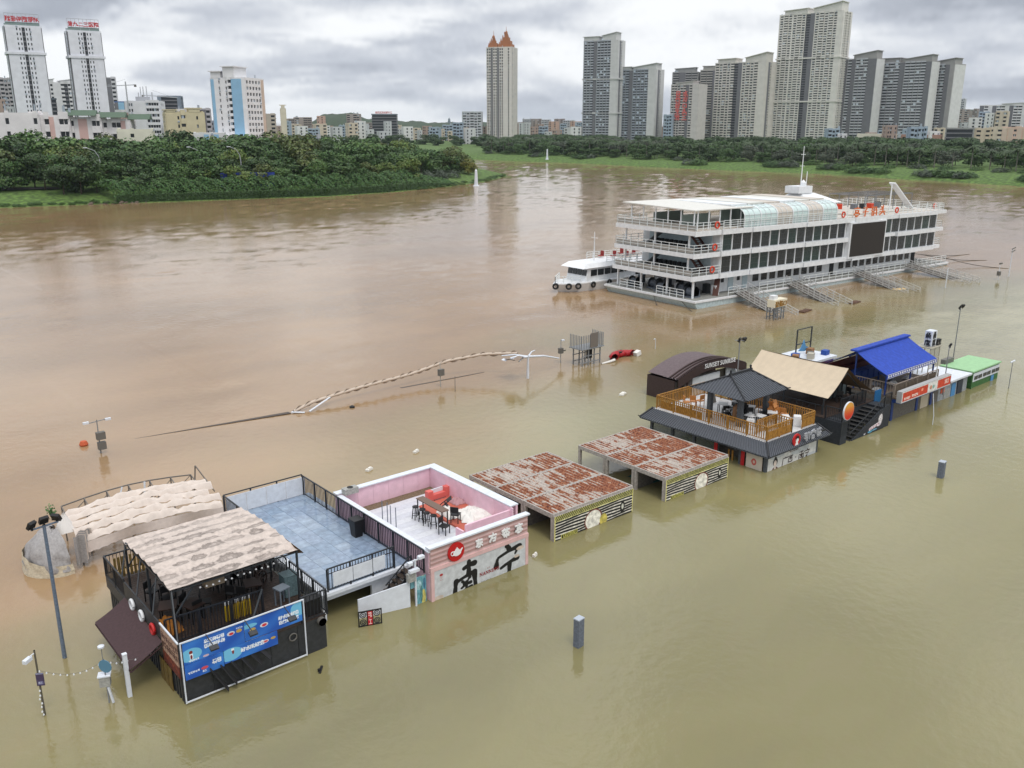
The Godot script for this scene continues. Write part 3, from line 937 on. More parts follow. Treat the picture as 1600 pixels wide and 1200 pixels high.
	for zone in [[0, 30, 5, 150, 185, 760], [184, 335, 13, 172, 200, 640], [425, 760, 34, 190, 206, 980], [800, 912, 12, 192, 207, 1050], [1000, 1050, 4, 180, 205, 1000], [1300, 1480, 12, 197, 212, 800], [1470, 1640, 20, 176, 208, 1000]]:
		for q in zone[2]:
			var ax: float = lerpf(zone[0], zone[1], (q + rng.randf_range(0.1, 0.9)) / zone[2])
			var az := deg_to_rad(40.0) + atan((ax - 800.0) / 1456.0)
			var dd: float = zone[5] * rng.randf_range(0.85, 1.15)
			var hh: float = CAM_HEIGHT + (195.0 - rng.randf_range(zone[3], zone[4])) / 1456.0 * dd * cos(az - deg_to_rad(40.0))
			var kk := rng.randi() % 5
			tower("town_house", "%s in the %s" % [["small pale grey block", "small white house", "small beige block", "small brownish block", "small bluish block"][kk], "strip of town at the left edge" if ax < 100 else "cluster of town right of the two white towers" if ax < 400 else "strip of town behind the left wood" if ax < 780 else "strip of town right of the orange crowned tower" if ax < 950 else "gap left of the red lettered tower" if ax < 1100 else "strip of town under the dark towers" if ax < 1480 else "town at the far right"], [sin(az) * dd, -cos(az) * dd, dd * rng.randf_range(8, 17) / 1456.0, maxf(hh, 9.0), -rad_to_deg(az)], 9, rng.randf_range(-25, 25), clampi(int(hh / 3.2), 2, 12), ["wsws", "swsw", "bsb", "wwsw", "bwb"][kk], "sws", [Color(0.76, 0.77, 0.78), Color(0.86, 0.86, 0.86), Color(0.80, 0.75, 0.68), Color(0.66, 0.58, 0.54), Color(0.62, 0.68, 0.74)][kk], {"group": "small town buildings"})
	o = tower("office_block", "dark glass slab with a red roof sign on the far bank", [533, -846, 26.5, 31.6, -32.2], 12, -5, 10, "dddddddddddd", "ddd", Color(0.42, 0.46, 0.5), {"glass": 0})
	var sg := MB.new()
	for k in 8: glyph_solid(sg, "自然生活水好方三"[k], Transform3D(Basis(), Vector3(-9 + k * 2.2, 29.8, 0)), 1.9, 0.4, 0.3)
	part(sg, "letters", mat("sign_pale_red", Color(0.75, 0.42, 0.42), 0.6), o)
	# tower with orange stepped crowns
	o = tower("crowned_tower", "slender pale tower with two stepped orange crowns", [569, -697, 24.5, 91.0, -39.2], 20, -16, 34, "wwgwwgwwssws", "wswsw", Color(0.84, 0.82, 0.80), {"span": 0.4})
	var cr := MB.new()
	for q in [[-7.0, -6.0, 0.8], [4.5, -9.0, 1.15]]:
		for k in 4:
			var s: float = (11.0 - k * 2.8) * q[2]
			cr.span(Vector3(q[0] - s / 2, 88.4 + k * 2.7 * q[2], q[1] - s / 2), Vector3(q[0] + s / 2, 88.4 + (k + 1) * 2.7 * q[2], q[1] + s / 2))
			for e in [-1, 1]: cr.lathe(Vector3(q[0] + e * s * 0.42, 88.4 + (k + 1) * 2.7 * q[2], q[1] + s * 0.42), [Vector2(0.6, 0), Vector2(0.5, 1.2), Vector2(0, 2.4)], 6)
		cr.lathe(Vector3(q[0], 88.4 + 10.8 * q[2], q[1]), [Vector2(1.3, 0), Vector2(1.1, 1.6), Vector2(0.25, 3.0), Vector2(0.12, 6.5), Vector2(0, 6.8)], 8)
	part(cr, "crown", mat("orange_roof", Color(0.64, 0.41, 0.25), 0.6, noise_tex("grime", 0.012, 0.92, 1.0, 5), 0.1), o)
	# ---- right bank towers
	var pale := Color(0.80, 0.80, 0.80)
	var warm := Color(0.83, 0.815, 0.79)
	var grey := Color(0.62, 0.61, 0.61)
	tower("apartment_tower", "tall apartment tower with two pale belt courses, first right of the orange crowned tower", [640, -633, 34.5, 96.5, -45.5], 17, -24, 39, "bbbgbbbbss", "sgwss", pale, {"bands": [0.31, 0.64], "wings": [[-0.5, -0.05, 4, 4], [0.05, 0.45, 4.5, 7]], "balcony": Color(0.66, 0.68, 0.71), "pane": Color(0.75, 0.79, 0.84)})
	tower("apartment_tower", "shorter grey apartment tower with slanted roof beside the belted tower", [664, -608, 38.5, 70.5, -47.6], 19, -24, 29, "bbbgbbbbss", "sgwss", pale, {"wings": [[-0.5, -0.15, 3, 3], [-0.1, 0.5, 3, 6]], "balcony": Color(0.62, 0.65, 0.69), "pane": Color(0.74, 0.79, 0.84)})
	tower("apartment_tower", "dark grey tower partly hidden behind the tower with red lettering", [738, -611, 25, 71.0, -50.2], 16, -10, 30, "bgbb", "swws", Color(0.6, 0.6, 0.6), {"wings": [[-0.4, 0.4, 4, 5]], "group": "towers behind the red lettered tower"})
	tower("apartment_tower", "grey tower right behind the tower with red lettering", [752, -588, 24, 72.5, -51.6], 16, -10, 30, "bbgb", "swws", Color(0.66, 0.65, 0.63), {"wings": [[-0.4, 0.4, 4, 4]], "group": "towers behind the red lettered tower"})
	o = tower("apartment_tower", "lower pale tower with red lettering panels on its front", [678, -561, 27.5, 56.2, -50.5], 17, -27, 23, "bbwbbgbss", "sss", Color(0.78, 0.76, 0.75), {"wings": [[-0.3, 0.3, 1.5, 3]]})
	for k in 2:
		for j in 5:
			var rp := MB.new()
			glyph_solid(rp, "自然好生活水方口头三"[k * 5 + j], Transform3D(Basis(), Vector3(-8.0 + k * 7.2, 43.5 - j * 5.2, 1.5)), 4.4, 0.75, 0.3)
			part(rp, "letter", mat("sign_soft_red", Color(0.80, 0.38, 0.36), 0.6), o)
	tower("apartment_tower", "wide warm white tower block with dark centre strip", [724, -535, 49.5, 76.0, -53.5], 22, -24, 31, "bwbwbdgwbwbss", "sgwss", warm, {"wings": [[-0.45, -0.1, 3.5, 4], [0.1, 0.5, 4, 8]]})
	tower("apartment_tower", "tallest tower of the right bank, cream with two belt courses", [757, -487, 57.5, 116.5, -57.2], 22, -22, 54, "wbwwbwdgwbwbws", "swbwbs", Color(0.86, 0.85, 0.825), {"bands": [0.34, 0.67], "wings": [[-0.42, -0.05, 3.5, 4.5], [0.05, 0.48, 4, 8]], "span": 0.5})
	tower("apartment_tower", "dark grey tower with a broad white end wall, right of the tallest tower", [780, -448, 29.0, 77.0, -60.1], 18, -22, 30, "gbgbbbgg", "PPPPP", grey, {"salmon": Color(0.84, 0.84, 0.84), "wings": [[-0.2, 0.5, 4, 7]], "balcony": Color(0.72, 0.73, 0.75), "pane": Color(0.74, 0.78, 0.82)})
	tower("apartment_tower", "wide dark grey tower between two white end walls", [807, -420, 45.5, 74.0, -62.3], 18, -22, 29, "gbbbgbbbbg", "PPPPP", grey, {"salmon": Color(0.84, 0.84, 0.84), "wings": [[-0.5, -0.1, 4, 4], [-0.05, 0.5, 3, 6]], "balcony": Color(0.72, 0.73, 0.75), "pane": Color(0.74, 0.78, 0.82)})
	tower("apartment_tower", "narrow dark grey tower with a white end wall at the right end of the row", [831, -397, 19.5, 72.0, -64.4], 20, -26, 28, "gbbgs", "PPPPP", grey, {"salmon": Color(0.84, 0.84, 0.84), "wings": [[-0.3, 0.5, 3, 5]], "balcony": Color(0.72, 0.73, 0.75)})
	tower("apartment_tower", "slim white tower with bluish windows at the right end of the dark row", [904, -424, 11, 63.5, -64.9], 12, -10, 22, "wws", "swws", Color(0.84, 0.87, 0.9), {"glass": 1})
	tower("apartment_block", "white and dark striped apartment block at the far right", [926, -377, 47.3, 38.5, -67.9], 16, -12, 14, "gbsgbbsgbbsgb", "swws", Color(0.86, 0.86, 0.86), {"wings": [[-0.1, 0.4, 2, 3]]})
	# low houses at the foot of the right towers
	for k in 7:
		var ax: float = [1370, 1440, 1500, 1530, 1556, 1580, 1610][k]
		var az := deg_to_rad(40.0) + atan((ax - 800.0) / 1456.0)
		tower("apartment_house", ["low cream house with brown roof below the dark towers", "low brown roofed house below the dark towers", "low concrete frame house at the foot of the slim white tower", "low beige house left of centre at the far right", "low beige house with brown stripes at the far right", "low salmon house at the far right", "low beige house cut by the right picture edge"][k], [sin(az) * 740, -cos(az) * 740, [26, 26, 18, 15, 14, 14, 18][k], [14.0, 13.5, 18.5, 18.0, 18.5, 19.0, 19.0][k], -rad_to_deg(az)], 10, -8, [3, 3, 5, 5, 5, 5, 5][k], ["swwsws", "wswsws", "dddd", "bsbsb", "PbsbP", "PwPwP", "bsbsb"][k], "swws", [Color(0.84, 0.82, 0.76), Color(0.66, 0.52, 0.46), Color(0.6, 0.6, 0.6), Color(0.8, 0.74, 0.66), Color(0.82, 0.77, 0.7), Color(0.84, 0.72, 0.66), Color(0.8, 0.75, 0.68)][k], {"span": 0.55})

func hills() -> void:
	var n := FastNoiseLite.new()
	n.seed = 12; n.frequency = 0.004; n.fractal_octaves = 4
	# ridges given as heading, height, far away beyond the city
	for q in [["hill_far_left", 2200.0, [[24.0, 8], [26.8, 14], [27.8, 24], [28.6, 38], [29.4, 41], [30.3, 39], [31.2, 31], [32.2, 29], [33.6, 24], [35.5, 18], [38, 8]]], ["hill_far_middle", 2600.0, [[32, 8], [34.0, 16], [35.2, 22], [36.3, 23], [38.0, 22], [40, 14], [44, 8]]], ["hill_far_right", 3000.0, [[62, 14], [64.5, 44], [66.0, 58], [68.5, 50], [72, 36], [80, 20]]]]:
		var m := MB.new()
		var prof: Array = q[2]
		var f := func(u: float, v: float) -> Vector3:
			var a := lerpf(prof[0][0], prof[-1][0], u)
			var h := 0.0
			for k in prof.size() - 1:
				if a >= prof[k][0] and a <= prof[k + 1][0]:
					h = lerpf(prof[k][1], prof[k + 1][1], smoothstep(0.0, 1.0, (a - prof[k][0]) / (prof[k + 1][0] - prof[k][0])))
			var d: float = q[1] + (v - 0.5) * 700.0
			var e := sin(PI * v)
			var p := Vector3(sin(deg_to_rad(a)) * d, 4.0 + h * e, -cos(deg_to_rad(a)) * d)
			p.y += n.get_noise_2d(p.x * 3.0, p.z * 3.0) * 9.0 * e * sin(PI * u)
			return p
		m.grid(f, 90, 12)
		setting(m, q[0], mat("hill_wood", Color(0.23, 0.33, 0.16), 1.0, noise_tex("grass", 0.02, 0.45, 1.0, 5), 0.01))
	# pavilion tower on the middle hill
	var a2 := deg_to_rad(36.15)
	var p2 := Vector3(sin(a2) * 2600, 24, -cos(a2) * 2600)
	var t := MB.new(p2)
	for k in 4: t.lathe(p2 + Vector3(0, k * 4.0 - 4, 0), [Vector2(4.6 - k * 0.5, 0), Vector2(4.6 - k * 0.5, 3.0), Vector2(6.0 - k * 0.5, 3.2), Vector2(4.0 - k * 0.5, 4.0)], 8)
	t.lathe(p2 + Vector3(0, 12, 0), [Vector2(3.5, 0), Vector2(0.6, 3.0), Vector2(0, 6)], 8)
	solo(t, "pagoda", mat("pagoda_grey", Color(0.42, 0.47, 0.5), 0.8), "tiny pagoda on top of the distant wooded hill", "pagoda")

# ---- the moored three-deck ship
func ring_pts(m: Vector3, r: float, ax: Vector3, ay: Vector3, n := 14) -> Array:
	var p := []
	for k in n + 1: p.append(m + (ax * cos(TAU * k / n) + ay * sin(TAU * k / n)) * r)
	return p

func pipe_rail(parent: Node3D, pts: Array, h: float, m: Material, gap := 1.4, rows := 3, r := 0.03) -> void:
	# open pipe railing in one piece (pipes thinner than a pixel or two)
	var b := MB.new()
	for i in pts.size() - 1:
		var a: Vector3 = pts[i]
		var e: Vector3 = pts[i + 1]
		for k in rows: b.bar(a + Vector3.UP * h * (k + 1) / rows, e + Vector3.UP * h * (k + 1) / rows, r * 2, r * 2)
		var n := maxi(1, roundi(a.distance_to(e) / gap))
		for k in n + 1: b.bar(a.lerp(e, float(k) / n), a.lerp(e, float(k) / n) + Vector3.UP * (h - r), r * 2.2, r * 2.2)
	part(b, "railing", m, parent)

func ship() -> void:
	var gr := noise_tex("hullgrime", 0.02, 0.92, 1.0, 5)
	var wh := mat("ship_white", Color(0.91, 0.92, 0.93), 0.45, gr, 0.12)
	var hullm := mat("ship_hull", Color(0.80, 0.88, 0.90), 0.5, noise_tex("hullgrime2", 0.03, 0.8, 1.0, 5), 0.15)
	var dark := mat("ship_dark", Color(0.10, 0.11, 0.12), 0.7)
	var glass := mat("ship_glass", Color(0.15, 0.16, 0.165), 0.12)
	var glass2 := mat("ship_glass_green", Color(0.12, 0.20, 0.185), 0.1)
	var deck := mat("ship_deck", Color(0.55, 0.55, 0.53), 0.85, gr, 0.2)
	var tan := mat("ship_roof_tan", Color(0.78, 0.75, 0.71), 0.8, gr, 0.15)
	var orange := mat("ring_orange", Color(0.80, 0.24, 0.10), 0.6)
	var pale := mat("ship_pale_blue", Color(0.74, 0.81, 0.84), 0.6, gr, 0.2)
	var pipe := mat("ship_pipe", Color(0.86, 0.88, 0.88), 0.5)
	var s := thing("pleasure_ship", "large white three-deck pleasure ship moored in the river", "ship", Vector3(84.3, 0, -66.6))
	s.rotation = Vector3(0, deg_to_rad(-2.6), deg_to_rad(-0.55))
	var L := 59.0
	var B := -15.5
	# hull with raked ends
	var h := MB.new()
	h.hexa([Vector3(1.6, -1.6, -0.1), Vector3(L - 1.5, -1.6, -0.1), Vector3(L - 1.5, -1.6, B + 0.1), Vector3(1.6, -1.6, B + 0.1), Vector3(0, 0.75, 0), Vector3(L, 0.75, 0), Vector3(L, 0.75, B), Vector3(0, 0.75, B)])
	part(h, "hull", hullm, s)
	var fd := MB.new()
	fd.span(Vector3(-0.15, 0.76, 0.15), Vector3(L + 0.15, 1.0, B - 0.15))
	part(fd, "main_deck", wh, s)
	var fl := MB.new()
	fl.span(Vector3(0.1, 1.005, -0.1), Vector3(L - 0.1, 1.02, B + 0.1))
	part(fl, "deck_floor", deck, s)
	# deck slabs with stepped edges
	var tops := [3.72, 6.41, 9.05]
	for k in 3:
		var y: float = tops[k]
		var sl := MB.new()
		sl.span(Vector3(0.2 + k * 0.15, y - 0.5, -1.0), Vector3(L - 1.2 + k * 0.4, y, B + 1.0))
		var x := 5.2
		var q := 0
		while x < L - 3.5:
			var e := minf(x + 5.6, L - 3.2)
			if not (k == 1 and x > 31 and x < 40):
				sl.span(Vector3(x, y - 0.56, -1.0 + 0.25 + 0.16 * (q % 2)), Vector3(e - 0.04, y + 0.02, -1.0))
			x += 5.6; q += 1
		sl.span(Vector3(0.15 + k * 0.15, y - 0.56, -0.92), Vector3(5.1, y + 0.03, -1.0))
		part(sl, "deck_slab", wh, s)
		var df := MB.new()
		df.span(Vector3(0.35 + k * 0.15, y + 0.005, -1.1), Vector3(6.0 if k < 2 else L - 1.2, y + 0.02, B + 1.1))
		part(df, "deck_floor", deck if k < 2 else tan, s)
		# railing round the bow of the deck
		pipe_rail(s, [Vector3(5.6, y + 0.02, -1.1), Vector3(0.4 + k * 0.15, y + 0.02, -1.1), Vector3(0.4 + k * 0.15, y + 0.02, B + 1.1), Vector3(6, y + 0.02, B + 1.1)], 1.0, pipe, 1.35, 3)
		# kick panel behind the rail
		var kp := MB.new()
		kp.span(Vector3(0.46 + k * 0.15, y + 0.1, -1.2), Vector3(0.49 + k * 0.15, y + 0.62, B + 1.2))
		part(kp, "rail_panel", mat("ship_panel", Color(0.62, 0.60, 0.57), 0.6), s)
		for z in ([-1.05] if k < 2 else [-1.05]):
			var lr := MB.new()
			lr.tube(ring_pts(Vector3(3.9 + k * 0.2, y + 0.62, z + 0.08), 0.36, Vector3.RIGHT, Vector3.UP), 0.1, 6)
			part(lr, "life_ring", orange, s)
	# houses of each level
	for k in 3:
		var y0: float = 1.02 if k == 0 else tops[k - 1] + 0.02
		var y1: float = tops[k] - 0.5
		var hs := MB.new()
		var x0 := 7.0 if k == 0 else 5.4
		var zf := -2.6 if k == 0 else -1.25
		hs.span(Vector3(x0, y0, zf), Vector3(L - (6.0 if k == 0 else 2.8), y1, B - zf))
		part(hs, "deckhouse", wh, s)
		if k > 0:
			# window strip: every pane its own piece, mullions between
			var runs := [[5.6, 31.6, 14], [41.2, 56.0, 7]]
			for r in runs:
				var w: float = (r[1] - r[0]) / r[2]
				for i in r[2]:
					var xc: float = r[0] + (i + 0.5) * w
					var gm := glass2 if (i * 7 + k * 3) % 5 == 1 or (i * 5 + k) % 7 == 2 else glass
					piece("window_pane", gm, s, Vector3(xc, (y0 + y1) / 2 + 0.02, zf + 0.04), Vector3(w - 0.22, y1 - y0 - 0.1, 0.06), Vector3.ZERO, Vector3.ZERO)
				var mu := MB.new()
				for i in r[2] + 1:
					var xm: float = r[0] + i * w
					mu.span(Vector3(xm - 0.07, y0, zf + 0.005), Vector3(xm + 0.07, y1, zf + 0.16))
				part(mu, "mullions", wh, s, "stuff")
				var th := MB.new()
				for i in r[2]:
					for j in 2: th.span(Vector3(r[0] + i * w + 0.1, y0 + (y1 - y0) * (j + 1) / 3.0, zf + 0.072), Vector3(r[0] + (i + 1) * w - 0.1, y0 + (y1 - y0) * (j + 1) / 3.0 + 0.03, zf + 0.085))
					th.span(Vector3(r[0] + (i + 0.5) * w, y0 + 0.05, zf + 0.072), Vector3(r[0] + (i + 0.5) * w + 0.03, y1 - 0.05, zf + 0.083))
				part(th, "glazing_bars", mat("ship_bars", Color(0.24, 0.25, 0.26), 0.5), s, "stuff")
			# bow wall: pale blue panels, stair and door
			var bw := MB.new()
			bw.span(Vector3(5.3, y0, -2.5), Vector3(5.38, y1 - 0.02, B + 2.5))
			part(bw, "bow_wall", pale, s)
			var st := MB.new()
			for i in 9:
				var u := i / 9.0
				st.box(Vector3(4.3, lerpf(y1 + 0.3, y0 + 0.1, u), lerpf(-5.2, -2.8, u)), Vector3(1.0, 0.06, 0.34))
			st.bar(Vector3(3.78, y1 + 0.3, -5.3), Vector3(3.78, y0, -2.6), 0.08, 0.3)
			st.bar(Vector3(4.82, y1 + 0.3, -5.3), Vector3(4.82, y0, -2.6), 0.08, 0.3)
			part(st, "stair", mat("ship_stair", Color(0.30, 0.17, 0.13), 0.7), s)
			var st2 := MB.new()
			st2.bar(Vector3(4.3, y1 + 0.3, -9.0), Vector3(4.3, y0, -12.3), 1.0, 0.12)
			part(st2, "stair", mat("ship_stair_grey", Color(0.45, 0.47, 0.48), 0.7), s)
			var cl := MB.new()
			for z in [-2.4, -8, B + 2.4]: cl.span(Vector3(1.0, y0, z - 0.09), Vector3(1.18, y1, z + 0.09))
			part(cl, "columns", wh, s, "stuff")
			var ch := MB.new()
			for i in 7: ch.box(Vector3(4.9, y0 + 0.4, -6.4 - i * 0.8), Vector3(0.4, 0.7, 0.4))
			part(ch, "stacked_chairs", dark, s, "stuff")
	# LED screen over two levels
	var led := MB.new()
	led.span(Vector3(32.0, 3.5, -1.2), Vector3(41.0, 8.5, -0.55))
	part(led, "screen_casing", wh, s)
	var scr := MB.new()
	scr.span(Vector3(32.3, 3.75, -0.55), Vector3(40.7, 8.3, -0.5))
	var led_face := part(scr, "screen", mat("led_screen", Color(0.17, 0.145, 0.125), 0.6, noise_tex("led", 0.3, 0.85, 1.0, 2, 256), 0.5), s)
	# main deck side: windows and doors
	for i in 22:
		var x := 14.5 + i * 1.75
		if i in [9, 10]: continue
		piece("window_pane", glass, s, Vector3(x, 2.35, -2.57), Vector3(1.15, 1.15, 0.06), Vector3.ZERO, Vector3.ZERO)
	for x in [9.5, 12.3, 31.4, 53.0]:
		piece("door", dark if x > 30 else pale, s, Vector3(x, 2.02, -2.56), Vector3(0.95, 1.98, 0.07), Vector3.ZERO, Vector3.ZERO)
	for x in [7.9, 11.0]: piece("porthole", dark, s, Vector3(x, 2.5, -2.56), Vector3(0.5, 0.6, 0.07), Vector3.ZERO, Vector3.ZERO)
	for r in [[6.2, 9.6], [12.2, 18.8], [21.2, 33.5], [36.0, 47.0], [50.0, 58.5]]:
		pipe_rail(s, [Vector3(r[0], 1.02, -0.12), Vector3(r[1], 1.02, -0.12)], 1.05, pipe, 1.5, 3)
	pipe_rail(s, [Vector3(0.2, 1.02, -2.0), Vector3(0.2, 1.02, -6.5)], 1.0, pipe, 1.2, 3)
	pipe_rail(s, [Vector3(0.2, 1.02, -9.0), Vector3(0.2, 1.02, -13.0)], 1.0, pipe, 1.2, 3)
	# bow machinery: winches, bollards, lockers
	rng.seed = 61
	for i in 5:
		var w := MB.new()
		var p := Vector3(1.8 + 1.2 * (i % 2), 1.65, -2.2 - i * 2.4)
		w.tube([p + Vector3(0, 0, -0.55), p + Vector3(0, 0, 0.55)], 0.5, 14)
		for e in [-0.6, 0.6]: w.tube([p + Vector3(0, 0, e - 0.04), p + Vector3(0, 0, e + 0.04)], 0.72, 16)
		w.box(p + Vector3(0.75, -0.25, 0), Vector3(0.6, 0.8, 0.9))
		w.box(p + Vector3(0, -0.55, 0), Vector3(1.6, 0.16, 1.5))
		part(w, "winch", mat("winch_grey", Color(0.35, 0.38, 0.42), 0.5), s)
	for i in 9:
		var w := MB.new()
		var p := Vector3(rng.randf_range(3.4, 6.4), 1.02, -1.6 - i * 1.5)
		w.box(p + Vector3(0, 0.55, 0), Vector3(0.7, rng.randf_range(0.8, 1.5), 0.7))
		part(w, "locker", [wh, dark, mat("winch_grey")][i % 3], s)
	var inside := MB.new()
	inside.span(Vector3(6.8, 1.02, -3.0), Vector3(6.95, 3.1, B + 3.0))
	part(inside, "engine_bulkhead", wh, s)
	var mst := MB.new()
	mst.bar(Vector3(5.8, 3.2, -1.6), Vector3(4.8, 1.0, -1.0), 0.7, 0.08)
	part(mst, "stair", mat("ship_stair"), s)
	var cols := MB.new()
	for z in [-1.3, -5.5, -10, B + 1.3]: cols.span(Vector3(0.9, 1.02, z - 0.1), Vector3(1.1, 3.2, z + 0.1))
	part(cols, "columns", wh, s, "stuff")
	# top deck: canopy on posts, glazed arcade, roofs
	var top: float = tops[2]
	var can := MB.new()
	can.hexa([Vector3(1.2, 11.35, -1.9), Vector3(12.2, 11.35, -1.9), Vector3(12.2, 11.6, B + 1.4), Vector3(1.2, 11.6, B + 1.4), Vector3(1.2, 11.47, -1.9), Vector3(12.2, 11.47, -1.9), Vector3(12.2, 11.72, B + 1.4), Vector3(1.2, 11.72, B + 1.4)])
	part(can, "canopy", mat("ship_canopy", Color(0.85, 0.845, 0.82), 0.7, gr, 0.2), s)
	var cp := MB.new()
	for i in 6: cp.bar(Vector3(1.5, top, -2.2 - i * 2.1), Vector3(1.5, 11.36, -2.2 - i * 2.1), 0.12, 0.12)
	for i in 5: cp.bar(Vector3(2.0 + i * 2.0, top, -2.1), Vector3(2.0 + i * 2.0, 11.36, -2.1), 0.12, 0.12)
	part(cp, "canopy_posts", wh, s, "stuff")
	var tg := MB.new()
	for i in 2: tg.span(Vector3(3.5, top + 0.05, -6.2 - i * 4.6), Vector3(9.0, top + 1.5, -6.1 - i * 4.6))
	part(tg, "glass_screens", mat("pale_glass", Color(0.60, 0.66, 0.64), 0.2), s)
	for i in 6:
		var x := 9.6 + i * 3.3
		# one bay of the arcade: upright then curving back over the deck
		var bay := MB.new()
		var f := func(u: float, v: float) -> Vector3:
			var a := clampf((v - 0.45) / 0.55, 0.0, 1.0) * PI / 2
			return Vector3(lerpf(x, x + 3.24, u), top + minf(v / 0.45, 1.0) * 1.35 + sin(a) * 1.15, -1.25 - (1 - cos(a)) * 2.2)
		bay.grid(f, 2, 12, 0.05)
		part(bay, "arcade_bay", tan if i in [2, 4] else mat("arcade_glass", Color(0.76, 0.83, 0.82), 0.15), s)
		var rb := MB.new()
		for e in [0.0, 1.0, 2.0, 3.22]:
			var pts := []
			for k in 9: pts.append((f.call(e / 3.24, k / 8.0) as Vector3) + Vector3(0, 0.03, 0.05))
			rb.tube(pts, 0.06 if e in [0.0, 3.22] else 0.035, 5)
		for k in [3, 6, 9]: rb.bar((f.call(0.0, k / 12.0) as Vector3) + Vector3(0, 0, 0.06), (f.call(1.0, k / 12.0) as Vector3) + Vector3(0, 0, 0.06), 0.05, 0.05)
		part(rb, "arcade_ribs", wh, s, "stuff")
		var rf := MB.new()
		rf.span(Vector3(x + 0.05, 11.55 + 0.03 * (i % 2), -3.5), Vector3(x + 3.2, 11.72 + 0.05 * (i % 2), B + 2.0))
		part(rf, "roof_panel", [wh, mat("ship_canopy"), tan][i % 3], s)
	var rc := MB.new()
	rc.span(Vector3(9.6, top, -5.0), Vector3(29.2, 11.5, -5.15))
	part(rc, "saloon_wall", mat("pale_glass"), s)
	pipe_rail(s, [Vector3(5.6, top + 0.02, -1.05), Vector3(L - 1.4, top + 0.02, -1.05), Vector3(L - 1.4, top + 0.02, B + 1.1), Vector3(30, top + 0.02, B + 1.1)], 1.05, pipe, 1.3, 4)
	# wheelhouse with hipped roof and mast
	var wp := MB.new()
	wp.span(Vector3(31, top, -7.5), Vector3(38.5, 10.6, -12.5))
	wp.hexa([Vector3(30.6, 10.6, -7.1), Vector3(39.4, 10.6, -7.1), Vector3(39.4, 10.6, -12.9), Vector3(30.6, 10.6, -12.9), Vector3(32.0, 12.0, -9.0), Vector3(35, 12.0, -9.0), Vector3(35, 12.0, -11), Vector3(32.0, 12.0, -11)])
	wp.span(Vector3(31.0, 12.0, -8.8), Vector3(34.2, 13.0, -11.2))
	part(wp, "wheelhouse", wh, s)
	var ms := MB.new()
	ms.tube([Vector3(33, 13, -10), Vector3(33, 18.6, -10)], 0.09, 6, 0.04)
	ms.tube([Vector3(34.3, 13, -10), Vector3(34.3, 15, -10)], 0.06, 6)
	for y in [15.8, 17.4]: ms.bar(Vector3(32.5, y, -10), Vector3(33.5, y, -10), 0.06, 0.06)
	ms.lathe(Vector3(33, 13, -9.6), [Vector2(0.35, 0), Vector2(0.4, 0.5), Vector2(0, 0.9)], 10)
	part(ms, "mast", wh, s)
	# aft sun deck: frame, chute, letters
	var fr := MB.new()
	for i in 6:
		fr.bar(Vector3(42 + i * 2.6, top, -5.0), Vector3(42 + i * 2.6, 11.5, -5.0), 0.09, 0.09)
		fr.bar(Vector3(42 + i * 2.6, top, -11), Vector3(42 + i * 2.6, 11.5, -11), 0.09, 0.09)
		fr.bar(Vector3(42 + i * 2.6, 11.5, -5.0), Vector3(42 + i * 2.6, 11.5, -11), 0.09, 0.09)
	fr.bar(Vector3(42, 11.5, -5.0), Vector3(55, 11.5, -5.0), 0.1, 0.1); fr.bar(Vector3(42, 11.5, -11), Vector3(55, 11.5, -11), 0.1, 0.1)
	part(fr, "awning_frame", mat("frame_grey", Color(0.42, 0.44, 0.46), 0.5), s)
	var cs := MB.new()
	cs.bar(Vector3(47.5, 13.3, -4.2), Vector3(53.5, top + 0.3, -4.2), 1.0, 0.18)
	cs.bar(Vector3(47.5, top, -4.2), Vector3(47.5, 13.3, -4.2), 0.14, 0.14)
	part(cs, "chute", wh, s)
	var dk := MB.new()
	dk.span(Vector3(36, top + 0.04, -3.2), Vector3(53, top + 0.2, -13))
	part(dk, "stage_deck", tan, s)
	rng.seed = 9
	for i in 7:
		var b := MB.new()
		b.box(Vector3(41 + i * 1.9, top + 0.55, -6.0 - rng.randf() * 4), Vector3(0.9, 0.8, 0.8), Basis(Vector3.UP, rng.randf()))
		part(b, "deck_chair", [dark, orange, mat("frame_grey")][i % 3], s)
	for k in 4:
		var g := MB.new()
		glyph_solid(g, "亭子码头"[k], Transform3D(Basis(), Vector3(32.8 + k * 2.15, top + 0.2, -0.78)), 1.25, 0.125, 0.12)
		part(g, "letter", mat("letter_orange", Color(0.84, 0.42, 0.16), 0.5), s)
	for q in [[44.0, 9.65, -0.95], [30.5, 9.65, -0.95], [L - 1.4, 9.6, -2.5], [L - 0.9, 6.9, -2.6], [L - 0.9, 4.2, -2.6]]:
		var lr := MB.new()
		lr.tube(ring_pts(Vector3(q[0], q[1], q[2]), 0.36, Vector3.RIGHT, Vector3.UP), 0.1, 6)
		part(lr, "life_ring", orange, s)
	for k in 2: pipe_rail(s, [Vector3(L - 2.8, tops[k] + 0.02, -1.3), Vector3(L - 1.0, tops[k] + 0.02, -1.3), Vector3(L - 1.0, tops[k] + 0.02, B + 1.3)], 1.0, pipe, 1.4, 3)
	# ---- gangways down into the water
	var gs := mat("gang_steel", Color(0.80, 0.80, 0.79), 0.5, gr, 0.4)
	var ends := [[Vector3(93.2, 1.15, -66.6), Vector3(90.0, -0.5, -57.2), "gangway nearest the boarding sign, running from the ship into the water"], [Vector3(103.6, 1.15, -66.0), Vector3(100.4, -0.5, -56.4), "second gangway from the ship's bow, running into the water"], [Vector3(118.5, 1.1, -65.0), Vector3(115.6, -0.5, -55.4), "third gangway from the ship's bow, with a yellow end"], [Vector3(131.5, 1.0, -64.2), Vector3(129.6, -0.5, -53.6), "gangway at the ship's stern, running into the water"]]
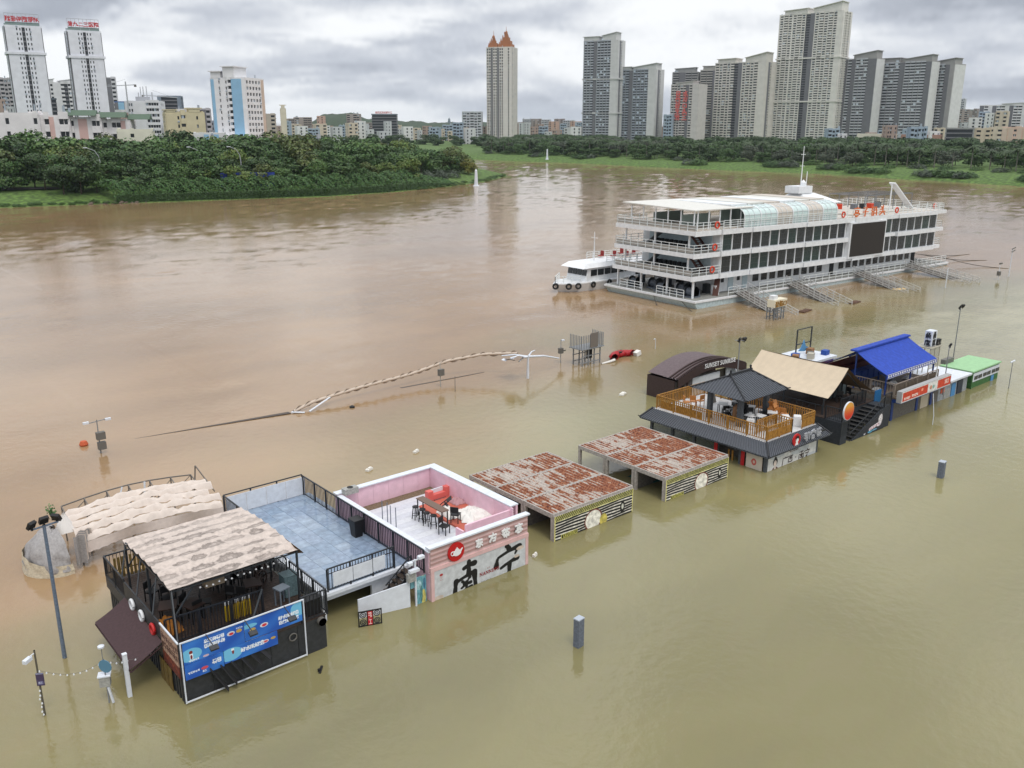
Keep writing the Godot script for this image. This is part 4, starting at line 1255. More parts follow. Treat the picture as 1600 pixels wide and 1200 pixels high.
	for q in ends:
		var a: Vector3 = q[0]
		var e: Vector3 = q[1]
		var g := thing("gangway", q[2], "gangway", Vector3(e.x, 0, e.z), "gangways of the ship")
		var fl2 := MB.new(g.position)
		fl2.bar(a, e, 2.1, 0.1)
		part(fl2, "ramp", mat("gang_deck", Color(0.36, 0.34, 0.32), 0.8, gr, 0.4), g)
		var side := (e - a).cross(Vector3.UP).normalized()
		for sg in [-1.05, 1.05]:
			var r := MB.new(g.position)
			var n := 9
			for k in n + 1:
				var p: Vector3 = a.lerp(e, float(k) / n) + side * sg
				r.bar(p, p + Vector3.UP * 1.05, 0.07, 0.07)
				if k < n: r.bar(p + Vector3.UP * 0.1, a.lerp(e, (k + 1.0) / n) + side * sg + Vector3.UP * 1.0, 0.04, 0.04)
			for y in [0.1, 0.4, 0.72, 1.05]: r.bar(a + side * sg + Vector3.UP * y, e + side * sg + Vector3.UP * y, 0.06, 0.06)
			part(r, "side_rail", gs, g)
		if q == ends[2]:
			var y := MB.new(g.position)
			y.bar(a.lerp(e, 0.72) + Vector3(0, 0.12, 0), a.lerp(e, 0.86) + Vector3(0, 0.12, 0), 1.9, 0.08)
			part(y, "yellow_plate", mat("faded_yellow", Color(0.80, 0.68, 0.45), 0.7), g)
	# floating planks by the gangways
	for q in [[Vector3(93.6, 0.05, -57.6), "dark plank afloat beside the gangway nearest the boarding sign"], [Vector3(102.9, 0.05, -56.6), "dark plank afloat beside the second gangway"]]:
		var pk := MB.new(q[0])
		pk.box(q[0], Vector3(2.2, 0.14, 0.8), Basis(Vector3.UP, 0.15))
		solo(pk, "floating_plank", mat("wet_wood", Color(0.32, 0.20, 0.11), 0.5), q[1], "plank")
	# boarding sign on a steel frame
	var bs := thing("boarding_sign", "white boarding sign with gold characters on a steel frame beside the gangway", "sign", Vector3(87.2, 0, -57.4))
	var fb := MB.new(bs.position)
	for x in [-0.9, -0.3, 0.4, 0.9]:
		for z in [-0.5, 0.5]: fb.bar(bs.position + Vector3(x, -1, z), bs.position + Vector3(x, 1.4, z), 0.09, 0.09)
	for y in [0.3, 0.8, 1.35]:
		for z in [-0.5, 0.5]: fb.bar(bs.position + Vector3(-0.95, y, z), bs.position + Vector3(0.95, y, z), 0.07, 0.07)
	part(fb, "steel_frame", mat("frame_grey"), bs)
	var bb := MB.new(bs.position)
	bb.span(bs.position + Vector3(-1.1, 1.45, -0.4), bs.position + Vector3(1.3, 2.3, 0.55))
	part(bb, "sign_box", mat("sign_cream", Color(0.86, 0.83, 0.74), 0.6), bs)
	var bx := MB.new(bs.position)
	bx.span(bs.position + Vector3(-1.0, 2.3, -0.3), bs.position + Vector3(-0.2, 2.75, 0.3))
	part(bx, "equipment_box", wh, bs)
	for k in 3:
		var g := MB.new(bs.position)
		glyph_solid(g, "登船口"[k], Transform3D(Basis(), bs.position + Vector3(-0.95 + k * 0.76, 1.56, 0.6)), 0.6, 0.075, 0.06)
		part(g, "letter", mat("letter_gold", Color(0.58, 0.42, 0.12), 0.4), bs)
	# ---- mooring lines at stern and bow
	var mr := [[Vector3(142.6, 1.2, -64.5), Vector3(146.5, 0.0, -56.0), "near mooring line"], [Vector3(142.8, 1.2, -68.0), Vector3(153.0, 0.0, -62.0), "middle mooring line"], [Vector3(143.0, 1.2, -70.0), Vector3(158.0, 0.0, -67.0), "far mooring line"], [Vector3(84.8, 0.8, -73.5), Vector3(81.0, -0.1, -69.0), "left mooring line"], [Vector3(84.6, 0.8, -69.0), Vector3(82.0, -0.1, -63.5), "right mooring line"]]
	for q in mr:
		var c := MB.new(q[1])
		var pts := []
		for k in 9: pts.append((q[0] as Vector3).lerp(q[1], k / 8.0) - Vector3(0, 0.35 * sin(PI * k / 8.0), 0))
		c.tube(pts, 0.045, 5)
		solo(c, "mooring_line", mat("rope_dark", Color(0.25, 0.24, 0.22), 0.9), q[2] + (" from the ship's stern into the river" if q[0].x > 100 else " from the ship's bow into the river"), "rope", "mooring lines of the ship")
	# ---- small boat moored behind the bow
	var bt := thing("small_boat", "small white ferry boat with red seats moored behind the big ship's bow", "boat", Vector3(79, 0, -85.8))
	var P := bt.position
	var out := [Vector2(0, 0), Vector2(2.2, 1.9), Vector2(6, 2.5), Vector2(22, 2.5), Vector2(22, -2.5), Vector2(6, -2.5), Vector2(2.2, -1.9)]
	var hl := MB.new(P)
	for k in out.size():
		var a: Vector2 = out[k]
		var b: Vector2 = out[(k + 1) % out.size()]
		hl.quad(P + Vector3(a.x * 0.9 + 1.5, -0.6, a.y * 0.8), P + Vector3(b.x * 0.9 + 1.5, -0.6, b.y * 0.8), P + Vector3(b.x, 1.15, b.y), P + Vector3(a.x, 1.15, a.y))
	part(hl, "hull", wh, bt)
	var bd := MB.new(P)
	var poly := PackedVector2Array()
	for q in out: poly.append(Vector2(q.x, -q.y))
	bd.prism(poly, Transform3D(Basis(Vector3.RIGHT, -PI / 2), P + Vector3(0, 1.2, 0)), 0.15)
	part(bd, "deck", wh, bt)
	var cb := MB.new(P)
	cb.hexa([P + Vector3(4.2, 1.2, 1.9), P + Vector3(21, 1.2, 1.9), P + Vector3(21, 1.2, -1.9), P + Vector3(4.2, 1.2, -1.9), P + Vector3(4.6, 3.0, 1.9), P + Vector3(21, 3.0, 1.9), P + Vector3(21, 3.0, -1.9), P + Vector3(4.6, 3.0, -1.9)])
	part(cb, "cabin", wh, bt)
	var rf2 := MB.new(P)
	rf2.hexa([P + Vector3(3.4, 3.0, 2.2), P + Vector3(12, 3.0, 2.2), P + Vector3(12, 3.0, -2.2), P + Vector3(3.4, 3.0, -2.2), P + Vector3(4.4, 3.55, 1.7), P + Vector3(12, 3.55, 1.7), P + Vector3(12, 3.55, -1.7), P + Vector3(4.4, 3.55, -1.7)])
	part(rf2, "cabin_roof", wh, bt)
	for i in 4: piece("window_pane", glass, bt, P + Vector3(4.38, 2.35, -1.35 + i * 0.9), Vector3(0.1, 0.75, 0.75), Vector3(0, 0, -0.2))
	for i in 6: piece("window_pane", glass, bt, P + Vector3(5.6 + i * 1.3, 2.3, 1.93), Vector3(1.1, 0.8, 0.08))
	piece("door", dark, bt, P + Vector3(14.2, 2.05, 1.94), Vector3(0.8, 1.6, 0.08))
	pipe_rail_at(bt, [P + Vector3(3.0, 1.2, 2.0), P + Vector3(0.3, 1.2, 0.1), P + Vector3(3.0, 1.2, -2.0)], 0.9, pipe)
	pipe_rail_at(bt, [P + Vector3(8, 3.55, 1.9), P + Vector3(21, 3.2, 1.9), P + Vector3(21, 3.2, -1.9), P + Vector3(8, 3.55, -1.9)], 0.85, pipe)
	var bm := MB.new(P)
	bm.tube([P + Vector3(7.5, 3.5, 0), P + Vector3(7.5, 7.4, 0)], 0.09, 6, 0.05)
	bm.bar(P + Vector3(7.5, 6.6, -0.6), P + Vector3(7.5, 6.6, 0.6), 0.06, 0.06)
	part(bm, "mast", wh, bt)
	for i in 8:
		var c := MB.new(P)
		var q := P + Vector3(10.0 + i * 1.3, 3.55, -1.2 + (i % 3) * 1.1)
		c.box(q + Vector3(0, 0.3, 0), Vector3(0.6, 0.1, 0.6))
		c.box(q + Vector3(0.3, 0.6, 0), Vector3(0.1, 0.7, 0.6))
		part(c, "seat", mat("seat_red", Color(0.55, 0.16, 0.15), 0.6), bt)
	for i in 5:
		var t2 := MB.new(P)
		var q := P + Vector3([0.2, 1.4, 2.6, 5.0, 8.0][i], 0.85, [0.3, 1.55, 2.1, 2.5, 2.55][i])
		t2.tube(ring_pts(q, 0.32, Vector3(0.8, 0, 0.6) if i < 3 else Vector3.RIGHT, Vector3.UP, 10), 0.13, 6)
		part(t2, "fender_tyre", dark, bt)

func pipe_rail_at(parent: Node3D, pts: Array, h: float, m: Material) -> void:
	var l := []
	for p in pts: l.append(p - parent.position)
	pipe_rail(parent, l, h, m, 1.2, 3)

# ---- the flooded bar street
func rust_image(sd: int, cover: float) -> Image:
	# flaking white paint over rust, streaked along the ribs (v direction)
	var im := Image.create(384, 192, false, Image.FORMAT_RGB8)
	var f := FastNoiseLite.new(); f.seed = sd; f.frequency = 0.02; f.fractal_octaves = 5
	var g := FastNoiseLite.new(); g.seed = sd + 5; g.frequency = 0.06; g.fractal_octaves = 4
	for y in 192:
		for x in 384:
			var a := 0.8 * f.get_noise_2d(x * 0.8, y * 0.5) + 0.9 * f.get_noise_2d(x * 3.2 + 300, y * 0.3) + 0.3 * g.get_noise_2d(x * 2.0, y * 0.7) + 0.36 * sin(x * TAU * 22.0 / 384.0)
			var b := g.get_noise_2d(x * 1.3 + 90, y * 1.3)
			var paint := Color(0.68, 0.645, 0.61) * (1.0 + 0.15 * b)
			var rust := Color(0.43, 0.225, 0.145).lerp(Color(0.60, 0.40, 0.28), smoothstep(-0.4, 0.5, b)).lerp(Color(0.28, 0.14, 0.10), smoothstep(0.25, 0.6, f.get_noise_2d(y * 2.0, x * 2.0)))
			im.set_pixel(x, y, paint.lerp(rust, smoothstep(-0.16, 0.14, a + cover + 0.04)))
	return im

func stripes_image(w: int, h: int, gap: float) -> Image:
	# black and white wavy stripes with a hazard band above, two painted ovals
	var im := picture(w, h, Color(0.86, 0.85, 0.8))
	var blk := Color(0.07, 0.07, 0.07)
	for k in 9:
		var y := h * (0.22 + k * 0.095)
		var last := Vector2(0, y)
		for x in range(0, w + 1, 16):
			var p := Vector2(x, y + 3.0 * sin(x * 0.02 + k))
			ink(im, last, p, h * 0.06, h * 0.06, blk)
			last = p
	im.fill_rect(Rect2i(0, 0, w, int(h * 0.18)), Color(0.75, 0.74, 0.45))
	for x in range(-20, w, 17):
		for d in 9: im.fill_rect(Rect2i(x + int(h * 0.18) - d * 3, int(d * h * 0.02), 8, int(h * 0.021) + 1), blk)
	im.fill_rect(Rect2i(0, int(h * 0.17), w, 4), Color(0.88, 0.87, 0.6))
	im.fill_rect(Rect2i(0, 0, 7, h), Color(0.8, 0.78, 0.45))
	im.fill_rect(Rect2i(w - 7, 0, 7, h), Color(0.8, 0.78, 0.45))
	var m := Vector2(w * gap, h * 0.56)
	disc(im, m, h * 0.36, h * 0.36, Color(0.45, 0.2, 0.14))
	disc(im, m, h * 0.32, h * 0.32, Color(0.9, 0.89, 0.84))
	if gap > 0.45 and gap < 0.5:
		disc(im, m + Vector2(h * 0.42, h * 0.12), h * 0.16, h * 0.2, Color(0.78, 0.72, 0.36))
	im.fill_rect(Rect2i(int(w * 0.08), int(h * 0.66), int(w * 0.2), int(h * 0.14)), Color(0.72, 0.7, 0.35))
	im.fill_rect(Rect2i(int(w * 0.09), int(h * 0.68), int(w * 0.18), int(h * 0.1)), blk)
	disc(im, Vector2(w * 0.86, h * 0.5), h * 0.1, h * 0.19, blk)
	disc(im, Vector2(w * 0.862, h * 0.48), h * 0.05, h * 0.1, Color(0.8, 0.8, 0.75))
	grain(im, 0.25, 4, 0.03)
	return im

func corrugated(m: MB, a: Vector3, w: float, d: float, pitch: float, rise: float) -> void:
	# trapezoid ribs running along z; a = near left corner of the sheet at mean height, w along x, d along -z
	var n := roundi(w / pitch)
	var xs := []
	for k in n:
		for q in [[0.0, -1], [0.25, -1], [0.5, 1], [0.75, 1]]: xs.append([(k + q[0]) / n, q[1]])
	xs.append([1.0, -1])
	for k in xs.size() - 1:
		var p := a + Vector3(xs[k][0] * w, xs[k][1] * rise, 0)
		var q := a + Vector3(xs[k + 1][0] * w, xs[k + 1][1] * rise, 0)
		m.quad(p, q, q + Vector3(0, 0, -d), p + Vector3(0, 0, -d))
		for e in 4:
			m.uv[m.uv.size() - 4 + e].x = lerpf(xs[k][0], xs[k + 1][0], m.uv[m.uv.size() - 4 + e].x)

func kiosk(x0: float, z0: float, w: float, top: float, label: String, v: int) -> void:
	var o := thing("market_kiosk", label, "kiosk", Vector3(x0, 0, z0), "rusty roofed kiosks")
	var gr := noise_tex("grime2", 0.02, 0.74, 1.0, 5)
	var steel := mat("kiosk_steel", Color(0.74, 0.71, 0.68), 0.7, gr, 0.5)
	var z := z0
	for k in 3:
		var d := 2.42
		var rp := MB.new(o.position)
		corrugated(rp, Vector3(x0 + 0.08, top + 0.02, z - 0.08), w - 0.16, d - 0.16, 0.28, 0.035)
		part(rp, "roof_sheet", printed("rust_%d_%d" % [v, k], rust_image(70 + v * 10 + k, [0.12, 0.02, -0.06, 0.02, 0.24, 0.0][v * 3 + k]), 0.85), o)
		var fr := MB.new(o.position)
		fr.span(Vector3(x0, top - 0.2, z), Vector3(x0 + 0.08, top + 0.05, z - d + 0.02))
		fr.span(Vector3(x0 + w - 0.08, top - 0.2, z), Vector3(x0 + w, top + 0.05, z - d + 0.02))
		fr.span(Vector3(x0 + 0.08, top - 0.2, z), Vector3(x0 + w - 0.08, top + 0.05, z - 0.08))
		fr.span(Vector3(x0 + 0.08, top - 0.2, z - d + 0.02), Vector3(x0 + w - 0.08, top + 0.05, z - d + 0.1))
		part(fr, "roof_frame", steel, o)
		for x in [x0 + 0.09, x0 + w - 0.09]:
			for e in [z - 0.1, z - d + 0.12]: piece("post", steel, o, Vector3(x, top / 2 - 0.8, e), Vector3(0.17, top + 1.3, 0.17))
		z -= d
	var wl := MB.new(o.position)
	wl.span(Vector3(x0 + w - 0.2, -1.5, z0 - 0.3), Vector3(x0 + w - 0.12, top - 0.22, z0 - 2.3))
	wl.span(Vector3(x0 + 0.3, -1.5, z0 - 2.36), Vector3(x0 + w - 0.3, top - 0.22, z0 - 2.28))
	if v == 0:
		wl.span(Vector3(x0 + w - 0.2, -1.5, z0 - 2.6), Vector3(x0 + w - 0.12, top - 0.22, z0 - 7.1))
		wl.span(Vector3(x0 + 0.3, -1.5, z0 - 4.84), Vector3(x0 + w - 0.3, top - 0.22, z0 - 4.78))
	part(wl, "inner_wall", mat("kiosk_dark", Color(0.13, 0.12, 0.11), 0.9), o)
	var fp := MB.new(o.position)
	fp.span(Vector3(x0 + 0.02, -1.2, z0 + 0.01), Vector3(x0 + w - 0.02, top - 0.08, z0 + 0.07))
	part(fp, "front_board", steel, o)
	var fc := MB.new(o.position)
	fc.quad(Vector3(x0 + 0.05, -0.35, z0 + 0.075), Vector3(x0 + w - 0.05, -0.35, z0 + 0.075), Vector3(x0 + w - 0.05, top - 0.09, z0 + 0.075), Vector3(x0 + 0.05, top - 0.09, z0 + 0.075))
	part(fc, "painted_front", printed("stripes_%d" % v, stripes_image(640, 200, [0.48, 0.56][v]), 0.6), o)
	text_mesh("CAUTION!", 0.14, 0.01, mat("caution_yellow", Color(0.8, 0.78, 0.4), 0.6), o, "lettering", Vector3(x0 + 0.05 + (w - 0.1) * 0.18, -0.35 + (top + 0.26) * 0.27, z0 + 0.085))

func billboard_image() -> Array:
	# two rows of blue advertising panels; the left halves hang upside down
	var out := []
	for k in 4:
		var w: int = [512, 512, 320, 480][k]
		var h: int = [190, 190, 132, 132][k]
		var im := picture(w, h, Color(0.11, 0.30, 0.66))
		for y in h:
			for x in range(0, w, 4):
				var t := sin(x * 0.011 + k * 2.0) * 0.5 + 0.5 * sin(y * 0.03 + x * 0.02)
				im.fill_rect(Rect2i(x, y, 4, 1), Color(0.13, 0.34, 0.70).lerp(Color(0.24, 0.52, 0.84), clampf(t * 0.5 + 0.4, 0, 1)))
		var cy := Color(0.45, 0.74, 0.88)
		var white := Color(0.93, 0.95, 0.97)
		match k:
			0:
				disc(im, Vector2(60, 120), 90, 58, cy)
				disc(im, Vector2(62, 98), 15, 15, Color(0.5, 0.16, 0.16)); im.fill_rect(Rect2i(50, 112, 26, 46), white); disc(im, Vector2(63, 140), 9, 20, Color(0.45, 0.15, 0.2))
				write(im, "自然好生活", Vector2(176, 34), 30, 6, white, true)
				write(im, "好水酿好酒", Vector2(176, 76), 30, 6, white, true)
				disc(im, Vector2(400, 60), 34, 20, Color(0.8, 0.82, 0.86)); disc(im, Vector2(404, 64), 20, 12, Color(0.78, 0.2, 0.24))
				disc(im, Vector2(470, 60), 26, 16, Color(0.75, 0.62, 0.32)); write(im, "方水生头", Vector2(446, 28), 13, 2.5, white)
				write(im, "东方水生头", Vector2(40, 166), 15, 3, white, true); disc(im, Vector2(180, 172), 26, 10, Color(0.8, 0.7, 0.75))
			1:
				disc(im, Vector2(500, 60), 90, 70, cy); disc(im, Vector2(40, 60), 70, 20, cy)
				write(im, "好水酿好酒", Vector2(300, 74), 32, 6.5, white)
				write(im, "自然好生活", Vector2(300, 120), 32, 6.5, white)
				disc(im, Vector2(70, 100), 26, 15, Color(0.75, 0.62, 0.32)); write(im, "方水生头", Vector2(40, 126), 15, 3, white)
				disc(im, Vector2(170, 96), 36, 20, Color(0.85, 0.85, 0.88)); disc(im, Vector2(172, 98), 22, 13, Color(0.8, 0.2, 0.26))
			2:
				write(im, "自然", Vector2(228, 40), 34, 7, white, true)
				write(im, "东方水生头", Vector2(24, 72), 17, 3.4, white, true); disc(im, Vector2(160, 78), 30, 13, Color(0.8, 0.3, 0.35)); write(im, "水三", Vector2(140, 96), 15, 3, white)
			3:
				disc(im, Vector2(60, 60), 100, 60, cy); disc(im, Vector2(80, 40), 10, 24, Color(0.5, 0.2, 0.2)); im.fill_rect(Rect2i(66, 10, 24, 20), white)
				write(im, "好水酿好酒", Vector2(150, 40), 36, 7, white)
				disc(im, Vector2(370, 58), 30, 16, Color(0.85, 0.8, 0.82)); disc(im, Vector2(372, 60), 18, 9, Color(0.8, 0.25, 0.3)); disc(im, Vector2(440, 52), 24, 12, Color(0.75, 0.62, 0.32))
		out.append(printed("billboard_%d" % k, im, 0.35))
	return out

func canopy_image() -> Image:
	# mouldy canvas: rings of dried puddles in every sag, each ring with its own edge
	var w := 640
	var h := 640
	var im := Image.create(w, h, false, Image.FORMAT_RGB8)
	var f := FastNoiseLite.new(); f.seed = 31; f.frequency = 0.012; f.fractal_octaves = 5
	var g := FastNoiseLite.new(); g.seed = 77; g.frequency = 0.035; g.fractal_octaves = 4
	var blots := []
	rng.seed = 19
	for b in 8:
		var x := rng.randf_range(-20, 60)
		while x < w:
			blots.append([x, (b + rng.randf_range(0.4, 0.7)) * h / 8.0, rng.randf_range(30, 70), rng.randf_range(15, 32), rng.randf_range(0.3, 1.0)])
			x += rng.randf_range(70, 150)
	for y in h:
		for x in w:
			var n := f.get_noise_2d(x, y)
			var c := Color(0.77, 0.72, 0.685) * (1.0 + 0.10 * n + 0.06 * g.get_noise_2d(x, y))
			var dirt := 0.0
			for q in blots:
				if absf(y - q[1]) > 45 or absf(x - q[0]) > 100: continue
				var d := sqrt(pow((x - q[0]) / q[2], 2) + pow((y - q[1]) / q[3], 2)) + 0.45 * g.get_noise_2d(x * 0.9, y * 1.1)
				dirt = maxf(dirt, q[4] * (0.8 * exp(-pow((d - 0.85) / 0.22, 2)) + 0.5 * exp(-pow((d - 0.42) / 0.16, 2)) + 0.22 * smoothstep(1.2, 0.2, d)))
			im.set_pixel(x, y, c.lerp(Color(0.36, 0.33, 0.31), clampf(dirt + 0.25 * smoothstep(0.0, 0.5, n), 0, 1) * 0.75))
	return im

func chair(parent: Node3D, called: String, at: Vector3, turn: float, m: Material, tip := 0.0) -> void:
	var c := MB.new()
	c.box(Vector3(0, 0.44, 0), Vector3(0.44, 0.05, 0.44))
	c.box(Vector3(0, 0.72, -0.21), Vector3(0.44, 0.34, 0.04))
	for x in [-0.19, 0.19]:
		c.bar(Vector3(x, 0, 0.19), Vector3(x, 0.43, 0.19), 0.04, 0.04)
		c.bar(Vector3(x, 0, -0.21), Vector3(x, 0.85, -0.21), 0.04, 0.04)
	var o := part(c, called, m, parent)
	o.position = at - parent.position
	o.rotation = Vector3(tip, turn, 0)

func loose(called: String, label: String, category: String, at: Vector3, turn := 0.0, group := "") -> Node3D:
	var t := thing(called, label, category, at, group)
	t.rotation.y = turn
	return t

func chair_thing(label: String, at: Vector3, turn: float, m: Material, tip := 0.0, group := "") -> void:
	# a simple chair: seat, backrest, four legs
	var t := loose("chair", label, "chair", at, turn, group)
	t.rotation.x = tip
	var st := MB.new(); st.box(Vector3(0, 0.44, 0), Vector3(0.44, 0.05, 0.44)); part(st, "seat", m, t)
	var bk := MB.new(); bk.box(Vector3(0, 0.74, -0.21), Vector3(0.44, 0.32, 0.04)); part(bk, "backrest", m, t)
	for x in [-0.19, 0.19]:
		for z in [0.19, -0.21]:
			var l := MB.new(); l.bar(Vector3(x, 0, z), Vector3(x, 0.43 if z > 0 else 0.6, z), 0.04, 0.04); part(l, "leg", m, t)

func table_thing(called: String, label: String, at: Vector3, size: Vector3, m: Material, lm: Material, turn := 0.0, tip := 0.0, group := "") -> void:
	var t := loose(called, label, "table", at, turn, group)
	t.rotation.z = tip
	var tp := MB.new(); tp.box(Vector3(0, size.y - 0.025, 0), Vector3(size.x, 0.05, size.z)); part(tp, "tabletop", m, t)
	for x in [-1, 1]:
		for z in [-1, 1]:
			var l := MB.new(); l.bar(Vector3(x * (size.x / 2 - 0.06), 0, z * (size.z / 2 - 0.06)), Vector3(x * (size.x / 2 - 0.06), size.y - 0.05, z * (size.z / 2 - 0.06)), 0.05, 0.05); part(l, "leg", lm, t)

func crumple(called: String, label: String, category: String, at: Vector3, w: float, d: float, h: float, m: Material, sd: int) -> void:
	# a crumpled sheet or tarpaulin lying in folds
	var n := FastNoiseLite.new(); n.seed = sd; n.frequency = 1.1; n.fractal_octaves = 3
	var b := MB.new(at)
	var f := func(u: float, v: float) -> Vector3:
		var e := sin(PI * u) * sin(PI * v)
		var x := (u - 0.5) * w * (1.0 + 0.25 * n.get_noise_2d(v * 3.0, 4.0))
		var z := (0.5 - v) * d * (1.0 + 0.25 * n.get_noise_2d(u * 3.0, 9.0))
		return at + Vector3(x, 0.02 + h * pow(e, 0.6) * (0.55 + 0.9 * absf(n.get_noise_2d(u * w * 1.6, v * d * 1.6))), z)
	b.grid(f, 22, 22, 0.01)
	solo(b, called, m, label, category)

func street() -> void:
	var gr := noise_tex("grime2", 0.02, 0.74, 1.0, 5)
	var gl := noise_tex("grime", 0.012, 0.92, 1.0, 5)
	var black := mat("black_steel", Color(0.21, 0.22, 0.235), 0.55, gr, 0.4)
	var rail := mat("rail_black", Color(0.12, 0.135, 0.16), 0.5)
	var white := mat("panel_white", Color(0.86, 0.88, 0.91), 0.5, gl, 0.4)
	mat("kiosk_dark", Color(0.46, 0.44, 0.41), 0.9, gr2(), 0.5)
	bar_house(black, rail, white)
	terrace_house(rail, white)
	pink_house(white)
	kiosk(29.45, -31.75, 6.15, 1.5, "rusty roofed kiosk with striped front beside the pink house", 0)
	kiosk(38.0, -31.45, 5.98, 1.43, "rusty roofed kiosk with striped front beside the tea house", 1)
	tea_house()
	sunset_house()
	tan_tent_house(black, rail)
	blue_roof_house(rail, white)
	green_house(white)

func bar_house(black: Material, rail: Material, white: Material) -> void:
	var o := thing("bar_house", "black container bar with stained canopy and blue billboard", "building", Vector3(9.35, 0, -30.5))
	var x0 := 9.35; var x1 := 15.5; var z0 := -30.5; var z1 := -39.5
	var w := MB.new(o.position)
	w.span(Vector3(x0 + 0.06, -1.5, z0 - 0.06), Vector3(x1 - 0.06, 1.5, z1 + 0.06))
	for k in 5: w.span(Vector3(x0 + 1.2 * k, -1.5, z0 - 0.06), Vector3(x0 + 1.2 * k + 1.17, 1.5, z0 - 0.03))
	for k in 30:
		w.span(Vector3(x0 + 0.02, -1.5, z0 - 0.2 - k * 0.29), Vector3(x0 + 0.06, 1.5, z0 - 0.34 - k * 0.29))
		w.span(Vector3(x1 - 0.06, -1.5, z0 - 0.2 - k * 0.29), Vector3(x1 - 0.02, 1.5, z0 - 0.34 - k * 0.29))
	part(w, "container_wall", black, o)
	# brown deck boards
	var wood := mat("deck_wood", Color(0.30, 0.23, 0.19), 0.6, noise_tex("woodgrain", 0.03, 0.55, 1.0, 5, 512, Vector2(1, 0.25)), 0.7)
	for k in 45:
		piece("deck_board", wood, o, Vector3((x0 + x1) / 2, 1.53, z0 - 0.11 - k * 0.2), Vector3(x1 - x0 - 0.1, 0.05, 0.185))
	# low solid side wall on the left, taller to the front
	var sw := MB.new(o.position)
	sw.span(Vector3(x0 - 0.03, 1.2, z0), Vector3(x0 + 0.03, 2.62, z0 - 6.2))
	sw.span(Vector3(x0 - 0.03, 1.2, z0 - 6.2), Vector3(x0 + 0.03, 1.75, z1))
	part(sw, "side_parapet", black, o)
	railing(o, [Vector3(x0, 1.75, z0 - 6.25), Vector3(x0, 1.75, z1), Vector3(x1, 1.75, z1)], 0.95, rail, 0.15, 1.5)
	railing(o, [Vector3(x1, 1.55, z1 + 0.1), Vector3(x1, 1.55, z0 - 3.6)], 1.15, rail, 0.15, 1.5)
	railing(o, [Vector3(x1, 1.55, z0 - 3.3), Vector3(x1, 1.55, z0), Vector3(14.35, 1.55, z0)], 1.15, rail, 0.16, 1.2)
	railing(o, [Vector3(x0 + 0.15, 1.55, z0 - 1.85), Vector3(13.45, 1.55, z0 - 1.65)], 1.15, rail, 0.13, 1.4, 0.03)
	# yellow slats behind the far railing
	var slat := mat("yellow_slat", Color(0.56, 0.46, 0.22), 0.8, noise_tex("woodgrain", 0.03, 0.55, 1.0, 5, 512, Vector2(1, 0.25)), 0.7)
	for k in 12: piece("slat", slat, o, Vector3(x0 + 0.35 + k * 0.17, 2.1, z1 + 0.3), Vector3(0.11, 1.0, 0.03))
	# canopy: canvas sagging between cross bars
	var cv := MB.new(o.position)
	var n := FastNoiseLite.new(); n.seed = 3; n.frequency = 0.5
	var cf := func(u: float, v: float) -> Vector3:
		var x := lerpf(9.8, 15.2, u) 
		var z := lerpf(-32.15, -37.85, v)
		return Vector3(x, 3.98 + 0.2 * sin(PI * v) - 0.13 * pow(absf(sin(PI * v * 8.0)), 0.8) * (0.7 + 0.35 * n.get_noise_2d(x, z * 0.2)) + 0.02 * n.get_noise_2d(x * 2.0, z * 3.0), z)
	cv.grid(cf, 44, 80, 0.012)
	part(cv, "canopy", printed("canopy_canvas", canopy_image(), 0.9), o)
	var flap := MB.new(o.position)
	flap.grid(func(u: float, v: float) -> Vector3: return Vector3(15.2 + 0.25 * v, 4.02 - 0.75 * v * (0.4 + u), lerpf(-32.2, -34.0, u)), 8, 6, 0.01)
	part(flap, "canopy_flap", mat("canvas_ochre", Color(0.62, 0.48, 0.33), 0.9, noise_tex("grime2", 0.02, 0.74, 1.0, 5), 0.6), o)
	var fr := MB.new(o.position)
	for x in [9.85, 15.15]:
		for z in [-32.25, -35.0, -37.75]:
			fr.bar(Vector3(x, 1.55, z), Vector3(x, 3.92, z), 0.08, 0.08)
			fr.bar(Vector3(x, 2.7, z), Vector3(x + (0.9 if x < 12 else -0.9), 3.85, z), 0.05, 0.05)
	for x in [9.85, 15.15]: fr.bar(Vector3(x, 3.88, -32.2), Vector3(x, 3.88, -37.8), 0.07, 0.07)
	for k in 9: fr.bar(Vector3(9.8, 3.86 + 0.22 * sin(PI * k / 8.0), -32.2 - k * 0.7), Vector3(15.2, 3.86 + 0.22 * sin(PI * k / 8.0), -32.2 - k * 0.7), 0.05, 0.05)
	fr.bar(Vector3(x0, 2.7, z0), Vector3(x0 + 0.5, 3.9, -32.2), 0.05, 0.05)
	for k in 3: fr.bar(Vector3(x0, 2.65, -33.2 - k * 1.9), Vector3(9.85, 3.8, -33.9 - k * 1.9), 0.05, 0.05)
	fr.bar(Vector3(12.0, 1.6, z0 - 0.15), Vector3(13.45, 2.75, z0 - 1.6), 0.07, 0.07)
	part(fr, "canopy_frame", mat("frame_dark", Color(0.16, 0.18, 0.2), 0.5), o)
	# billboard frame and panels
	var bf := MB.new(o.position)
	bf.bar(Vector3(x0 + 0.02, 2.68, z0 + 0.14), Vector3(14.4, 2.68, z0 + 0.14), 0.045, 0.045)
	bf.bar(Vector3(x0 + 0.02, 0.14, z0 + 0.14), Vector3(14.4, 0.14, z0 + 0.14), 0.045, 0.045)
	bf.bar(Vector3(x0 + 0.02, 0.1, z0 + 0.141), Vector3(x0 + 0.02, 2.7, z0 + 0.141), 0.045, 0.045)
	bf.bar(Vector3(14.4, 0.1, z0 + 0.141), Vector3(14.4, 2.7, z0 + 0.141), 0.045, 0.045)
	bf.bar(Vector3(x0 - 0.05, 2.68, z0 + 0.1), Vector3(x0 - 0.05, 2.68, z0 - 1.8), 0.06, 0.06)
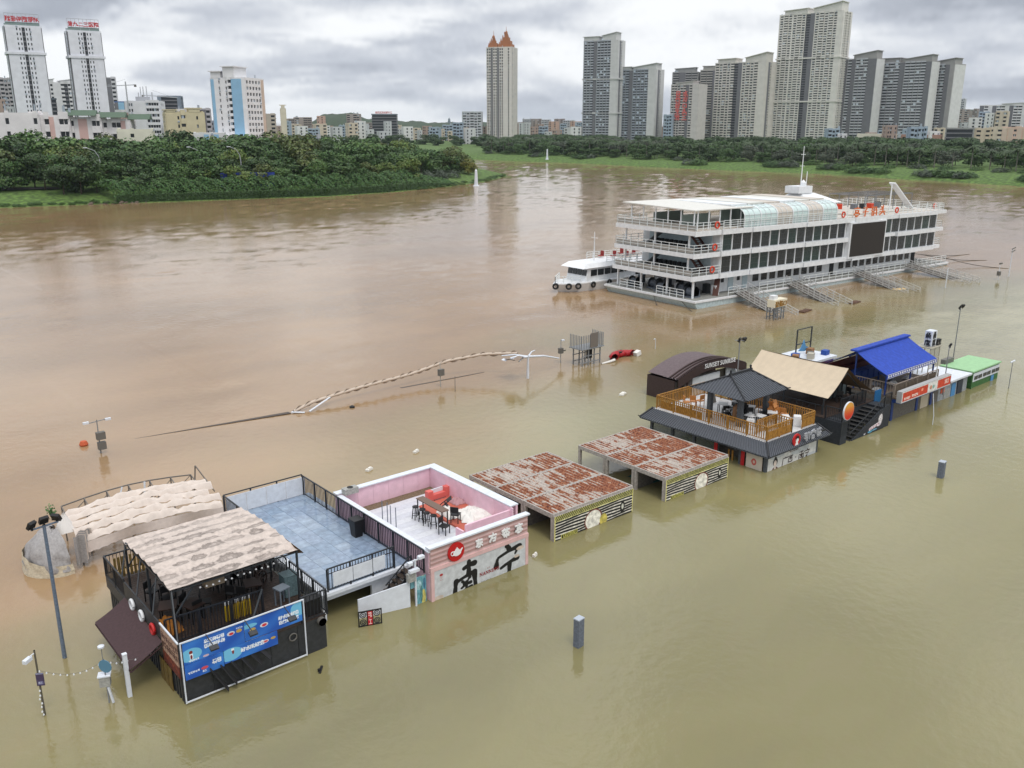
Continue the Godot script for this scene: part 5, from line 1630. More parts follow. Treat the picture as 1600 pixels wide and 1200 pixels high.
	part(bf, "billboard_frame", white, o)
	var bi := billboard_image()
	var rc := [[9.45, 11.85, 1.72, 2.62], [11.87, 14.32, 1.76, 2.64], [9.45, 10.95, 1.05, 1.7], [10.97, 13.2, 1.12, 1.72]]
	for k in 4:
		var q: Array = rc[k]
		var pn := MB.new(o.position)
		pn.span(Vector3(q[0], q[2], z0 + 0.08), Vector3(q[1], q[3], z0 + 0.118))
		pn.quad(Vector3(q[0], q[2], z0 + 0.121), Vector3(q[1], q[2], z0 + 0.121), Vector3(q[1], q[3], z0 + 0.121), Vector3(q[0], q[3], z0 + 0.121))
		part(pn, "billboard_panel", bi[k], o)
	for x in [10.45, 12.0, 13.65]:
		var sp := MB.new(o.position)
		sp.bar(Vector3(x - 0.1, 2.7, z0 + 0.15), Vector3(x, 2.35, z0 + 0.62), 0.03, 0.03)
		sp.box(Vector3(x, 2.33, z0 + 0.64), Vector3(0.32, 0.1, 0.2), Basis(Vector3.RIGHT, 0.5))
		part(sp, "floodlight", black, o)
	# torn dark strips hanging below the billboard
	var strip := mat("dark_strip", Color(0.17, 0.17, 0.18), 0.7, noise_tex("grime2", 0.02, 0.74, 1.0, 5), 0.8)
	for k in 6:
		var ts := MB.new(o.position)
		var xs := 10.4 + k * 0.42
		ts.bar(Vector3(xs, 1.2 - k * 0.02, z0 + 0.1), Vector3(xs + 0.55 - k * 0.06, 0.12 + k * 0.13, z0 + 0.32), 0.26, 0.03)
		part(ts, "hanging_strip", strip, o)
	var ph := MB.new(o.position)
	ph.tube(ring_pts(Vector3(13.9, 1.1, z0 + 0.03), 0.16, Vector3.RIGHT, Vector3.UP), 0.03, 6)
	part(ph, "porthole", mat("worn_grey", Color(0.4, 0.39, 0.37), 0.7), o)
	var vent := MB.new(o.position)
	vent.tube([Vector3(15.2, 1.35, z0 - 0.1), Vector3(15.2, 1.35, z0 + 0.16)], 0.18, 12)
	part(vent, "vent_pipe", mat("worn_grey"), o)
	# left side lettering panel and life rings
	var im := picture(220, 160, Color(0.66, 0.54, 0.46))
	for k in 7:
		write(im, "南宁东方水生活"[k], Vector2(8 + k * 30, 20 + k % 2 * 6), 26, 5, Color(0.25, 0.1, 0.08)); write(im, "水香味粉方南东"[k], Vector2(8 + k * 30, 60), 26, 5, Color(0.25, 0.1, 0.08))
	im.fill_rect(Rect2i(0, 105, 220, 55), Color(0.36, 0.13, 0.09))
	for k in 9: disc(im, Vector2(12 + k * 24, 112 + (k % 3) * 9), 12, 10, Color(0.5, 0.2, 0.12))
	grain(im, 0.3, 8, 0.05)
	var lp := MB.new(o.position)
	lp.quad(Vector3(x0 - 0.06, 1.1, z0 - 1.75), Vector3(x0 - 0.06, 1.1, z0 - 0.02), Vector3(x0 - 0.06, 2.6, z0 - 0.02), Vector3(x0 - 0.06, 2.6, z0 - 1.75))
	lp.span(Vector3(x0 - 0.055, 1.1, z0 - 1.75), Vector3(x0 - 0.035, 2.6, z0 - 0.02))
	part(lp, "menu_panel", printed("bar_menu", im, 0.7), o)
	var ring_w := mat("ring_white", Color(0.85, 0.86, 0.87), 0.5)
	for k in 3:
		var lr := MB.new(o.position)
		lr.tube(ring_pts(Vector3(x0 - 0.12, 2.1, z0 - [5.0, 3.85, 2.55][k]), 0.2, Vector3.BACK, Vector3.UP), 0.07, 6)
		part(lr, "life_ring", ring_w if k < 2 else mat("ring_red", Color(0.72, 0.12, 0.12), 0.5), o).set_meta("label", ["white life ring", "white life ring", "red life ring"][k])
	# brown side awning with its brackets
	var aw := MB.new(o.position)
	aw.grid(func(u: float, v: float) -> Vector3: return Vector3(lerpf(x0 - 0.08, 7.98, v), lerpf(1.95, 1.25, v) - 0.05 * sin(PI * v), lerpf(-32.15, -36.6, u)), 12, 8, 0.015)
	part(aw, "awning", mat("awning_brown", Color(0.30, 0.21, 0.22), 0.8, gr2(), 0.8), o)
	var ab := MB.new(o.position)
	for z in [-32.2, -34.4, -36.55]: ab.bar(Vector3(x0, 1.8, z), Vector3(8.0, 1.1, z), 0.05, 0.05)
	ab.bar(Vector3(8.0, 1.16, -32.15), Vector3(8.0, 1.16, -36.6), 0.06, 0.06)
	part(ab, "awning_arms", mat("awning_brown"), o)
	var ysl := MB.new(o.position)
	for k in 3: ysl.span(Vector3(x0 - 0.05, -0.5, -31.6 - k * 0.45), Vector3(x0 - 0.02, 1.0, -31.95 - k * 0.45))
	part(ysl, "yellow_shutter", slat, o)
	# festoon bulbs along the canopy edge
	var fb := MB.new(o.position)
	for k in 16: fb.lathe(Vector3(11.0 + k * 0.26, 3.62 - 0.03 * (k % 3), -32.3), [Vector2(0, -0.05), Vector2(0.05, 0), Vector2(0, 0.06)], 6)
	part(fb, "bulbs", ring_w, o, "stuff")
	# ---- loose things on the deck
	rng.seed = 37
	var y := 1.56
	for k in 8:
		var t := loose("gas_bottle", "yellow gas bottle, number %s from the left in the row behind the bar railing" % ["one", "two", "three", "four", "five", "six", "seven", "eight"][k], "gas bottle", Vector3(12.05 + k * 0.14, y, -32.62 + (k % 2) * 0.05), 0, "yellow gas bottles")
		var b := MB.new()
		b.lathe(Vector3.ZERO, [Vector2(0.055, 0), Vector2(0.06, 0.04), Vector2(0.06, 0.62), Vector2(0.03, 0.74), Vector2(0, 0.76)], 10)
		part(b, "body", mat("bottle_yellow", Color(0.72, 0.60, 0.10), 0.5), t)
		var cp := MB.new(); cp.lathe(Vector3(0, 0.74, 0), [Vector2(0.04, 0), Vector2(0.04, 0.14), Vector2(0, 0.16)], 8); part(cp, "cap", ring_w, t)
	var drk := mat("furn_black", Color(0.07, 0.07, 0.075), 0.6)
	var brn := mat("furn_brown", Color(0.22, 0.15, 0.12), 0.6)
	for k in 24:
		var p := Vector3(rng.randf_range(10.0, 14.8), y, rng.randf_range(-37.4, -33.2))
		if k % 3 == 0: table_thing("bar_table", "dark wooden table on the bar deck under the canopy", p, Vector3(0.8, 0.74, 0.7), brn, drk, rng.randf() * 3.0, 0.0, "tables under the canopy")
		else: chair_thing("black chair on the bar deck under the canopy", p, rng.randf() * TAU, drk, 0.0, "chairs under the canopy")
	for k in 3:
		var t := loose("wooden_wheel", ["big dark cartwheel leaning by the bar railing", "second dark cartwheel behind the cartwheel", "dark cartwheel near the canopy's right post"][k], "wheel", Vector3(14.3 + 0.3 * k, y, -34.2 - k * 0.7), 0.5)
		var r := MB.new()
		r.tube(ring_pts(Vector3(0, 0.46, 0), 0.42, Vector3.RIGHT, Vector3.UP), 0.04, 5)
		part(r, "rim", brn, t)
		for a in 6:
			var sp := MB.new()
			sp.bar(Vector3(0, 0.46, 0), Vector3(cos(a * PI / 3) * 0.42, 0.46 + sin(a * PI / 3) * 0.42, 0), 0.03, 0.03)
			part(sp, "spoke", brn, t)
	table_thing("steel_trolley", "open steel trolley frame at the right end of the bar deck", Vector3(14.4, y, -32.35), Vector3(0.55, 0.85, 0.5), mat("trolley_steel", Color(0.42, 0.46, 0.5), 0.4), mat("trolley_steel"), 0.2)
	var cb := MB.new(Vector3(15.05, y, -33.0))
	cb.span(Vector3(14.75, y, -33.3), Vector3(15.35, y + 0.95, -32.75)); cb.span(Vector3(14.72, y + 0.96, -33.33), Vector3(15.38, y + 1.0, -32.72))
	solo(cb, "cupboard", mat("cupboard_blue", Color(0.42, 0.52, 0.54), 0.6, gr2(), 0.8), "pale blue grey cupboard at the right railing of the bar deck", "cupboard")
	crumple("sack", "ochre sack lying beside the steel trolley on the bar deck", "sack", Vector3(14.75, y, -31.6), 0.8, 0.6, 0.35, mat("sack_ochre", Color(0.62, 0.40, 0.14), 0.9), 5)
	crumple("tarpaulin", "ochre tarpaulin at the left side of the bar deck", "tarpaulin", Vector3(9.95, y, -33.6), 1.0, 1.2, 0.5, mat("sack_ochre"), 8)
	var ds := MB.new(Vector3(15.0, y, -31.0))
	ds.span(Vector3(14.7, y, -31.2), Vector3(15.35, y + 0.7, -30.75)); ds.span(Vector3(14.65, y + 0.71, -31.25), Vector3(15.4, y + 0.75, -30.7))
	solo(ds, "desk", drk, "small dark desk in the front right corner of the bar deck", "desk")
	var ac := MB.new(Vector3(11.6, 3.5, -32.7))
	ac.span(Vector3(11.3, 3.35, -32.9), Vector3(12.1, 3.62, -32.55)); ac.bar(Vector3(11.7, 3.6, -32.72), Vector3(11.7, 3.9, -32.72), 0.05, 0.05)
	solo(ac, "heater_box", mat("heater_beige", Color(0.52, 0.46, 0.38), 0.7), "beige heater box hanging under the canopy front", "heater")

func gr2() -> Texture2D:
	return noise_tex("grime2", 0.02, 0.74, 1.0, 5)

func terrace_house(rail: Material, white: Material) -> void:
	var o := thing("terrace_house", "white building with blue tiled roof terrace between bar and pink house", "building", Vector3(16.3, 0, -32.2))
	var x0 := 16.3; var x1 := 20.85; var z0 := -32.2; var z1 := -42.8
	var w := MB.new(o.position)
	w.span(Vector3(x0, -1.5, z0 - 0.2), Vector3(x0 + 0.15, 1.3, z1))
	w.span(Vector3(x1 - 0.15, -1.5, z0 - 0.2), Vector3(x1, 1.3, z1))
	w.span(Vector3(x0 + 0.15, -1.5, z1 + 0.15), Vector3(x1 - 0.15, 1.3, z1))
	w.span(Vector3(x0 + 2.5, -1.5, z0 - 0.2), Vector3(x1 - 0.15, 1.3, z0 - 0.35))
	w.span(Vector3(x0 + 0.15, 0.95, z0 - 0.2), Vector3(x0 + 2.5, 1.3, z0 - 0.35))
	part(w, "wall", white, o)
	var inn := MB.new(o.position)
	inn.span(Vector3(x0 + 0.2, -1.5, z0 - 2.6), Vector3(x1 - 0.2, 1.25, z0 - 2.7))
	part(inn, "inner_wall", mat("kiosk_dark"), o)
	var sl := MB.new(o.position)
	sl.span(Vector3(x0 - 0.15, 1.3, z0 + 0.1), Vector3(x1 + 0.02, 1.46, z1 - 0.1))
	part(sl, "roof_slab", white, o)
	# wet blue tiles
	var tn := noise_tex("tile", 0.012, 0.8, 1.0, 5)
	var tm := [mat("tile_a", Color(0.57, 0.64, 0.73), 0.09, tn, 0.35), mat("tile_b", Color(0.54, 0.62, 0.71), 0.12, tn, 0.31), mat("tile_c", Color(0.60, 0.67, 0.75), 0.07, tn, 0.27)]
	rng.seed = 21
	for i in 6:
		for j in 14:
			piece("floor_tile", tm[rng.randi() % 3], o, Vector3(x0 + 0.3 + (i + 0.5) * 0.755, 1.475 + 0.002 * rng.randf(), z0 - 0.1 - (j + 0.5) * 0.75), Vector3(0.745, 0.03, 0.74))
	# railings
	railing(o, [Vector3(x0 + 0.2, 1.46, z0 - 0.05), Vector3(19.95, 1.46, z0 - 0.05)], 1.1, rail, 0.15, 1.3, 0.028, 0.85)
	railing(o, [Vector3(20.75, 1.46, z0 + 1.2), Vector3(20.75, 1.46, z1 + 0.1)], 1.15, rail, 0.15, 1.35, 0.028)
	railing(o, [Vector3(20.75, 1.46, z1 + 0.02), Vector3(x0 - 0.05, 1.46, z1 + 0.02)], 1.2, rail, 0, 1.35)
	railing(o, [Vector3(x0 - 0.05, 1.46, z1 + 0.1), Vector3(x0 - 0.05, 1.46, z0 - 7.2)], 1.2, rail, 0.15, 1.35, 0.028)
	for k in 4:
		piece("rail_board", white, o, Vector3(x0 + 0.6 + k * 1.13, 2.03, z1 + 0.08), Vector3(1.11, 1.0, 0.03))
	piece("rail_board", white, o, Vector3(18.25, 2.0, z0 + 0.02), Vector3(0.98, 0.66, 0.03))
	piece("rail_board", white, o, Vector3(17.24, 2.0, z0 + 0.02), Vector3(0.98, 0.66, 0.03))
	piece("rail_board", white, o, Vector3(19.1, 2.02, z0 + 0.02), Vector3(0.64, 0.66, 0.03))
	# stair down to the quay
	var st := mat("stair_brown", Color(0.28, 0.23, 0.19), 0.8, gr2(), 0.7)
	for k in 6:
		piece("stair_step", st, o, Vector3(20.3 - k * 0.24, 1.35 - k * 0.17, z0 + 0.38), Vector3(0.27, 0.05, 0.55))
	var sr := MB.new(o.position)
	sr.bar(Vector3(20.4, 1.3, z0 + 0.68), Vector3(19.0, 0.28, z0 + 0.68), 0.05, 0.2)
	sr.bar(Vector3(20.4, 1.3, z0 + 0.12), Vector3(19.0, 0.28, z0 + 0.12), 0.05, 0.2)
	sr.bar(Vector3(20.4, 2.25, z0 + 0.68), Vector3(19.0, 1.2, z0 + 0.68), 0.05, 0.05)
	for k in 4: sr.bar(Vector3(20.4 - k * 0.4, 1.3 - k * 0.3, z0 + 0.68), Vector3(20.4 - k * 0.4, 2.25 - k * 0.31, z0 + 0.68), 0.035, 0.035)
	part(sr, "stair_rail", rail, o)
	# black bin
	var bn := loose("dustbin", "black wheeled dustbin at the railing of the blue tiled terrace", "dustbin", Vector3(20.35, 1.49, -36.3))
	var bm := MB.new()
	bm.hexa([Vector3(-0.2, 0, 0.22), Vector3(0.2, 0, 0.22), Vector3(0.2, 0, -0.22), Vector3(-0.2, 0, -0.22), Vector3(-0.27, 0.85, 0.3), Vector3(0.27, 0.85, 0.3), Vector3(0.27, 0.85, -0.3), Vector3(-0.27, 0.85, -0.3)])
	part(bm, "body", mat("bin_black", Color(0.05, 0.05, 0.055), 0.5), bn)
	var bl := MB.new(); bl.box(Vector3(0, 0.9, 0), Vector3(0.58, 0.08, 0.64)); part(bl, "lid", mat("bin_black"), bn)
	# white barrier and mural boards in front of the stair
	var br := MB.new(Vector3(17.6, 0, -31.6))
	br.hexa([Vector3(17.6, -1, -31.6), Vector3(19.95, -1, -31.0), Vector3(19.95, -1, -31.06), Vector3(17.6, -1, -31.66), Vector3(17.6, 0.95, -31.6), Vector3(19.95, 1.25, -31.0), Vector3(19.95, 1.25, -31.06), Vector3(17.6, 0.95, -31.66)])
	solo(br, "hoarding", white, "plain white hoarding standing in the water before the terrace stair", "hoarding")
	var mi := picture(128, 160, Color(0.40, 0.62, 0.66))
	disc(mi, Vector2(30, 40), 34, 26, Color(0.62, 0.76, 0.78)); disc(mi, Vector2(90, 110), 30, 40, Color(0.75, 0.72, 0.4)); disc(mi, Vector2(60, 90), 18, 44, Color(0.3, 0.5, 0.5)); disc(mi, Vector2(104, 40), 18, 30, Color(0.25, 0.45, 0.55))
	grain(mi, 0.3, 3, 0.03)
	var mu := MB.new(Vector3(20.4, 0, -30.98))
	mu.span(Vector3(20.3, -1, -31.02), Vector3(20.82, 1.35, -30.97))
	mu.quad(Vector3(20.3, -0.2, -30.965), Vector3(20.82, -0.2, -30.965), Vector3(20.82, 1.35, -30.965), Vector3(20.3, 1.35, -30.965))
	solo(mu, "mural_board", printed("mural", mi, 0.7), "teal and yellow painted mural board left of the pink house corner", "mural board")
	var mt := MB.new(Vector3(19.98, 0.8, -31.0))
	mt.span(Vector3(19.98, 0.9, -31.03), Vector3(20.3, 1.4, -30.98))
	solo(mt, "mural_board", mat("mural_teal", Color(0.42, 0.62, 0.66), 0.7), "short teal board over the gap beside the white hoarding", "mural board")
	# camera post with boxes
	var cp := thing("camera_post", "post with white camera boxes before the pink house corner", "camera post", Vector3(20.2, 0, -30.9))
	var m := MB.new(cp.position); m.bar(Vector3(20.2, -1, -30.9), Vector3(20.2, 2.35, -30.9), 0.07, 0.07); m.bar(Vector3(19.9, 2.3, -30.9), Vector3(20.5, 2.3, -30.9), 0.05, 0.05); part(m, "post", white, cp)
	for q in [[20.5, 2.4, 0.3], [19.9, 2.25, 0.22], [20.1, 1.85, 0.5]]:
		var c := MB.new(cp.position); c.box(Vector3(q[0], q[1], -30.85), Vector3(q[2], 0.13, 0.2)); part(c, "camera", white, cp)
	var jb := MB.new(cp.position); jb.box(Vector3(20.0, 1.5, -30.95), Vector3(0.4, 0.4, 0.2)); part(jb, "junction_box", mat("worn_white", Color(0.7, 0.7, 0.68), 0.7, gr2(), 0.8), cp)
	# ornamental sign afloat
	var sg := thing("lattice_sign", "black lattice sign with two red squares standing in the water", "sign", Vector3(17.25, 0, -31.0))
	sg.rotation.y = deg_to_rad(-20)
	var lf := MB.new()
	for y in [0.02, 0.72]: lf.bar(Vector3(0, y, 0), Vector3(1.0, y, 0), 0.05, 0.05)
	for x in [0.0, 0.38, 0.62, 1.0]: lf.bar(Vector3(x, -0.3, 0), Vector3(x, 0.75, 0), 0.05, 0.05)
	for q in [[0.19, 0.55], [0.19, 0.2], [0.81, 0.55], [0.81, 0.2]]:
		lf.tube(ring_pts(Vector3(q[0], q[1], 0), 0.13, Vector3.RIGHT, Vector3.UP, 10), 0.022, 5)
		lf.tube(ring_pts(Vector3(q[0], q[1], 0), 0.06, Vector3.RIGHT, Vector3.UP, 8), 0.02, 5)
	part(lf, "lattice", mat("lattice_black", Color(0.08, 0.08, 0.085), 0.5), sg)
	for k in 2:
		var im := picture(64, 64, Color(0.74, 0.10, 0.16))
		write(im, "竣工"[k], Vector2(10, 10), 44, 6, Color(0.92, 0.86, 0.84))
		var q := MB.new()
		q.span(Vector3(0.4, 0.39 - k * 0.34, -0.01), Vector3(0.6, 0.7 - k * 0.34, 0.03))
		q.quad(Vector3(0.4, 0.39 - k * 0.34, 0.033), Vector3(0.6, 0.39 - k * 0.34, 0.033), Vector3(0.6, 0.7 - k * 0.34, 0.033), Vector3(0.4, 0.7 - k * 0.34, 0.033))
		part(q, "red_plate", printed("red_plate_%d" % k, im, 0.5), sg)

func pink_house(white: Material) -> void:
	var o := thing("pink_house", "pink walled tea house roof with black calligraphy front", "building", Vector3(20.95, 0, -30.75))
	var x0 := 20.95; var x1 := 27.25; var z0 := -30.75; var z1 := -39.4
	var gl := noise_tex("grime", 0.012, 0.92, 1.0, 5)
	var pink := mat("pink_wall", Color(0.91, 0.765, 0.82), 0.6, gl, 0.25)
	var body := MB.new(o.position)
	body.span(Vector3(x0, -1.5, z0 - 0.05), Vector3(x1 - 0.45, 1.42, z0 - 1.4))
	body.span(Vector3(x0, -1.5, z0 - 1.4), Vector3(x1 - 0.07, 1.42, z1))
	part(body, "body_wall", pink, o)
	# white floor boards
	var fb := [mat("floor_white_a", Color(0.83, 0.84, 0.86), 0.4, gl, 0.5), mat("floor_white_b", Color(0.80, 0.81, 0.84), 0.45, gl, 0.43)]
	for k in 15: piece("floor_board", fb[k % 2], o, Vector3((x0 + x1) / 2, 1.44, z0 - 0.55 - k * 0.5), Vector3(x1 - x0 - 0.5, 0.04, 0.492))
	var dirt := MB.new(o.position)
	dirt.span(Vector3(x0 + 0.25, 1.42, z0 - 7.8), Vector3(x1 - 0.25, 1.462, z1 + 0.2))
	part(dirt, "dirt_strip", mat("dry_dirt", Color(0.58, 0.50, 0.40), 0.95, noise_tex("dirt", 0.03, 0.55, 1.0, 5), 0.5), o)
	# parapets in panels
	for k in 6: piece("parapet_panel", pink, o, Vector3(x0 + 0.25 + (k + 0.5) * 0.965, 2.0, z1 + 0.14), Vector3(0.955, 1.16, 0.08))
	for k in 5: piece("parapet_panel", pink, o, Vector3(x1 - 0.38, 2.0, z1 + 0.2 + (k + 0.5) * 1.45), Vector3(0.08, 1.16, 1.44))
	for k in 6: piece("parapet_panel", pink, o, Vector3(x0 + 0.1, 1.95, z1 + 0.2 + (k + 0.5) * 1.38), Vector3(0.08, 1.05, 1.37))
	piece("parapet_panel", pink, o, Vector3(25.45, 1.95, z0 - 1.4), Vector3(2.9, 1.0, 0.1))
	piece("parapet_panel", pink, o, Vector3(23.9, 1.8, z0 - 1.7), Vector3(0.1, 0.7, 0.6))
	var op := MB.new(o.position)
	op.span(Vector3(x1 - 0.06, -1.5, z0 - 1.35), Vector3(x1 + 0.06, 2.6, z1 - 0.06))
	op.span(Vector3(x0 - 0.04, 1.4, z0 - 0.1), Vector3(x0 + 0.05, 2.5, z1))
	op.span(Vector3(x0, 1.4, z1 + 0.1), Vector3(x1, 2.58, z1))
	part(op, "parapet_back", pink, o)
	var cap := MB.new(o.position)
	cap.span(Vector3(x0 - 0.1, 2.6, z1 + 0.28), Vector3(x1 + 0.1, 2.66, z1 - 0.1))
	cap.span(Vector3(x1 - 0.42, 2.6, z1 + 0.28), Vector3(x1 + 0.1, 2.661, z0 - 1.35))
	cap.span(Vector3(x0 - 0.12, 2.5, z0 + 0.0), Vector3(x0 + 0.2, 2.56, z1 + 0.28))
	cap.span(Vector3(x0 - 0.1, 2.66, z0 + 0.08), Vector3(x1 - 0.35, 2.74, z0 - 0.25))
	part(cap, "coping", white, o)
	# front: striped fascia above, calligraphy board below
	var fa := MB.new(o.position)
	fa.span(Vector3(x0, 1.7, z0 - 0.2), Vector3(x1 - 0.45, 2.66, z0))
	part(fa, "fascia", mat("fascia_pink", Color(0.84, 0.72, 0.71), 0.6, gl, 0.3), o)
	for k in 4:
		piece("fascia_stripe", mat("fascia_brown", Color(0.70, 0.56, 0.54), 0.6, gl, 0.3), o, Vector3((x0 + x1 - 0.45) / 2, 1.88 + k * 0.225, z0 + 0.012), Vector3(x1 - x0 - 0.46, 0.1, 0.024))
	var lg := MB.new(o.position)
	lg.span(Vector3(x0 - 0.03, 1.5, z0 - 0.2), Vector3(x1 - 0.42, 1.7, z0 + 0.06))
	lg.span(Vector3(x0 - 0.02, -1.2, z0 - 0.06), Vector3(x0 + 0.16, 1.5, z0 + 0.05))
	lg.span(Vector3(x1 - 0.6, -1.2, z0 - 0.06), Vector3(x1 - 0.43, 1.5, z0 + 0.05))
	part(lg, "frame", mat("frame_pink", Color(0.87, 0.72, 0.71), 0.6, gl, 0.3), o)
	var im := picture(768, 256, Color(0.76, 0.77, 0.78))
	var inkc := Color(0.045, 0.045, 0.05)
	# brush characters with swelling strokes: points in tenths, first and last width
	for q in [["35 14 62 10 20 30|48 02 47 30 20 26|14 36 10 62 26 22|12 40 60 30 16 26|62 30 66 72 30 18|66 72 54 66 20 8|30 42 36 50 14 18|50 38 42 48 16 10|28 56 52 50 12 18|26 66 54 60 12 18|41 46 40 80 18 10", 130.0], ["36 00 42 08 22 26|10 22 06 38 14 28|12 20 70 10 14 28|72 10 60 24 28 10|20 46 66 36 16 26|44 42 42 76 24 26|42 76 28 68 22 6", 490.0]]:
		for s in (q[0] as String).split("|"):
			var n := s.split_floats(" ")
			var a := Vector2(q[1] + n[0] * 3.1, 12 + n[1] * 3.1)
			var b := Vector2(q[1] + n[2] * 3.1, 12 + n[3] * 3.1)
			for k in 40:
				var u := k / 39.0
				var wdt: float = lerpf(n[4], n[5], u) * (0.66 + 0.2 * absf(cos(u * PI)))
				disc(im, a.lerp(b, u) + Vector2(0, -5.0 * sin(u * PI)), wdt, wdt * 0.8, inkc)
	disc(im, Vector2(56, 40), 14, 9, Color(0.65, 0.2, 0.2)); write(im, "三", Vector2(44, 54), 22, 2, Color(0.65, 0.3, 0.3))
	write(im, "东方", Vector2(430, 110), 12, 2, Color(0.6, 0.5, 0.5)); write(im, "水生活方", Vector2(370, 196), 22, 3, Color(0.35, 0.35, 0.36))
	for q in [[30, 190, 40, 16], [720, 60, 34, 14], [90, 225, 60, 14], [690, 110, 24, 10]]: disc(im, Vector2(q[0], q[1]), q[2], q[3], Color(0.78, 0.72, 0.66))
	grain(im, 0.10, 14, 0.02)
	var cb := MB.new(o.position)
	cb.quad(Vector3(x0 + 0.16, -0.42, z0 + 0.03), Vector3(x1 - 0.6, -0.42, z0 + 0.03), Vector3(x1 - 0.6, 1.5, z0 + 0.03), Vector3(x0 + 0.16, 1.5, z0 + 0.03))
	cb.span(Vector3(x0 + 0.16, -1.2, z0 - 0.05), Vector3(x1 - 0.6, 1.5, z0 + 0.026))
	part(cb, "calligraphy_board", printed("calligraphy", im, 0.6), o)
	text_mesh("NANNING", 0.17, 0.01, mat("nanning_red", Color(0.55, 0.10, 0.12), 0.6), o, "lettering", Vector3(24.35, 0.42, z0 + 0.04), Basis(), true)
	for k in 4:
		var g := MB.new(o.position)
		glyph_solid(g, "东方茶亭"[k], Transform3D(Basis(), Vector3(23.5 + k * 0.82, 1.95, z0 + 0.07)), 0.42, 0.075, 0.06)
		part(g, "letter", mat("letter_white", Color(0.9, 0.9, 0.9), 0.5), o)
	# round red teapot sign
	var rd := MB.new(o.position)
	rd.lathe(Vector3(22.35, 2.12, z0 + 0.03), [Vector2(0, 0.0), Vector2(0.47, 0.0), Vector2(0.47, 0.06), Vector2(0, 0.065)], 28, Basis(Vector3.RIGHT, PI / 2))
	var rsign := part(rd, "round_sign", mat("sign_round_red", Color(0.72, 0.07, 0.09), 0.4), o)
	var tp := MB.new(o.position)
	var tpz := z0 + 0.1
	tp.lathe(Vector3(22.38, 2.08, tpz), [Vector2(0, 0), Vector2(0.2, 0), Vector2(0.2, 0.02), Vector2(0, 0.021)], 20, Basis(Vector3.RIGHT, PI / 2).scaled(Vector3(1.15, 0.8, 1)))
	tp.prism(PackedVector2Array([Vector2(22.56, 2.02), Vector2(22.72, 2.24), Vector2(22.66, 2.25), Vector2(22.52, 2.14)]), Transform3D(Basis(), Vector3(0, 0, tpz + 0.02)), 0.02)
	tp.tube(ring_pts(Vector3(22.13, 2.1, tpz + 0.01), 0.1, Vector3.RIGHT, Vector3.UP, 12), 0.022, 5)
	tp.prism(PackedVector2Array([Vector2(22.26, 2.24), Vector2(22.5, 2.24), Vector2(22.42, 2.3), Vector2(22.4, 2.35), Vector2(22.36, 2.35), Vector2(22.34, 2.3)]), Transform3D(Basis(), Vector3(0, 0, tpz + 0.02)), 0.02)
	part(tp, "teapot_emblem", mat("letter_white"), rsign)
	# steel rods
	for k in 4: piece("steel_rod", mat("trolley_steel"), o, Vector3(22.35 + 0.06 * (k % 2), 2.0, -37.1 + k * 0.4), Vector3(0.035, 1.1, 0.035))
	# ---- loose things on the roof
	var y := 1.465
	var terra := mat("terracotta", Color(0.74, 0.38, 0.30), 0.75, gl, 0.4)
	var coral := mat("coral_bench", Color(0.82, 0.40, 0.37), 0.6)
	var pf := MB.new(Vector3(25.9, y, -35.3))
	pf.span(Vector3(24.7, y, -37.2), Vector3(26.8, y + 0.1, -32.9))
	solo(pf, "platform", terra, "low terracotta platform inside the pink walls", "platform")
	var bp := loose("bench", "coral bench between two square posts in the pink walled terrace", "bench", Vector3(26.2, y, -37.5))
	bp.scale = Vector3.ONE * 0.82
	for x in [-0.75, 0.65]:
		var m := MB.new(); m.span(Vector3(x - 0.2, 0, -0.2), Vector3(x + 0.2, 0.75, 0.2)); part(m, "post", coral, bp)
	var bs := MB.new(); bs.span(Vector3(-0.55, 0.1, -0.18), Vector3(0.45, 0.45, 0.2)); part(bs, "seat", coral, bp)
	var bk := MB.new(); bk.span(Vector3(-0.55, 0.45, -0.2), Vector3(0.45, 0.72, -0.12)); part(bk, "backrest", white, bp)
	var drk := mat("furn_black")
	table_thing("bar_table", "long high brown table with stools on the pink terrace", Vector3(24.25, y, -35.3), Vector3(0.45, 0.98, 2.3), mat("table_brown", Color(0.42, 0.34, 0.29), 0.6), drk)
	for k in 4:
		var t := loose("bar_stool", "black bar stool at the long brown table, %s from the back" % ["first", "second", "third", "fourth"][k], "stool", Vector3(23.75 + 0.08 * (k % 2), y, -36.1 + k * 0.5), 0.3 * k, "black bar stools")
		var s := MB.new(); s.lathe(Vector3(0, 0.66, 0), [Vector2(0, 0), Vector2(0.17, 0.0), Vector2(0.17, 0.05), Vector2(0, 0.06)], 12); part(s, "seat", drk, t)
		for a in 4:
			var l := MB.new(); l.bar(Vector3(cos(a * PI / 2 + 0.8) * 0.2, 0, sin(a * PI / 2 + 0.8) * 0.2), Vector3(cos(a * PI / 2 + 0.8) * 0.12, 0.67, sin(a * PI / 2 + 0.8) * 0.12), 0.035, 0.035); part(l, "leg", drk, t)
		var r := MB.new(); r.tube(ring_pts(Vector3(0, 0.25, 0), 0.17, Vector3.RIGHT, Vector3.BACK, 10), 0.015, 4); part(r, "foot_ring", drk, t)
	chair_thing("black chair at the near end of the long brown table", Vector3(23.85, y, -33.7), 0.4, drk)
	chair_thing("black chair tipped over on the terracotta platform", Vector3(25.2, y + 0.12, -35.9), 1.0, drk, 0.9)
	chair_thing("black chair standing on the terracotta platform", Vector3(25.0, y + 0.1, -34.3), 2.2, drk)
	var sheet := mat("sheet_white", Color(0.86, 0.85, 0.83), 0.85)
	crumple("tarpaulin", "large white crumpled sheet on the terracotta platform", "sheet", Vector3(26.1, y + 0.1, -34.4), 1.7, 1.7, 0.42, sheet, 51)
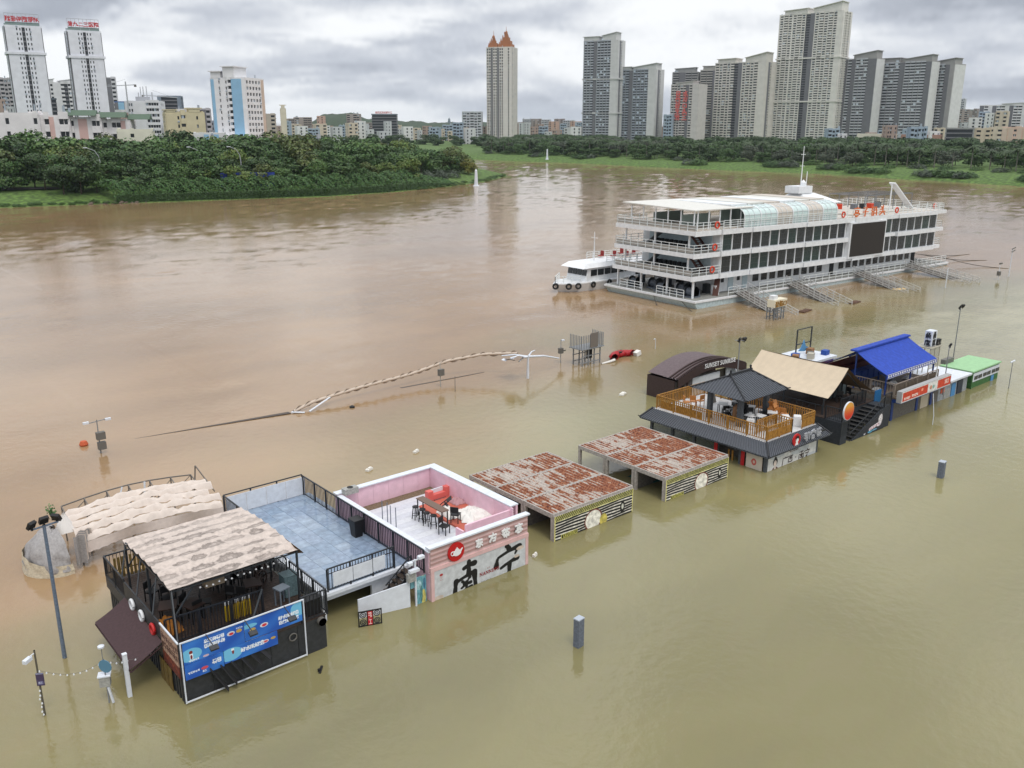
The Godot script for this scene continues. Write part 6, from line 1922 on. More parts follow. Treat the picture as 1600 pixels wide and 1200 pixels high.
	crumple("tarpaulin", "white crumpled sheet beside the black chair on the platform", "sheet", Vector3(25.3, y + 0.1, -35.3), 0.9, 1.4, 0.4, sheet, 52)
	crumple("tarpaulin", "pink and white patterned bundle by the right pink wall", "bundle", Vector3(26.55, y + 0.1, -36.3), 0.7, 0.9, 0.3, mat("bundle_pink", Color(0.78, 0.6, 0.62), 0.85, gr2(), 3.0), 53)
	crumple("tarpaulin", "white scraps on the floor by the inner pink wall", "sheet", Vector3(23.9, y, -32.4), 0.9, 0.6, 0.12, sheet, 54)
	var cn := loose("air_conditioner", "grey air conditioner unit at the back left corner of the pink terrace", "air conditioner", Vector3(21.6, 2.56, -39.0))
	var ab := MB.new(); ab.box(Vector3(0, 0.16, 0), Vector3(0.8, 0.32, 0.4)); part(ab, "casing", mat("worn_white"), cn)
	var af := MB.new(); af.lathe(Vector3(0, 0.325, 0), [Vector2(0.16, 0), Vector2(0.16, 0.02), Vector2(0, 0.02)], 14); part(af, "fan_grille", drk, cn)

func tile_slope(m: MB, ribs: MB, a: Vector3, b: Vector3, c: Vector3, d: Vector3, pitch: float, r := 0.045) -> void:
	# a sloping tile field a-b (eave) to c-d (top), ribs running down it
	m.quad(a, b, c, d)
	var n := maxi(2, roundi(a.distance_to(b) / pitch))
	var nn := (b - a).cross(d - a).normalized()
	for k in n + 1:
		var t := float(k) / n
		var p := a.lerp(b, t) + nn * r * 0.5
		var q := d.lerp(c, t) + nn * r * 0.5
		if d.distance_to(c) < a.distance_to(b) * 0.7 and c.distance_to(d) > 0.01:
			pass
		ribs.tube([p - (q - p).normalized() * 0.05, q], r, 5)

func tea_house() -> void:
	var o := thing("tea_house", "tea house with dark tiled eaves and ochre roof railing", "building", Vector3(46.4, 0, -30.3))
	var grey := mat("tea_post", Color(0.34, 0.36, 0.38), 0.7, gr2(), 0.6)
	var tile := mat("roof_tile", Color(0.36, 0.378, 0.41), 0.55, gr2(), 0.7)
	var dark := mat("kiosk_dark")
	var ochre := mat("ochre_rail", Color(0.80, 0.57, 0.22), 0.55, noise_tex("woodgrain", 0.03, 0.55, 1.0, 5, 512, Vector2(1, 0.25)), 0.9)
	var white := mat("panel_white")
	var x0 := 46.4; var x1 := 52.3; var z0 := -30.3; var z1 := -40.0
	# posts and the dark inside
	for k in 6:
		piece("post", grey, o, Vector3(x0 + 0.09, 0.2, z0 - 0.09 - k * 1.9), Vector3(0.2, 2.8, 0.2))
	for x in [x1 - 0.1]: piece("post", grey, o, Vector3(x, 0.2, z0 - 0.09), Vector3(0.2, 2.8, 0.2))
	var inn := MB.new(o.position)
	inn.span(Vector3(x0 + 0.9, -1.5, z0 - 0.3), Vector3(x0 + 1.0, 1.5, z0 - 4.8))
	inn.span(Vector3(x1 - 0.3, -1.5, z0 - 0.3), Vector3(x1 - 0.2, 1.5, z1))
	part(inn, "inner_wall", dark, o)
	var gz := mat("shop_glass", Color(0.32, 0.36, 0.36), 0.1)
	gz.transparency = BaseMaterial3D.TRANSPARENCY_ALPHA
	gz.albedo_color.a = 0.55
	for k in 2: piece("window_pane", gz, o, Vector3(x0 + 0.06, 0.4, z0 - 6.7 - k * 1.9), Vector3(0.03, 2.0, 1.65))
	piece("window_pane", gz, o, Vector3(x0 + 0.06, 0.4, z0 - 4.8), Vector3(0.03, 2.0, 1.65))
	piece("red_couplet", mat("couplet_red", Color(0.70, 0.08, 0.10), 0.7), o, Vector3(x0 - 0.03, 0.35, z0 - 1.75), Vector3(0.04, 1.6, 0.26))
	piece("red_couplet", mat("couplet_red"), o, Vector3(x0 - 0.03, 0.35, z0 - 3.9), Vector3(0.04, 1.6, 0.26))
	piece("door_leaf", ochre, o, Vector3(x0 + 0.2, 0.1, z0 - 2.7), Vector3(0.06, 1.2, 0.12))
	piece("door_leaf", ochre, o, Vector3(x0 + 0.2, 0.1, z0 - 3.0), Vector3(0.06, 1.2, 0.12))
	var wi := picture(128, 128, Color(0.80, 0.76, 0.70))
	for k in 9: ink(wi, Vector2(64 - 22 + k * 5, 64 - absf(k - 4) * -4 - 20), Vector2(64 - 22 + k * 5, 64 + 20 - absf(k - 4) * 4), 3, 3, Color(0.74, 0.3, 0.28))
	disc(wi, Vector2(64, 64), 20, 22, Color(0.76, 0.36, 0.33)); disc(wi, Vector2(64, 64), 9, 10, Color(0.80, 0.72, 0.66))
	var wp := MB.new(o.position)
	wp.span(Vector3(x0 - 0.01, -1, z0 - 1.5), Vector3(x0 + 0.02, 1.15, z0 - 0.28))
	wp.quad(Vector3(x0 - 0.013, -0.2, z0 - 1.5), Vector3(x0 - 0.013, -0.2, z0 - 0.28), Vector3(x0 - 0.013, 1.15, z0 - 0.28), Vector3(x0 - 0.013, 1.15, z0 - 1.5))
	part(wp, "side_panel", printed("tea_side", wi, 0.7), o)
	# painted front board
	var im := picture(640, 200, Color(0.82, 0.82, 0.81))
	var inkc := Color(0.16, 0.09, 0.09)
	for q in [[420, 60, 120, 30], [560, 150, 110, 30], [120, 40, 90, 20], [300, 170, 120, 20]]: disc(im, Vector2(q[0], q[1]), q[2], q[3], Color(0.74, 0.76, 0.77))
	for q in [["广", 190], ["西", 262], ["南", 410], ["宁", 486]]:
		for s in strokes(q[0]): ink(im, Vector2(q[1], 78) + s[0] * 62, Vector2(q[1], 78) + s[1] * 62, 7, 11, inkc)
	disc(im, Vector2(366, 112), 6, 6, inkc)
	write(im, "水生方香味头", Vector2(276, 34), 17, 3, Color(0.35, 0.28, 0.26))
	write(im, "方水三", Vector2(20, 22), 12, 2, Color(0.5, 0.5, 0.5)); write(im, "水三方", Vector2(560, 22), 12, 2, Color(0.5, 0.5, 0.5))
	# a woman's head with dark hair, as printed
	disc(im, Vector2(96, 84), 30, 34, Color(0.09, 0.08, 0.09)); disc(im, Vector2(96, 96), 19, 26, Color(0.86, 0.80, 0.76)); disc(im, Vector2(96, 52), 15, 13, Color(0.09, 0.08, 0.09))
	disc(im, Vector2(96, 160), 42, 34, Color(0.32, 0.12, 0.12)); disc(im, Vector2(96, 134), 12, 16, Color(0.86, 0.80, 0.76))
	grain(im, 0.08, 9, 0.02)
	var fb := MB.new(o.position)
	fb.span(Vector3(x0 + 0.2, -1.2, z0 - 0.06), Vector3(x1 - 0.2, 1.15, z0 + 0.0))
	fb.quad(Vector3(x0 + 0.2, -0.45, z0 + 0.004), Vector3(x1 - 0.2, -0.45, z0 + 0.004), Vector3(x1 - 0.2, 1.15, z0 + 0.004), Vector3(x0 + 0.2, 1.15, z0 + 0.004))
	part(fb, "painted_board", printed("tea_front", im, 0.6), o)
	var bm := MB.new(o.position)
	bm.span(Vector3(x0 - 0.05, 1.16, z0 + 0.05), Vector3(x1 + 0.05, 1.36, z1))
	part(bm, "ceiling_beam", grey, o)
	# eaves all round
	var A := [Vector3(45.85, 1.28, -29.8), Vector3(52.9, 1.28, -29.8), Vector3(52.9, 1.28, -40.5), Vector3(45.85, 1.28, -40.5)]
	var Bq := [Vector3(46.75, 1.84, -30.62), Vector3(52.5, 1.84, -30.62), Vector3(52.5, 1.84, -40.1), Vector3(46.75, 1.84, -40.1)]
	for k in 4:
		var f := MB.new(o.position)
		var r := MB.new(o.position)
		tile_slope(f, r, A[k], A[(k + 1) % 4], Bq[(k + 1) % 4], Bq[k], 0.2)
		f.quad(A[(k + 1) % 4], A[k], A[k] - Vector3(0, 0.1, 0), A[(k + 1) % 4] - Vector3(0, 0.1, 0))
		var ev := part(f, "eave", tile, o)
		part(r, "tile_ribs", tile, ev, "stuff")
		var hp := MB.new(o.position)
		var out: Vector3 = (A[k] - Bq[k]).normalized()
		hp.tube([Bq[k] + Vector3(0, 0.06, 0), A[k] + Vector3(0, 0.06, 0), A[k] + out * 0.18 + Vector3(0, 0.22, 0)], 0.07, 6, 0.035)
		part(hp, "hip_ridge", mat("tile_dark", Color(0.15, 0.155, 0.17), 0.6), o)
	# roof deck
	var fl := MB.new(o.position)
	fl.span(Vector3(46.76, 1.6, -30.63), Vector3(52.49, 1.83, -40.09))
	part(fl, "roof_deck", mat("deck_pale", Color(0.80, 0.80, 0.80), 0.5, noise_tex("grime", 0.012, 0.92, 1.0, 5), 0.4), o)
	var rp := [Vector3(46.95, 1.84, -30.75), Vector3(49.6, 1.84, -30.75)]
	railing(o, [Vector3(49.7, 1.84, -30.75), Vector3(46.95, 1.84, -30.75), Vector3(46.95, 1.84, -39.95), Vector3(52.3, 1.84, -39.95), Vector3(52.3, 1.84, -30.75), Vector3(50.9, 1.84, -30.75)], 0.95, ochre, 0.17, 1.55, 0.05, 0.78, 0.12)
	railing(o, [Vector3(49.7, 1.84, -30.75), Vector3(49.7, 1.84, -32.0), Vector3(47.6, 1.84, -32.0)], 0.95, ochre, 0.17, 1.3, 0.05, 0.78, 0.12)
	for k in 5: piece("rail_board", ochre, o, Vector3(47.25 + k * 0.5, 2.2, -30.72), Vector3(0.46, 0.55, 0.03))
	for k in 3: piece("rail_board", ochre, o, Vector3(51.1 + k * 0.45, 2.2, -30.72), Vector3(0.42, 0.55, 0.03))
	for k in 8: piece("rail_board", ochre, o, Vector3(46.98, 2.2, -36.2 - k * 0.46), Vector3(0.03, 0.55, 0.42))
	# sign on the front eave
	var sb := MB.new(o.position)
	sb.lathe(Vector3(49.0, 1.72, -29.95), [Vector2(0, 0), Vector2(0.42, 0), Vector2(0.42, 0.08), Vector2(0, 0.085)], 24, Basis(Vector3.RIGHT, PI / 2))
	var rs := part(sb, "round_sign", mat("sign_round_red"), o)
	var hd := MB.new(o.position)
	hd.lathe(Vector3(49.0, 1.74, -29.86), [Vector2(0, 0), Vector2(0.17, 0), Vector2(0.17, 0.02), Vector2(0, 0.025)], 14, Basis(Vector3.RIGHT, PI / 2))
	hd.prism(PackedVector2Array([Vector2(48.82, 1.38), Vector2(49.18, 1.38), Vector2(49.08, 1.6), Vector2(48.92, 1.6)]), Transform3D(Basis(), Vector3(0, 0, -29.85)), 0.02)
	part(hd, "head_emblem", mat("letter_white"), rs)
	var hr := MB.new(o.position)
	hr.prism(PackedVector2Array([Vector2(48.82, 1.7), Vector2(48.86, 1.95), Vector2(49.0, 2.02), Vector2(49.14, 1.95), Vector2(49.18, 1.7), Vector2(49.1, 1.85), Vector2(48.9, 1.85)]), Transform3D(Basis(), Vector3(0, 0, -29.82)), 0.02)
	part(hr, "hair_emblem", mat("lattice_black"), rs)
	for k in 3:
		var g := MB.new(o.position)
		glyph_solid(g, "飘香味"[k], Transform3D(Basis(), Vector3(49.7 + k * 0.68, 1.5, -29.78)), 0.56, 0.075, 0.08)
		part(g, "letter", mat("letter_grey", Color(0.62, 0.63, 0.66), 0.4), o)
	piece("letter", mat("letter_black", Color(0.09, 0.09, 0.1), 0.5), o, Vector3(51.95, 1.75, -29.8), Vector3(0.4, 0.12, 0.06))
	# pavilion on the roof
	var pv := Node3D.new()
	pv.name = "pavilion"
	o.add_child(pv)
	for x in [48.1, 51.0]:
		for z in [-33.7, -36.2]:
			piece("post", grey, pv, Vector3(x, 2.95, z), Vector3(0.3, 2.2, 0.3), Vector3.ZERO, o.position)
	var E := [Vector3(47.2, 3.95, -32.7), Vector3(51.9, 3.95, -32.7), Vector3(51.9, 3.95, -37.2), Vector3(47.2, 3.95, -37.2)]
	var R := [Vector3(48.5, 5.0, -34.95), Vector3(50.7, 5.0, -34.95)]
	var tops := [[R[1], R[0]], [R[1], R[1]], [R[0], R[1]], [R[0], R[0]]]
	var pf := MB.new(o.position)
	var pr := MB.new(o.position)
	for k in 4:
		var a: Vector3 = E[k]
		var b: Vector3 = E[(k + 1) % 4]
		var c: Vector3 = tops[k][0]
		var d: Vector3 = tops[k][1]
		if c == d: pf.tri(a, b, c)
		else: pf.quad(a, b, c, d)
		# ribs straight down the slope, cut by the hips
		var n := roundi(a.distance_to(b) / 0.22)
		var mid := (c + d) / 2
		var along := (b - a).normalized()
		var inward := (mid - (a + b) / 2)
		inward -= along * inward.dot(along)
		var nn := along.cross(inward).normalized()
		var tl := (d - a).dot(along)
		for q in n + 1:
			var s := a.distance_to(b) * q / n
			var h := minf(1.0, minf(s / maxf(tl, 0.01), (a.distance_to(b) - s) / maxf((b - c).dot(along), 0.01)))
			if h > 0.03: pr.tube([a + along * s + nn * 0.02, a + along * s + inward * h + nn * 0.02], 0.045, 5)
	part(pf, "roof", tile, pv)
	part(pr, "tile_ribs", tile, pv, "stuff")
	var rg := MB.new(o.position)
	rg.bar(R[0] - Vector3(0.15, -0.08, 0), R[1] + Vector3(0.15, 0.08, 0), 0.14, 0.18)
	for k in 4:
		var tp: Vector3 = R[1] if k in [1, 2] else R[0]
		var out2: Vector3 = (E[k] - tp).normalized()
		rg.tube([tp + Vector3(0, 0.06, 0), E[k] + Vector3(0, 0.06, 0), E[k] + out2 * 0.2 + Vector3(0, 0.2, 0)], 0.075, 6, 0.04)
	for p in R: rg.box(p + Vector3(0, 0.25, 0), Vector3(0.12, 0.3, 0.1))
	part(rg, "ridge", mat("tile_dark"), pv)
	var cl := MB.new(o.position)
	cl.span(Vector3(47.9, 3.8, -33.5), Vector3(51.2, 3.94, -36.4))
	part(cl, "ceiling", grey, pv)
	# ---- furniture heaped on the roof
	rng.seed = 88
	var y := 1.85
	var wht := mat("furn_white", Color(0.84, 0.84, 0.84), 0.5)
	var wood := mat("furn_orange", Color(0.70, 0.45, 0.20), 0.5)
	var blk := mat("furn_black")
	for k in 16:
		var p := Vector3(rng.randf_range(48.6, 51.0), y, rng.randf_range(-36.4, -32.8))
		if k % 2: chair_thing("black chair in the heap under the roof pavilion", p, rng.randf() * TAU, blk, 0.0, "chairs under the pavilion")
		else: table_thing("square_table", "white square table in the heap under the roof pavilion", p, Vector3(0.65, 0.7, 0.65), wht, blk, rng.randf() * 0.6, 0.0, "white tables under the pavilion")
	for k in 9:
		chair_thing("orange wooden chair heaped at the right roof railing of the tea house", Vector3(51.3 + rng.randf_range(-0.4, 0.6), y + 0.3 * (k % 2), -32.6 - k * 0.22), rng.randf() * TAU, wood, 0.5 if k % 2 else 0.0, "orange chairs on the tea house")
	for k in 3:
		chair_thing("tan wooden chair near the back railing of the tea house roof", Vector3(48.6 + 0.5 * k, y, -38.6 + 0.2 * k), 1.0 + k, wood, 0.0, "tan chairs on the tea house")
	for q in [[50.2, -31.6, 0.6], [50.7, -31.9, 0.75], [51.3, -31.4, 0.6], [48.3, -33.0, 0.5]]:
		var b := MB.new(Vector3(q[0], y, q[1]))
		b.box(Vector3(q[0], y + 0.28, q[1]), Vector3(q[2], 0.56, 0.5), Basis(Vector3.UP, q[2]))
		b.box(Vector3(q[0], y + 0.6, q[1]), Vector3(q[2] * 0.9, 0.08, 0.46), Basis(Vector3.UP, q[2]))
		solo(b, "foam_box", wht, "white foam box on the tea house roof " + ("behind the front railing" if q[1] > -32.5 else "before the pavilion"), "box", "foam boxes on the tea house")
	var bd := MB.new(Vector3(48.7, y, -35.0))
	bd.box(Vector3(48.75, y + 0.55, -34.6), Vector3(0.7, 1.1, 0.12), Basis(Vector3.UP, 0.4))
	bd.box(Vector3(48.75, y + 0.2, -34.75), Vector3(0.7, 0.1, 0.5), Basis(Vector3.UP, 0.4))
	solo(bd, "cardboard", mat("cardboard", Color(0.55, 0.40, 0.27), 0.9), "brown cardboard screen under the roof pavilion", "cardboard")
	var wb := MB.new(Vector3(51.0, y, -38.2))
	wb.box(Vector3(51.0, y + 0.6, -38.2), Vector3(0.5, 1.2, 0.06), Basis(Vector3.RIGHT, -0.25))
	wb.bar(Vector3(51.0, y, -38.6), Vector3(51.0, y + 1.0, -38.3), 0.05, 0.05)
	solo(wb, "sandwich_board", mat("worn_grey"), "grey sandwich board leaning at the back of the tea house roof", "board")

func sunset_house() -> void:
	var o := thing("arched_shop", "low shop under a brown arched awning with white lettering", "building", Vector3(54, 0, -44))
	var brown := mat("awning_dark_brown", Color(0.27, 0.20, 0.19), 0.75, gr2(), 0.6)
	var vault := mat("awning_mauve", Color(0.44, 0.38, 0.39), 0.7, gr2(), 0.4)
	var white := mat("panel_white")
	var arch := func(u: float) -> Vector2: return Vector2(lerpf(53.5, 62.4, u), 1.75 + 1.1 * sin(PI * clampf(u * 0.92 + 0.06, 0, 1)))
	var v := MB.new(o.position)
	v.grid(func(u: float, t: float) -> Vector3:
		var a: Vector2 = arch.call(u)
		return Vector3(a.x, a.y - 0.06 * (1 if t < 0.5 and int(t * 20) % 2 else 0), lerpf(-43.5, -46.6, t)), 24, 20, 0.03)
	part(v, "arched_roof", vault, o)
	for k in 3:
		var rb := MB.new(o.position)
		var pts := []
		for q in 17:
			var a: Vector2 = arch.call(q / 16.0)
			pts.append(Vector3(a.x, a.y + 0.03, -43.6 - k * 0.35))
		rb.tube(pts, 0.07, 6)
		part(rb, "awning_rib", brown, o)
	var fs := MB.new(o.position)
	fs.grid(func(u: float, t: float) -> Vector3:
		var a: Vector2 = arch.call(u)
		return Vector3(a.x, a.y - 0.75 * (1.0 - t), -43.42), 24, 2, 0.03)
	part(fs, "valance", brown, o)
	text_mesh("SUNSET SUNRISE", 0.36, 0.02, mat("letter_white"), o, "lettering", Vector3(58.7, 2.47, -43.38), Basis(Vector3.BACK, -0.02))
	var wl := MB.new(o.position)
	wl.span(Vector3(55.2, -1.2, -43.75), Vector3(59.2, 1.6, -43.85)); wl.span(Vector3(60.1, -1.2, -43.75), Vector3(61.2, 1.9, -43.85)); wl.span(Vector3(61.9, -1.2, -43.75), Vector3(62.3, 1.7, -43.85))
	part(wl, "front_wall", white, o)
	var dk := MB.new(o.position)
	dk.span(Vector3(54.4, -1.2, -44.1), Vector3(62.2, 1.6, -44.2))
	part(dk, "inner_wall", mat("kiosk_dark"), o)
	piece("door_leaf", white, o, Vector3(60.9, 0.7, -43.5), Vector3(0.9, 1.8, 0.05), Vector3(0, 0.9, 0))
	for k in 5:
		var c := MB.new(o.position)
		c.grid(func(u: float, t: float) -> Vector3: return Vector3(53.6 + k * 0.36 + u * 0.4, lerpf(-0.4, 1.7, t), -43.6 + 0.06 * sin(u * 9.0 + k) - (0.2 if k < 2 else 0.0)), 8, 4, 0.01)
		part(c, "side_curtain", brown if k % 2 else mat("curtain_grey", Color(0.33, 0.31, 0.31), 0.8), o)
	var lw := MB.new(o.position)
	lw.span(Vector3(53.5, -1.0, -43.8), Vector3(53.56, 1.75, -46.6))
	lw.span(Vector3(53.5, -1.0, -46.6), Vector3(62.4, 1.75, -46.66))
	part(lw, "side_wall", brown, o)

func tan_tent_house(black: Material, rail: Material) -> void:
	var o := thing("tent_bar", "black bar building under a big tan canvas roof with front stair", "building", Vector3(54.6, 0, -30.0))
	var x0 := 54.6; var x1 := 61.2; var z0 := -30.0; var z1 := -39.5
	var slate := mat("slate_wall", Color(0.19, 0.21, 0.24), 0.7, gr2(), 0.5)
	var w := MB.new(o.position)
	w.span(Vector3(x0, -1.5, z0 - 1.3), Vector3(x1, 1.6, z1))
	w.span(Vector3(x0, -1.5, z0), Vector3(55.4, 1.6, z0 - 1.3))
	w.span(Vector3(60.2, -1.5, z0), Vector3(x1, 1.6, z0 - 1.3))
	part(w, "body_wall", slate, o)
	for k in 24: piece("deck_board", mat("deck_wood"), o, Vector3((x0 + x1) / 2, 1.63, z0 - 1.45 - k * 0.33), Vector3(x1 - x0, 0.05, 0.315))
	# canvas roof: ridge along z, gable to the front
	var can := mat("canvas_tan", Color(0.80, 0.735, 0.64), 0.9, noise_tex("grime", 0.012, 0.92, 1.0, 5), 0.25)
	var rf := MB.new(o.position)
	rf.grid(func(u: float, v: float) -> Vector3:
		var z := lerpf(-31.6, -38.9, v)
		return Vector3(lerpf(55.0, 57.9, u), lerpf(2.95, 4.55, u) - 0.16 * sin(PI * u) - 0.07 * sin(PI * v) * u, z - 0.3 * (u - 0.5)), 14, 14, 0.02)
	part(rf, "roof_canvas", can, o)
	var rf2 := MB.new(o.position)
	rf2.grid(func(u: float, v: float) -> Vector3: return Vector3(lerpf(57.9, 60.5, u), lerpf(4.55, 2.55, u) - 0.14 * sin(PI * u), lerpf(-31.75 + 0.7 * u, -38.9, v)), 14, 14, 0.02)
	part(rf2, "roof_canvas", mat("canvas_brown", Color(0.52, 0.42, 0.31), 0.9, gr2(), 0.4), o)
	var fr := MB.new(o.position)
	for z in [-31.8, -35.0, -38.5]:
		fr.bar(Vector3(55.1, 1.65, z), Vector3(55.1, 2.9, z), 0.08, 0.08)
		fr.bar(Vector3(60.4, 1.65, z), Vector3(60.4, 2.5, z), 0.08, 0.08)
		fr.bar(Vector3(55.05, 2.6, z), Vector3(57.9, 4.2, z), 0.06, 0.06)
		fr.bar(Vector3(60.45, 2.25, z), Vector3(57.9, 4.2, z), 0.06, 0.06)
	fr.bar(Vector3(57.9, 1.65, -38.5), Vector3(57.9, 4.3, -38.5), 0.08, 0.08)
	fr.bar(Vector3(55.1, 2.3, -31.7), Vector3(55.1, 2.3, -38.6), 0.05, 0.05)
	for k in 14: fr.bar(Vector3(55.1, 1.65, -31.9 - k * 0.5), Vector3(55.1, 2.3, -31.9 - k * 0.5), 0.03, 0.03)
	part(fr, "tent_frame", mat("frame_dark"), o)
	var gw := MB.new(o.position)
	gw.span(Vector3(58.6, 1.65, -33.5), Vector3(61.1, 3.1, -33.56))
	part(gw, "glass_screen", mat("pale_glass_dark", Color(0.30, 0.34, 0.35), 0.2), o)
	var gb := MB.new(o.position)
	for k in 5: gb.bar(Vector3(58.6 + k * 0.6, 1.65, -33.46), Vector3(58.6 + k * 0.6, 3.15, -33.46), 0.05, 0.05)
	gb.bar(Vector3(58.6, 3.12, -33.46), Vector3(61.1, 3.12, -33.46), 0.05, 0.05)
	part(gb, "screen_frame", rail, o)
	piece("blue_panel", mat("blue_sheet", Color(0.16, 0.46, 0.70), 0.5, gr2(), 0.8), o, Vector3(61.5, 1.9, -31.2), Vector3(0.9, 1.0, 0.06))
	# stair along the front, down to the left
	for k in 10:
		piece("stair_step", mat("stair_dark", Color(0.14, 0.14, 0.15), 0.7, gr2(), 0.8), o, Vector3(59.7 - k * 0.4, 1.5 - k * 0.17, z0 - 0.65), Vector3(0.42, 0.06, 1.2))
		piece("step_edge", mat("worn_grey"), o, Vector3(59.49 - k * 0.4, 1.535 - k * 0.17, z0 - 0.65), Vector3(0.03, 0.02, 1.2))
	var im := picture(256, 128, Color(0.17, 0.18, 0.20))
	disc(im, Vector2(206, 52), 26, 40, Color(0.82, 0.80, 0.80)); disc(im, Vector2(190, 84), 30, 16, Color(0.8, 0.78, 0.8))
	for k in 6:
		disc(im, Vector2(78 + k * 20, 96 - k * 3), 14, 12, Color(0.84, 0.80, 0.82)); disc(im, Vector2(82 + k * 20, 98 - k * 3), 6, 5, Color(0.62, 0.32, 0.36))
	disc(im, Vector2(84, 116), 30, 8, Color(0.36, 0.62, 0.74)); disc(im, Vector2(140, 112), 34, 6, Color(0.4, 0.6, 0.7)); disc(im, Vector2(14, 112), 12, 12, Color(0.7, 0.7, 0.72))
	grain(im, 0.3, 6, 0.05)
	var sw := MB.new(o.position)
	sw.prism(PackedVector2Array([Vector2(55.6, -1.2), Vector2(60.4, -1.2), Vector2(60.4, 1.55), Vector2(59.7, 1.5), Vector2(56.0, 0.0), Vector2(55.6, -0.1)]), Transform3D(Basis(), Vector3(0, 0, z0 + 0.06)), 0.08)
	part(sw, "stair_wall", slate, o)
	var gq := MB.new(o.position)
	gq.hexa([Vector3(57.6, 0.02, z0 + 0.07), Vector3(60.35, 0.02, z0 + 0.07), Vector3(60.35, 0.02, z0 + 0.062), Vector3(57.6, 0.02, z0 + 0.062), Vector3(57.6, 0.6, z0 + 0.07), Vector3(60.35, 1.4, z0 + 0.07), Vector3(60.35, 1.4, z0 + 0.062), Vector3(57.6, 0.6, z0 + 0.062)])
	part(gq, "graffiti", printed("graffiti", im, 0.7), o)
	railing(o, [Vector3(x0, 0.6, z0), Vector3(55.6, 0.6, z0)], 1.0, rail, 0.14, 1.0)
	railing(o, [Vector3(x0 + 0.02, 1.6, z0), Vector3(x0 + 0.02, 1.6, z0 - 1.3)], 0.95, rail, 0.14, 1.2)
	railing(o, [Vector3(56.6, 1.66, z0 - 1.35), Vector3(60.0, 1.66, z0 - 1.35)], 0.95, rail, 0.14, 1.2)
	railing(o, [Vector3(60.3, 1.62, z0), Vector3(61.2, 1.62, z0)], 0.95, rail, 0.14, 1.2)
	var sr := MB.new(o.position)
	sr.bar(Vector3(60.2, 2.45, z0 + 0.02), Vector3(55.7, 0.55, z0 + 0.02), 0.05, 0.05)
	for k in 18: sr.bar(Vector3(60.1 - k * 0.25, 1.5 - k * 0.105, z0 + 0.02), Vector3(60.1 - k * 0.25, 2.4 - k * 0.105, z0 + 0.02), 0.025, 0.025)
	part(sr, "stair_rail", rail, o)
	# round sunset sign
	var si := picture(128, 128, Color(0.86, 0.84, 0.8))
	for y in 128:
		si.fill_rect(Rect2i(0, y, 128, 1), Color(0.86, 0.62, 0.24).lerp(Color(0.80, 0.14, 0.08), clampf((y - 26) / 84.0, 0, 1)))
	var ds := MB.new(o.position)
	ds.lathe(Vector3(55.0, 2.45, z0 + 0.1), [Vector2(0.62, 0.0), Vector2(0.66, 0.02), Vector2(0.66, 0.1), Vector2(0.62, 0.12)], 28, Basis(Vector3.RIGHT, PI / 2))
	var rimp := part(ds, "round_sign", mat("panel_white"), o)
	var face := MB.new(o.position)
	for k in 28:
		var a := TAU * k / 28.0
		var b := TAU * (k + 1) / 28.0
		var m := Vector3(55.0, 2.45, z0 + 0.215)
		face.tri(m, m + Vector3(cos(a), sin(a), 0) * 0.62, m + Vector3(cos(b), sin(b), 0) * 0.62)
		for q in 3: face.uv[face.uv.size() - 3 + q] = Vector2(0.5, 0.5) if q == 0 else Vector2(0.5 + 0.5 * cos([0, a, b][q]), 0.5 - 0.5 * sin([0, a, b][q]))
	part(face, "sign_face", printed("sunset_disc", si, 0.4), rimp)
	rng.seed = 14
	for k in 8: chair_thing("dark chair under the tan canvas roof", Vector3(rng.randf_range(57.0, 60.2), 1.66, rng.randf_range(-37, -32.6)), rng.randf() * TAU, mat("furn_black"), 0.0, "chairs under the tan roof")

